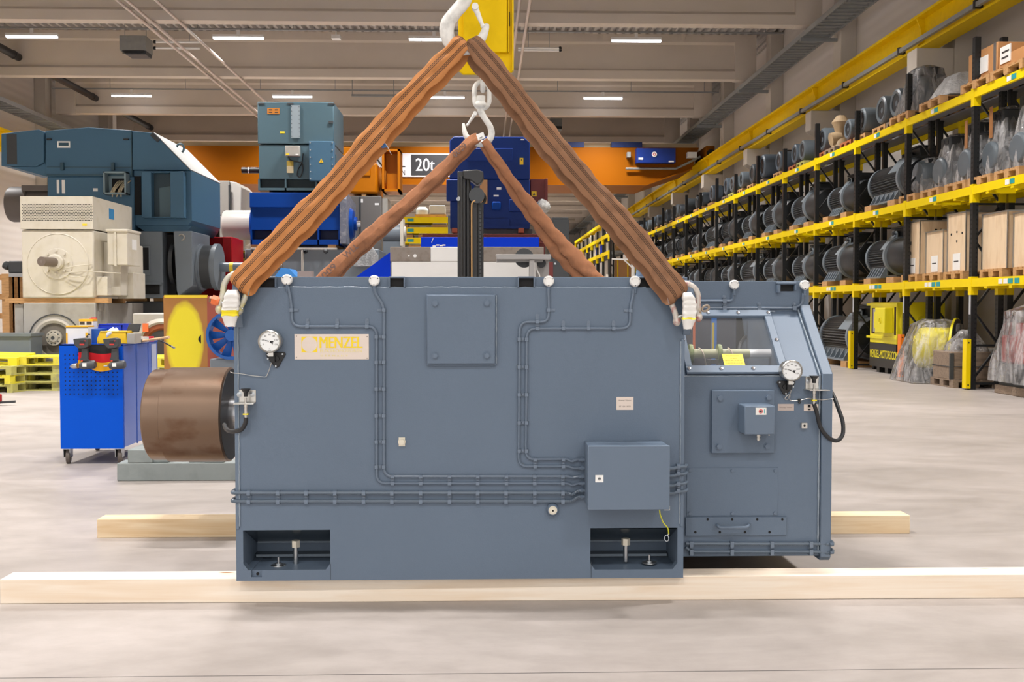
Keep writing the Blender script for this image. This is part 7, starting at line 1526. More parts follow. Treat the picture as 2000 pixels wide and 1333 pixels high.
for i, (p0, p1, py, l, c_, lab) in enumerate(goods):
    s_ = rect(p0, p1, py, py + 10, YR + .3); z = lev[l] + .24; r = thing('shelf_load', lab, 'load', ((s_[0] + s_[1]) / 2, YR + .4, z), 'loads on the far shelves')
    MB().box(s_[0] - .03, s_[1] + .03, YR + .1, YR + .9, z, z + .12).build('load_pallet', WOODP, r, smooth=False); top = max(s_[3], z + .28)
    if i in (0, 4): xm = (s_[0] + s_[1]) / 2; MB().lathe([(0, 0), ((s_[1] - s_[0]) / 2, 0), ((s_[1] - s_[0]) / 2, (top - z - .12) * .6), ((s_[1] - s_[0]) / 3, top - z - .12), (0, top - z - .12)], (xm, YR + .5, z + .12), (0, 0, 1), 20).build('load_body', mat('load' + str(i), c_, .5), r)
    else: MB().box(s_[0], s_[1], YR + .15, YR + .85, z + .12, top).build('load_body', mat('load' + str(i), c_, .5), r, bevel=.03)
# ================================================================ pallet racks along the right wall
RX = 8.26; BAY = 2.75; Y0 = 17.15; NB = 15; K0 = -1
def yk(k): return Y0 + BAY * k
LEV = (1.75, 3.31, 4.93); BH = .14
BAYN = lambda k: ORD[k + 1] + ' bay'
rows = [(RX, RX + .46, 'front'), (RX + .62, RX + 1.07, 'rear')]
FRAMES = range(K0, K0 + NB + 1)
for xa, xb, side in rows:
    R_ = thing('pallet_rack', 'long black and yellow pallet rack along the right wall, front row facing the aisle' if side == 'front' else 'rear row of the pallet rack, standing behind the front row by the wall', 'rack', (xa, 35, 0), 'pallet racks along the right wall')
    for k in FRAMES:
        y = yk(k)
        for x in (xa, xb):
            top = 5.95 if (k < 1 or k % 2) else 5.75
            b = MB(); b.box(x, x + .1, y, y + .1, 0.0, top if side == 'front' else 5.4)
            if k < 3 and side == 'front':
                b.cur = 1
                for i in range(70):
                    z = .15 + i * .08
                    for yy in (y + .03, y + .07): b.add([(x - .001, yy - .008, z), (x - .001, yy - .008, z + .03), (x - .001, yy + .008, z + .03), (x - .001, yy + .008, z)], [(0, 1, 2, 3)])
                    b.add([(x + .062, y - .001, z), (x + .085, y - .001, z), (x + .085, y - .001, z + .03), (x + .062, y - .001, z + .03)], [(0, 1, 2, 3)])
            if side == 'front' and x == xa and k < 4: b.cur = 2; b.box(x - .003, x, y + .02, y + .08, 1.28, 1.62)
            b.build('post', [RACKBLK, VOID, mat('barcode_strip', '#b9bbbe', .5)], R_, smooth=False)
        b = MB(); z = .15; i = 0
        while z < 5.0: b.bar((xa + .05, y + .05, z), (xb + .05, y + .05, z + .6) if i % 2 == 0 else (xb + .05, y + .05, z), .035, .035); b.bar((xb + .05, y + .05, z), (xa + .05, y + .05, z + .6), .035, .035) if i % 2 else None; z += .6; i += 1
        b.bar((xa + .05, y + .05, .1), (xb + .05, y + .05, .1), .04, .04); b.build('brace', RACKBLK, R_, smooth=False)
    for k in list(FRAMES)[:-1]:
        ya, yb = yk(k) + .1, yk(k + 1)
        for li, z in enumerate(LEV):
            for xi, x in enumerate((xa, xb)):
                if li == 2 and ((side == 'front' and xi == 1) or (side == 'rear' and xi == 0)): continue
                b = MB(); b.box(x - .025 + .02, x + .045, ya - .03, yb + .03, z, z + BH)
                for y in (ya - .1, yb): b.box(x - .01, x + .11, y - .005, y + .105, z - .14, z + BH + .03) if y == ya - .1 or k == K0 + NB - 1 else None
                if side == 'front' and xi == 0:
                    b.cur = 1; ym = (ya + yb) / 2 + .1; b.box(x - .012, x - .004, ym - .14, ym + .0, z + .03, z + .11); b.cur = 2; b.box(x - .012, x - .004, ym + .02, ym + .14, z + .03, z + .11)
                    if li == 0: b.cur = 1; b.box(x - .012, x - .004, ym - .34, ym - .2, z + .03, z + .11); b.cur = 2; b.box(x - .012, x - .004, ym + .18, ym + .3, z + .03, z + .11)
                b.build('beam', [YEL, TEALLAB, PAPER], R_, smooth=False)
        if k > 4: continue
        b = MB()
        for z in LEV[:2]:
            for q in range(3): y = ya + (yb - ya) * (.2 + .3 * q); b.box(xa, xb, y, y + .09, z - .04, z + .06)
        b.each('depth_bar', YEL, R_, smooth=False)
    MB().box(xa + .03, xb + .07, yk(K0), yk(K0 + NB), LEV[2] + BH - .03, LEV[2] + BH).build('shelf_deck', mat('deck_grey', '#77777a', .6, var=.1), R_, smooth=False)
    if side == 'front':
        for k, m_ in ((0, YEL), (1, ORANGEP), (2, YEL), (3, YEL)):
            y = yk(k); g = MB().box(xa - .085, xa - .005, y - .03, y + .11, .02, .86); g.cur = 1
            for z in (.08, .8): g.cyl((xa - .045, y - .032, z), (xa - .045, y - .029, z), .015, n=10)
            g.build('post_guard', [m_, VOID], R_, smooth=False)
ZT3 = LEV[2] + BH; ZT2 = LEV[1] + BH; ZT1 = LEV[0] + BH
# ---- fan-ended motors on the top shelf: one built, the rest copied
def make_fan_motor():
    r = thing('motor', '', 'motor', (0, 0, 0)); R_ = .28
    fc = MB().lathe([(0, .03), (R_ * .62, .03), (R_ * .63, .012), (R_ * .82, .0), (R_ * .95, .025), (R_, .07), (R_, .36), (R_ * .93, .37), (0, .37)], (0, 0, R_ + .04), (1, 0, 0), 36).build('fan_cover', MOTG, r)
    b = MB(); b.lathe([(R_ * .2, .026), (R_ * .62, .026), (R_ * .62, .03), (R_ * .2, .03)], (0, 0, R_ + .04), (1, 0, 0), 32); b.build('fan_grille', MOTK, fc)
    b = MB(); n = 36; pts = []
    for i in range(n * 2): a = i * PI / n; q = R_ * (.93 if i % 2 else .85); pts.append((q * math.cos(a), R_ + .04 + q * math.sin(a)))
    b.prism(pts, 'x', .37, .95); b.build('ribbed_frame', MOTD, r, smooth=False)
    MB().lathe([(0, .95), (R_ * .9, .95), (R_ * .9, 1.0), (R_ * .3, 1.05), (.04, 1.06), (.04, 1.16), (0, 1.16)], (0, 0, R_ + .04), (1, 0, 0), 28).build('end_shield', MOTG, r)
    MB().box(.5, .8, -.13, .13, R_ * 1.85, R_ * 1.85 + .17).build('terminal_box', MOTK, r, bevel=.02)
    for y in (-.2, .2): MB().box(.42, .92, y - .05, y + .05, 0, .1).build('foot', MOTG, r, bevel=.01)
    return r
fan0 = make_fan_motor(); used = []
BLU = mat('blue_grey_motor', '#566370', .42, var=.08); DKM = mat('dark_painted_motor', '#3c4247', .45, var=.1)
def put(proto, loc, rz, sc, lab, group, remat=None):
    if proto.name not in used and not remat and sc == 1: used.append(proto.name); proto.location = loc; proto['label'] = lab; proto['group'] = group; return proto
    return dup(proto, loc, rz, sc, lab, group, remat)
tops = [(1750, .30, 0), (1722, .30, 0), (1684, .285, 0), (1657, .24, 0), (1607, .29, 0), (1568, .27, 0), (1553, .27, 1), (1522, .28, 1), (1490, .36, 1), (1470, .30, 2), (1449, .27, 0), (1431, .27, 0), (1419, .30, 1), (1391, .30, 1), (1372, .27, 1), (1362, .24, 2), (1342, .3, 2), (1329, .25, 2), (1322, .29, 0), (1314, .27, 0), (1303, .29, 1), (1296, .29, 0), (1285, .28, 1), (1278, .28, 1), (1267, .27, 0), (1260, .27, 1), (1252, .26, 0)]
WORDS = {0: 'grey', 1: 'blue-grey', 2: 'dark grey'}; cnt = {}; plist = []; prevk = None
allk = [int((atx(p, 300, 8.42).y - Y0) // BAY) for p, _, _ in tops]
for (px, r_, c_), k in zip(tops, allk):
    p = atx(px, 300, 8.42); y = p.y; ty = allk.count(k); cnt[k] = cnt.get(k, 0) + 1
    pos = '' if ty == 1 else (' near one' if cnt[k] == 1 else (' far one' if ty == 2 else (' middle one' if cnt[k] == 2 else ' far one')))
    lab = f'{WORDS[c_]} round-faced motor, top rack shelf, {BAYN(k)} from the near end,{pos}'.rstrip(',')
    remat = {} if c_ == 0 else {MOTG.name: BLU} if c_ == 1 else {MOTG.name: DKM}
    mo = put(fan0, (8.38, y, ZT3 + .144), 0, r_ / .28, lab, 'round-faced motors on the top rack shelf', remat or None)
    plist.append((y, k, c_, px))
bx = atx(1246, 450, 8.42); r = thing('packed_box', 'dark wrapped box at the far end of the top rack shelf', 'box', (8.7, bx.y, ZT3 + .144)); MB().box(8.36, 9.0, bx.y - .55, bx.y + .45, ZT3 + .144, ZT3 + .95).build('box', MOTK, r, bevel=.04); MB().box(8.355, 8.36, bx.y - .3, bx.y + .1, ZT3 + .5, ZT3 + .75).build('box_label', PAPER, r); plist.append((bx.y, 13, 0, 1246))
nb = {}
for i, (y, k, c_, px) in enumerate(plist):
    nb[k] = nb.get(k, 0) + 1
    m_ = WOODR if px in (1607, 1553, 1657) else YPALG if px in (1568, 1431) else WOODP if i % 4 else WOODG
    pallet((8.87, y, ZT3), m_, PI / 2 if False else 0, f'pallet under the {ORD[nb[k] - 1]} top-shelf motor of the {BAYN(k)} from the near end', 'pallets on the rack shelves', 1.05, .72)
# a tan pump and a bare blue-topped machine among them
p = atx(1642, 260, 8.6); r = thing('pump', 'tan cast pump standing between motors on the top rack shelf', 'pump', (8.6, p.y, ZT3)); TAN = mat('tan_casting', '#a8906f', .6, var=.25, vs=8)
b = MB(); b.lathe([(0, 0), (.22, 0), (.2, .15), (.12, .3), (.16, .5), (.22, .62), (.1, .78), (0, .8)], (8.6, p.y, ZT3 + .144), (0, 0, 1), 20); b.build('pump_casing', TAN, r); b = MB(); b.cyl((8.36, p.y, ZT3 + .35), (8.6, p.y, ZT3 + .4), .16, n=20); b.build('flange', TAN, r); pallet((8.85, p.y, ZT3), WOODG, 0, 'weathered pallet under the tan pump on the top shelf', 'pallets on the rack shelves', 1.05, .72)
def wrapmesh(x0, x1, y0, y1, z0, z1, top=.55, n=36, lv=12, seed=1, lean=(0, 0)):
    rnd = random.Random(seed); ph = [rnd.uniform(0, 6.3) for _ in range(6)]; cx_, cy_ = (x0 + x1) / 2, (y0 + y1) / 2; secs = []
    for j in range(lv + 1):
        t = j / lv; s_ = 1 - (1 - top) * min(1, t * 1.15) ** 1.6
        if j == lv: s_ *= .55
        sec = []
        for i in range(n):
            a = 2 * PI * i / n; cs, sn = math.cos(a), math.sin(a); q = 1 / max(abs(cs), abs(sn)) ** .75
            f_ = s_ * (1 + .06 * math.sin(5 * a + ph[0] + t * 3) * (1 - t * .5) + .05 * math.sin(11 * a + ph[1] - t * 4) + .035 * math.sin(17 * a + ph[2]))
            sec.append(Vector((cx_ + lean[0] * t + (x1 - x0) / 2 * cs * q * f_, cy_ + lean[1] * t + (y1 - y0) / 2 * sn * q * f_, z0 + (z1 - z0) * t + (.01 * math.sin(3 * a) if j == lv else 0))))
        secs.append(sec)
    return secs
def wrap(parent, *a, m=None, **kw):
    b = MB(); b.sweep(wrapmesh(*a, **kw), caps=False); b.sweep([b.v[-kw.get('n', 36):], [sum(b.v[-kw.get('n', 36):], Vector()) / kw.get('n', 36) + (q - sum(b.v[-kw.get('n', 36):], Vector()) / kw.get('n', 36)) * .05 for q in b.v[-kw.get('n', 36):]]], caps=False)
    return b.build('plastic_wrap', m or PLASTIC, parent, ang=75)
wraps = [(1806, 298, .72, 'tent-wrapped round motor on the middle rack shelf beside the big ribbed motor', 1), (1852, 259, 1.0, 'tall tent-wrapped gear motor on the middle shelf, left of the black post', 0), (1903, 246, 1.08, 'plastic-wrapped gear motor with brown tape on the middle shelf, behind the black post', 0), (1952, 222, 1.15, 'tall plastic-wrapped gear motor on the middle shelf, right of the black post', 0), (2008, 195, 1.25, 'plastic-wrapped machine cut by the photo edge on the middle shelf', 0)]
for i, (px, py, h, lab, rd) in enumerate(wraps):
    y = atx(px, 330, 8.62).y; r = thing('gear_motor', lab, 'motor', (8.75, y, ZT2 + .144), 'plastic-wrapped motors on the middle shelf'); z = ZT2 + .144
    w = .34
    if rd: MB().lathe([(0, 0), (.27, .03), (.31, .1), (.31, .4), (.24, .5), (0, .52)], (8.45, y, z + .36), (1, 0, 0), 28).build('motor_body', MOTG, r); MB().box(8.6, 8.95, y - .2, y + .2, z + .55, z + .68).build('terminal_box', MOTK, r)
    else: MB().box(8.55, 8.95, y - .24, y + .24, z, z + h * .5).lathe([(0, 0), (.24, 0), (.26, .05), (.2, .2), (0, .2)], (8.42, y, z + .32), (1, 0, 0), 24).build('gear_case', MOTG, r, bevel=.03); tb_ = MB().box(8.56, 8.9, y - .2, y + .2, z + h * .5, z + h * .95).build('motor_body', MOTD, r, bevel=.03); MB().cyl((8.555, y - .08, z + h * .85), (8.55, y - .08, z + h * .85), .06, n=16).cyl((8.555, y + .08, z + h * .85), (8.55, y + .08, z + h * .85), .06, n=16).build('cable_port', MOTK, tb_)
    if i in (2, 3): MB().box(8.46, 8.47, y - .05, y + .05, z + h * .55, z + h).build('brown_tape', mat('brown_tape', '#a8754a', .5), r)
    wrap(r, 8.42, 9.12, y - .34, y + .34, z, z + h, top=.55 if not rd else .62, seed=i + 2)
    pallet((8.82, y, ZT2), WOODP, 0, f'pallet under the {lab.split(" on ")[0]}'[:70], 'pallets on the rack shelves', 1.1, .78)
y = atx(1812, 170, 8.8).y; r = thing('gear_motor', 'big plastic-wrapped round machine on the top rack shelf, second bay', 'motor', (8.75, y, ZT3 + .144)); MB().lathe([(0, 0), (.3, .02), (.36, .15), (.33, .4), (0, .5)], (8.42, y, ZT3 + .55), (1, 0, 0), 28).build('motor_body', MOTG, r); MB().lathe([(0, 0), (.3, 0), (.3, .14), (0, .14)], (8.8, y, ZT3 + .88), (0, 0, 1), 28).build('top_flange', MOTK, r); wrap(r, 8.3, 9.2, y - .5, y + .5, ZT3 + .144, ZT3 + 1.08, top=.6, seed=9)
pallet((8.82, y, ZT3), WOODP, 0, 'pallet under the big wrapped machine on the top shelf', 'pallets on the rack shelves', 1.2, .9)
y = atx(1868, 170, 8.7).y; r = thing('wrapped_goods', 'low crumpled plastic-wrapped goods on a tilted pallet on the top shelf', 'goods', (8.7, y, ZT3 + .144)); MB().box(8.5, 9.1, y - .4, y + .4, ZT3 + .144, ZT3 + .35).build('parts', LGREY, r, bevel=.05); wrap(r, 8.34, 9.25, y - .62, y + .6, ZT3 + .16, ZT3 + .62, top=.5, seed=12, m=film('milky_plastic', '#dcdcdc', .35, .3))
pallet((8.8, y, ZT3), WOODP, 0, 'pallet under the crumpled wrapped goods on the top shelf', 'pallets on the rack shelves', 1.2, .9)
for i, (px, py0, lab) in enumerate(((1935, 96, 'wooden crate with a white sheet on the top shelf just right of the black post'), (1998, 98, 'cardboard-brown crate with a printed label, topmost at the photo edge'))):
    p = atx(px, 130, 8.5); y = p.y; r = thing('crate', lab, 'crate', (8.7, y, ZT3 + .144), 'crates on the top rack shelf'); zt_ = at(px, py0, y).z; m_ = mat('crate_board', '#c08b58', .7, var=.12, vs=4)
    MB().box(8.36, 9.2, y - .5, y + .5, ZT3 + .144, zt_).build('crate_body', m_, r, bevel=.01)
    b = MB(); b.box(8.345, 8.36, y - .2 + .3 * i, y + .12 + .3 * i, ZT3 + .25, ZT3 + .52); b.cur = 1
    if i: b.box(8.342, 8.345, y + .14, y + .36, ZT3 + .41, ZT3 + .44).box(8.342, 8.345, y + .16, y + .37, ZT3 + .32, ZT3 + .35)
    b.build('crate_sheet', [PAPER, DARKINK], r); MB().box(8.352, 8.362, y - .46, y - .38, ZT3 + .144, zt_).build('strap', ZINC, r)
    pallet((8.8, y, ZT3), WOODP, 0, f'pallet under the {lab.split(" with ")[0]}', 'pallets on the rack shelves', 1.15, 1.0)
# ---- big ribbed motors on the two lower shelves
def ribs(b, R_, y0, y1, n=44, z=0.):
    pts = []
    for i in range(n * 2): a = i * PI / n; q = R_ * (1 if i % 2 else .9); pts.append((q * math.cos(a), z + q * math.sin(a)))
    b.prism(pts, 'y', y0, y1)
RINGM = mat('pale_grey_ring', '#78828a', .4, var=.08)
def make_big(kind):
    r = thing('motor', '', 'motor', (0, 0, 0)); R_ = .40; zc = R_ + .06
    a, c, e = (.85, -.62, -.98) if kind == 1 else (.95, .02, -.85)
    b = MB(); ribs(b, R_ * .95, a, c, z=zc); b.build('ribbed_frame', MOTD, r, smooth=False)
    MB().lathe([(0, 0), (R_ * .98, 0), (R_ * .98, .1), (R_ * .8, .17), (.06, .2), (.06, .3), (0, .3)], (0, a, zc), (0, 1, 0), 36).build('end_shield', RINGM, r)
    MB().lathe([(R_ * .5, .0), (R_ * 1.03, 0), (R_ * 1.03, -.09), (R_ * .9, -.11), (R_ * .5, -.11)], (0, c, zc), (0, 1, 0), 40).build('frame_ring', RINGM, r)
    MB().lathe([(R_ * .9, 0), (R_ * .95, -.06), (R_ * .95, e - c + .08), (R_ * .85, e - c), (R_ * .3, e - c), (0, e - c)], (0, c - .1, zc), (0, 1, 0), 36).build('fan_cowl', MOTK, r)
    for s_ in (-1, 1):
        f_ = MB(); x = s_ * R_ * .82; f_.box(x - .09, x + .09, c + .05, a - .05, 0, .035); f_.box(x - .02 - .05 * s_, x + .02 - .05 * s_, c + .05, a - .05, .03, .26)
        for q in range(6): y = c + .08 + (a - c - .2) * q / 5; f_.prism([(x + .09 * s_, .03), (x - .06 * s_, .03), (x - .06 * s_, .28)], 'y', y, y + .03)
        f_.build('foot', RINGM, r, smooth=False)
    ym = (a + c) / 2
    MB().prism([(-R_ * .95, zc + R_ * .35), (-R_ * .35, zc + R_ * 1.12), (-R_ * .2, zc + R_ * 1.12), (-R_ * .8, zc + R_ * .3)], 'y', ym - .25, c - .02).build('cover_plate', RINGM, r)
    MB().box(-.02, .36, c - .25, c + .35, zc + R_ * .85, zc + R_ * 1.5).box(-.08, .40, c - .3, c + .4, zc + R_ * 1.46, zc + R_ * 1.56).cyl((-.02, c + .1, zc + R_ * 1.2), (-.16, c + .1, zc + R_ * 1.2), .06, n=12).build('terminal_box', MOTK, r, bevel=.02)
    MB().tube([(-.12 + .0, c + .0 + .07 * math.cos(q * PI / 6), zc + R_ * 1.1 + .07 * math.sin(q * PI / 6)) for q in range(12)], .018, 6, closed=True).build('lifting_eye', RINGM, r)
    return r
big1, big2 = make_big(1), make_big(2)
XM = 8.80
def bigmotor(kind, k, z, where, sc=1.0, dark=False, dy=0.):
    y = yk(k) + BAY / 2 + .1 + dy; lab = f'{"dark" if dark else "grey"} ribbed motor on the {where}, {BAYN(k)} from the near end'
    put((None, big1, big2)[kind], (XM, y, z + .12), 0, sc, lab, f'ribbed motors on the {where}', {RINGM.name: DKM} if dark else None)
    for q, nm in ((-.7, 'nearer'), (.55, 'farther')):
        m_ = thing('timber_bearer', f'{nm} wooden bearer under the {where} motor of the {BAYN(k)}', 'timber', (XM, y + q, z), f'wooden bearers on the {where}') if False else None
        o = bpy.data.objects.new('timber_bearer', bearer); COL.objects.link(o); o.location = (XM, y + q, z); tag(o, f'{nm} wooden bearer under the {where} motor, {BAYN(k)} from the near end', 'timber', f'wooden bearers on the {where}')
bo = MB().box(-.53, .53, -.19, .19, 0, .12).build('timber_bearer', WOODP, base=False, bevel=.006); bearer = bo.data; bpy.data.objects.remove(bo)
for k in range(1, 14): bigmotor(1 if k in (1, 7, 10) else 2, k, ZT2, 'middle rack shelf', (1.0, 1.0, .9, 1.0, 1.04, .95)[k % 6], dark=k in (6, 9, 12))
for k in range(1, 11): bigmotor(2 if k != 5 else 1, k, ZT1, 'lower rack shelf', (1.0, 1.0, 1.05, .95, 1.0, 1.05)[k % 6], dark=k in (7,))
# plywood crates on the lower shelf
for i, (px0, px1, py0, xr_, lab, hl) in enumerate(((1768, 1799, 434, 9.35, 'large plywood crate, two holes in its side, farthest in the lower shelf crate bay', 1), (1809, 1845, 452, 8.85, 'small knotty plywood crate between two larger ones on the lower shelf', 0), (1851, 1889, 417, 9.1, 'tall plywood crate on the lower shelf just left of the black post', 2), (1905, 1960, 416, 9.3, 'plywood crate behind the black post on the lower shelf', 3), (1972, 2040, 412, 9.3, 'plywood crate cut by the photo edge on the lower shelf', 0))):
    ya, yb = atx(px1, 500, 8.4).y, atx(px0, 500, 8.4).y
    if i == 3: ya, yb = yk(0) - .95, yk(0) - .08
    if i == 4: ya, yb = yk(0) - 2.1, yk(0) - 1.1
    z = ZT1 + .144; h = at((px0 + px1) / 2, py0, (ya + yb) / 2).z - z; r = thing('crate', lab, 'crate', (8.7, (ya + yb) / 2, z), 'plywood crates on the lower rack shelf')
    MB().box(8.39, xr_, ya + .02, yb - .02, z, z + h).build('crate_body', PLY, r, bevel=.004); b = MB(); b.box(8.37, xr_ + .01, ya + .005, yb - .005, z + h - .012, z + h + .012); 
    for y in (ya + .02, yb - .02): b.box(8.375, 8.39, y - .012, y + .012, z, z + h)
    b.build('metal_edge', ZINC, r)
    b = MB(); ym = (ya + yb) / 2
    if hl == 1:
        for dx in (.3, .4): b.cyl((8.39 + dx, ya + .021, z + h * .82), (8.39 + dx, ya + .015, z + h * .82), .028, n=12)
    elif hl == 2:
        for dy, dz in ((-.2, .65), (.22, .65), (.0, .68), (.0, .52)): b.cyl((8.391, ym + dy, z + h * dz), (8.386, ym + dy, z + h * dz), .022, n=12)
    elif hl == 3:
        for dz in (.5, .62, .66): b.cyl((8.6, ya + .021, z + h * dz), (8.6, ya + .015, z + h * dz), .03, n=12)
    if b.v: b.build('hole', VOID, r)
    if i in (0, 1, 2):
        b = MB(); b.box(8.383, 8.389, ym - .14, ym + .14, z + .02, z + .32); b.cur = 1; b.box(8.381, 8.384, ym - .08, ym + .09, z + .17, z + .19); b.build('paper_sheet', [PAPER, DARKINK], r)
    pallet((8.85, ym, ZT1), WOODP, 0, f'pallet under the {lab.split(", ")[0].split(" on ")[0].split(" cut ")[0]}', 'pallets on the rack shelves', 1.05, .75)
# ---- on the floor under the rack
put(big1, (8.85, yk(2) + 1.55, .14), 0, 1.22, 'large grey ribbed motor on the floor under the rack, by the yellow post guard', 'ribbed motors on the floor', {MOTD.name: mat('rib_dark', '#3f3d3b', .5)})
for q, nm in ((-.75, 'nearer'), (.6, 'farther')): o = bpy.data.objects.new('timber_bearer', bearer); COL.objects.link(o); o.location = (8.85, yk(2) + 1.55 + q, 0.0); o.scale = (1, 1, 1.15); tag(o, f'{nm} wooden bearer under the large ribbed motor on the floor', 'timber', 'wooden bearers on the floor')
put(big2, (8.85, yk(4) + 1.5, .0), 0, 1.1, 'grey ribbed motor on the floor farther back under the rack, fifth bay', 'ribbed motors on the floor', {RINGM.name: DKM})
YM = mat('signal_yellow_motor', '#efe01c', .4, var=.04); BKM = mat('black_base_paint', '#232222', .4, var=.06)
ya, yb = atx(1757, 640, 8.42).y + .15, atx(1699, 640, 8.42).y; zt_ = at(1730, 591, 21.5).z; zm = at(1730, 671, 21.5).z
t = thing('motor', 'signal-yellow motor on a black base lettered MENZEL-MOTORS.COM under the rack', 'motor', (8.9, (ya + yb) / 2, 0)); x1 = 9.42
MB().box(8.42, x1, ya, yb, zm, zt_).build('housing', YM, t, bevel=.015)
b = MB(); b.box(8.40, 8.43, ya - .05, yb + .15, zt_ - .07, zt_ - .02); b.box(8.40, 8.43, ya - .05, yb + .15, zm + .1, zm + .15); b.build('side_rail', YM, t)
b = MB(); b.box(8.415, 8.421, yb - .28, yb - .1, zm + .2, zt_ - .12); b.box(8.415, 8.421, ya + .03, ya + .12, zm + .2, zt_ - .1); b.each('cooling_slot', mat('dark_red_slot', '#35201e', .6, var=.4, vs=20), t)
ym = (ya + yb) / 2; wz = (zm + zt_) / 2 + .1; wf_ = MB(); wf_.box(8.40, 8.42, ym + .05, ym + .5, wz - .3, wz + .2); wf_ = wf_.build('window_frame', LGREY, t, bevel=.006); MB().box(8.395, 8.402, ym + .13, ym + .42, wz - .22, wz + .13).build('window_panel', YM, wf_)
tb_ = MB().box(8.25, 8.42, ya + .2, ym + .0, wz - .3, wz + .22).build('terminal_box', YM, t, bevel=.01); MB().tube([(8.245, ya + .45 + .05 * math.cos(q * PI / 5), wz - .05 + .06 * math.sin(q * PI / 5)) for q in range(10)], .008, 6, closed=True).build('eye_ring', YM, tb_)
MB().lathe([(0, 0), (.44, 0), (.44, .02), (.42, .03), (.15, .06), (.15, .12), (0, .12)], (8.92, ya, (zm + zt_) / 2 + .0), (0, -1, 0), 40).build('end_shield', YM, t)
b = MB(); b.box(8.42, x1, ya + .02, yb, .12, zm); b.cur = 1; b.text('MENZEL-MOTORS.COM', (8.417, yb - .04, .12 + (zm - .12) * .38), (0, -1, 0), (0, 0, 1), (yb - ya) * 1.02, .17, .035)
b.build('base_skirt', [BKM, YM], t); b = MB()
for q in (0, .33, .66): b.box(8.45, x1, ya + .05 + (yb - ya - .3) * q * 1.2, ya + .2 + (yb - ya - .3) * q * 1.2, 0, .12)
b.build('base_foot', BKM, t)
# wrapped yellow drum
gy = 19.0; gx = at(1822, 700, gy).x; t = thing('motor', 'yellow round motor with a big flange under clear plastic on the floor', 'motor', (gx, gy, 0)); ax = Vector((.8, -.6, 0)).normalized(); o_ = Vector((gx - .25, gy + .15, .62))
MB().lathe([(0, 0), (.3, 0), (.38, .06), (.4, .15), (.4, .62), (.3, .7), (0, .7)], o_, ax, 36).build('drum', YM, t); MB().lathe([(.3, .6), (.54, .6), (.54, .64), (.3, .64)], o_ + ax * .08 + Vector((0, 0, .04)), ax, 44).build('flange', YM, t); MB().lathe([(0, .645), (.52, .645), (.52, .649), (0, .649)], o_ + ax * .08 + Vector((0, 0, .04)), ax, 40).build('flange_face', SHADE, t)
MB().box(gx - .4, gx + .2, gy - .3, gy + .4, 0, .26).build('foot_block', SHADE, t, bevel=.02)
wrap(t, gx - .6, gx + .5, gy - .6, gy + .66, .01, 1.17, top=.66, seed=21, lean=(.12, -.05))
t = thing('crate', 'weathered wooden crate on a pallet beside the wrapped yellow motor', 'crate', (8.45, 18.0, .144)); x0 = at(1846, 740, 17.75).x
MB().box(x0, x0 + .8, 17.55, 18.25, .144, .62).build('crate_body', WOODG, t, bevel=.01); b = MB(); b.box(x0 - .01, x0 + .81, 17.54, 18.26, .36, .372); b.box(x0 - .015, x0 + .05, 17.53, 17.57, .144, .6); b.build('corner_hinge', SHADE, t); b = MB(); b.box(x0 + .3, x0 + .4, 17.542, 17.55, .2, .32); b.build('paper_sheet', PAPER, t)
wrap(t, x0 + .1, x0 + .78, 17.62, 18.15, .6, 1.0, top=.4, seed=31); pallet((x0 + .4, 17.9, 0), WOODG, PI / 2, 'dark pallet under the weathered wooden crate', 'pallets on the floor by the rack', .9, .8)
t = thing('crate', 'reddish brown crate behind the black post, beside the wrapped red motor', 'crate', (8.9, 17.9, .1)); MB().box(x0 + .83, 9.4, 17.75, 18.5, .0, .62).build('crate_body', mat('red_brown_crate', '#7d5439', .7, var=.15), t, bevel=.01); MB().box(x0 + .82, 9.41, 17.74, 18.51, .6, .66).build('crate_lid', LGREY, t)
gx = at(1934, 700, 16.5).x; t = thing('motor', 'red motor under a tall clear plastic cover at the photo edge', 'motor', (gx + .6, 16.0, 0)); REDM = mat('coral_red_motor', '#c2453c', .45, var=.1)
MB().box(gx + .15, gx + 1.15, 15.35, 16.45, .5, .95).build('motor_base', REDM, t, bevel=.03); MB().box(gx + .3, gx + 1.0, 15.5, 16.3, .95, 1.15).build('terminal_box', REDM, t, bevel=.02); b = MB(); ribs(b, .32, 15.4, 16.4, z=.72); b.xf(Matrix.Translation((gx + .6, 0, 0))); b.build('ribbed_frame', REDM, t, smooth=False); MB().box(gx + .1, gx + 1.2, 15.3, 16.5, .28, .5).build('skid', SHADE, t)
wrap(t, gx + .02, gx + 1.35, 15.2, 16.62, .2, 1.44, top=.86, seed=41, n=48); tag(MB().box(gx + .1, gx + 1.3, 15.25, 16.55, 0, .14).build('plank_base', WOODG, bevel=.01), 'dark wooden base under the wrapped red motor', 'base'); MB().box(gx + .15, gx + 1.2, 15.3, 16.5, .14, .28).build('lower_skid', SHADE, t)
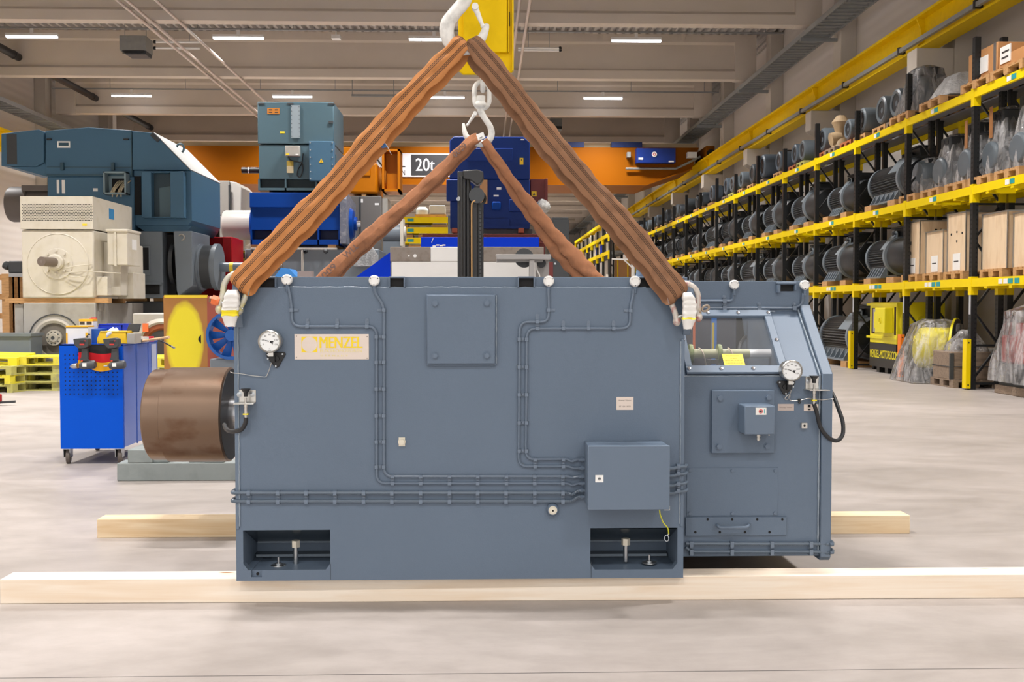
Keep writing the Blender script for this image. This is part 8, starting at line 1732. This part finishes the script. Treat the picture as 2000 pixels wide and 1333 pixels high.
# ---- far rack with white rolls and cartons, beyond the motor shelves
XF = 6.4
t = thing('pallet_rack', 'far yellow and black rack full of pale rolls, seen through the slings', 'rack', (XF, 62, 0))
ys = [52.5 + 2.8 * i for i in range(8)]; LF = (2.3, 4.05, 5.0 - .05)
for y in ys:
    for x in (XF, XF + 1.0): MB().box(x, x + .12, y, y + .12, 0, 5.6).build('post', RACKBLK, t, smooth=False)
for a, c in zip(ys, ys[1:]):
    for z in LF: MB().box(XF - .02, XF + .06, a, c, z, z + .18).box(XF - .03, XF + .1, a - .03, a + .15, z - .25, z + .2).build('beam', YEL, t, smooth=False)
for z in LF: MB().box(XF + .06, XF + 1.1, ys[0], ys[-1], z + .1, z + .16).build('shelf_deck', SHADE, t, smooth=False)
MB().box(XF - .02, XF + .06, ys[0], ys[-1], 5.75, 5.9).box(XF, XF + .1, ys[-1] - .1, ys[-1], 5.5, 5.9).build('top_rail', YEL, t, smooth=False)
for x in (XF + .5,): MB().bar((XF + .05, ys[0] + .05, 1.2), (XF + 1.05, ys[0] + .05, 2.4), .06, .06).bar((XF + .05, ys[0] + .05, 3.6), (XF + 1.05, ys[0] + .05, 2.6), .06, .06).build('end_brace', RACKBLK, t, smooth=False)
rnd = random.Random(4); rm = [mat('roll_white', '#e2ddd5', .6), mat('roll_cream', '#cfc1ab', .6), mat('roll_grey', '#9b958e', .6), mat('roll_tan', '#b58f66', .7)]
_rl = {}
for li, z in enumerate(LF):
    for bi in range(7):
        for q in range(4):
            y = ys[bi] + .4 + .62 * q; h = rnd.uniform(.35, .62) if li != 1 else rnd.uniform(.4, .7); ci = rnd.choice((0, 0, 0, 1, 1, 2)); kd = rnd.choice((0, 0, 1)); kk = (kd, ci)
            if (li, bi, q) in ((1, 1, 1), (1, 1, 2), (1, 2, 1)): kk = (1, 9)
            if kk not in _rl:
                m_ = rm[kk[1]] if kk[1] < 9 else BB
                b = MB(); (b.cyl((0, 0, 0), (0, 0, 1), .2, n=12) if kk[0] == 0 else b.box(-.25, .25, -.24, .24, 0, 1)); o = b.build('wrapped_roll' if kk[0] == 0 else 'carton', m_, base=False); _rl[kk] = o.data
            else: o = bpy.data.objects.new('wrapped_roll' if kk[0] == 0 else 'carton', _rl[kk]); COL.objects.link(o)
            o.location = (XF + .35, y, z + .18); o.scale = (1, 1, h); cw = {0: 'white', 1: 'cream', 2: 'grey', 9: 'bright blue'}[kk[1]]
            tag(o, f'{cw} {"roll" if kk[0] == 0 else "carton"} on the {("lower", "middle", "upper")[li]} shelf of the far rack', 'roll' if kk[0] == 0 else 'carton', f'{cw} {"rolls" if kk[0] == 0 else "cartons"} on the {("lower", "middle", "upper")[li]} shelf of the far rack')
# cartons piled at the near end of that rack, with a lifting table in front
for i, (z, lab) in enumerate(((2.5, 'large brown carton on the pallet at the near end of the far rack'), (4.3, 'long brown carton on the upper pallet at the near end of the far rack'))):
    r = thing('crate', lab, 'crate', (XF + .5, 51.6, z), 'brown cartons by the far rack'); CB = mat('cardboard', '#b98d63'); MB().box(XF + .13, XF + .95, 51, 52, z, z + (1.2 if i == 0 else .55)).build('carton', CB, r); b = MB()
    for x in (.25, .75): b.box(XF + x, XF + x + .06, 50.98, 52.02, z, z + (1.21 if i == 0 else .56))
    b.build('yellow_strap', YEL, r); MB().box(XF + .13, XF + .95, 51, 52, z - .14, z).build('carton_pallet', WOODP, r)
r = thing('shelf_stand', 'dark steel stand carrying the brown cartons at the far rack end', 'rack', (XF + .5, 51.5, 0))
for x in (XF + .0, XF + 1.0):
    for y in (50.9, 52.0): MB().box(x, x + .1, y, y + .1, 0, 5.0).build('post', RACKBLK, r, smooth=False)
for z in (2.22, 4.02): MB().box(XF + .1, XF + 1.0, 50.95, 52.05, z, z + .14).build('shelf_plate', GALV, r, smooth=False)
p = at(1225, 510, 40.0); r = thing('stand_arm', 'white metal trestle in front of the far rack', 'trestle', (p.x, 40, 0)); b = MB(); b.bar(at(1195, 506, 40), at(1236, 508, 40), .06, .06); b.bar(at(1218, 507, 40), at(1236, 524, 40), .05, .05); b.build('arm', PAPER, r); MB().bar((at(1236, 508, 40).x, 40, 0), at(1236, 506, 40), .1, .1).build('trestle_post', PAPER, r)

for p_ in (fan0, big1, big2):
    if p_.name not in used:
        for c_ in list(p_.children_recursive) + [p_]: bpy.data.objects.remove(c_)
# ---------------------------------------------------------------- picture settings
SC.view_settings.view_transform = 'Standard'; SC.view_settings.look = 'None'; SC.view_settings.gamma = 1; SC.view_settings.use_curve_mapping = False
SC.view_settings.exposure = 0.0
SC.cycles.use_denoising = True
SC.cycles.max_bounces = 6; SC.cycles.diffuse_bounces = 3; SC.cycles.glossy_bounces = 3; SC.cycles.transparent_max_bounces = 12
SC.cycles.use_adaptive_sampling = True; SC.cycles.adaptive_threshold = .04
SC.cycles.sample_clamp_indirect = 6
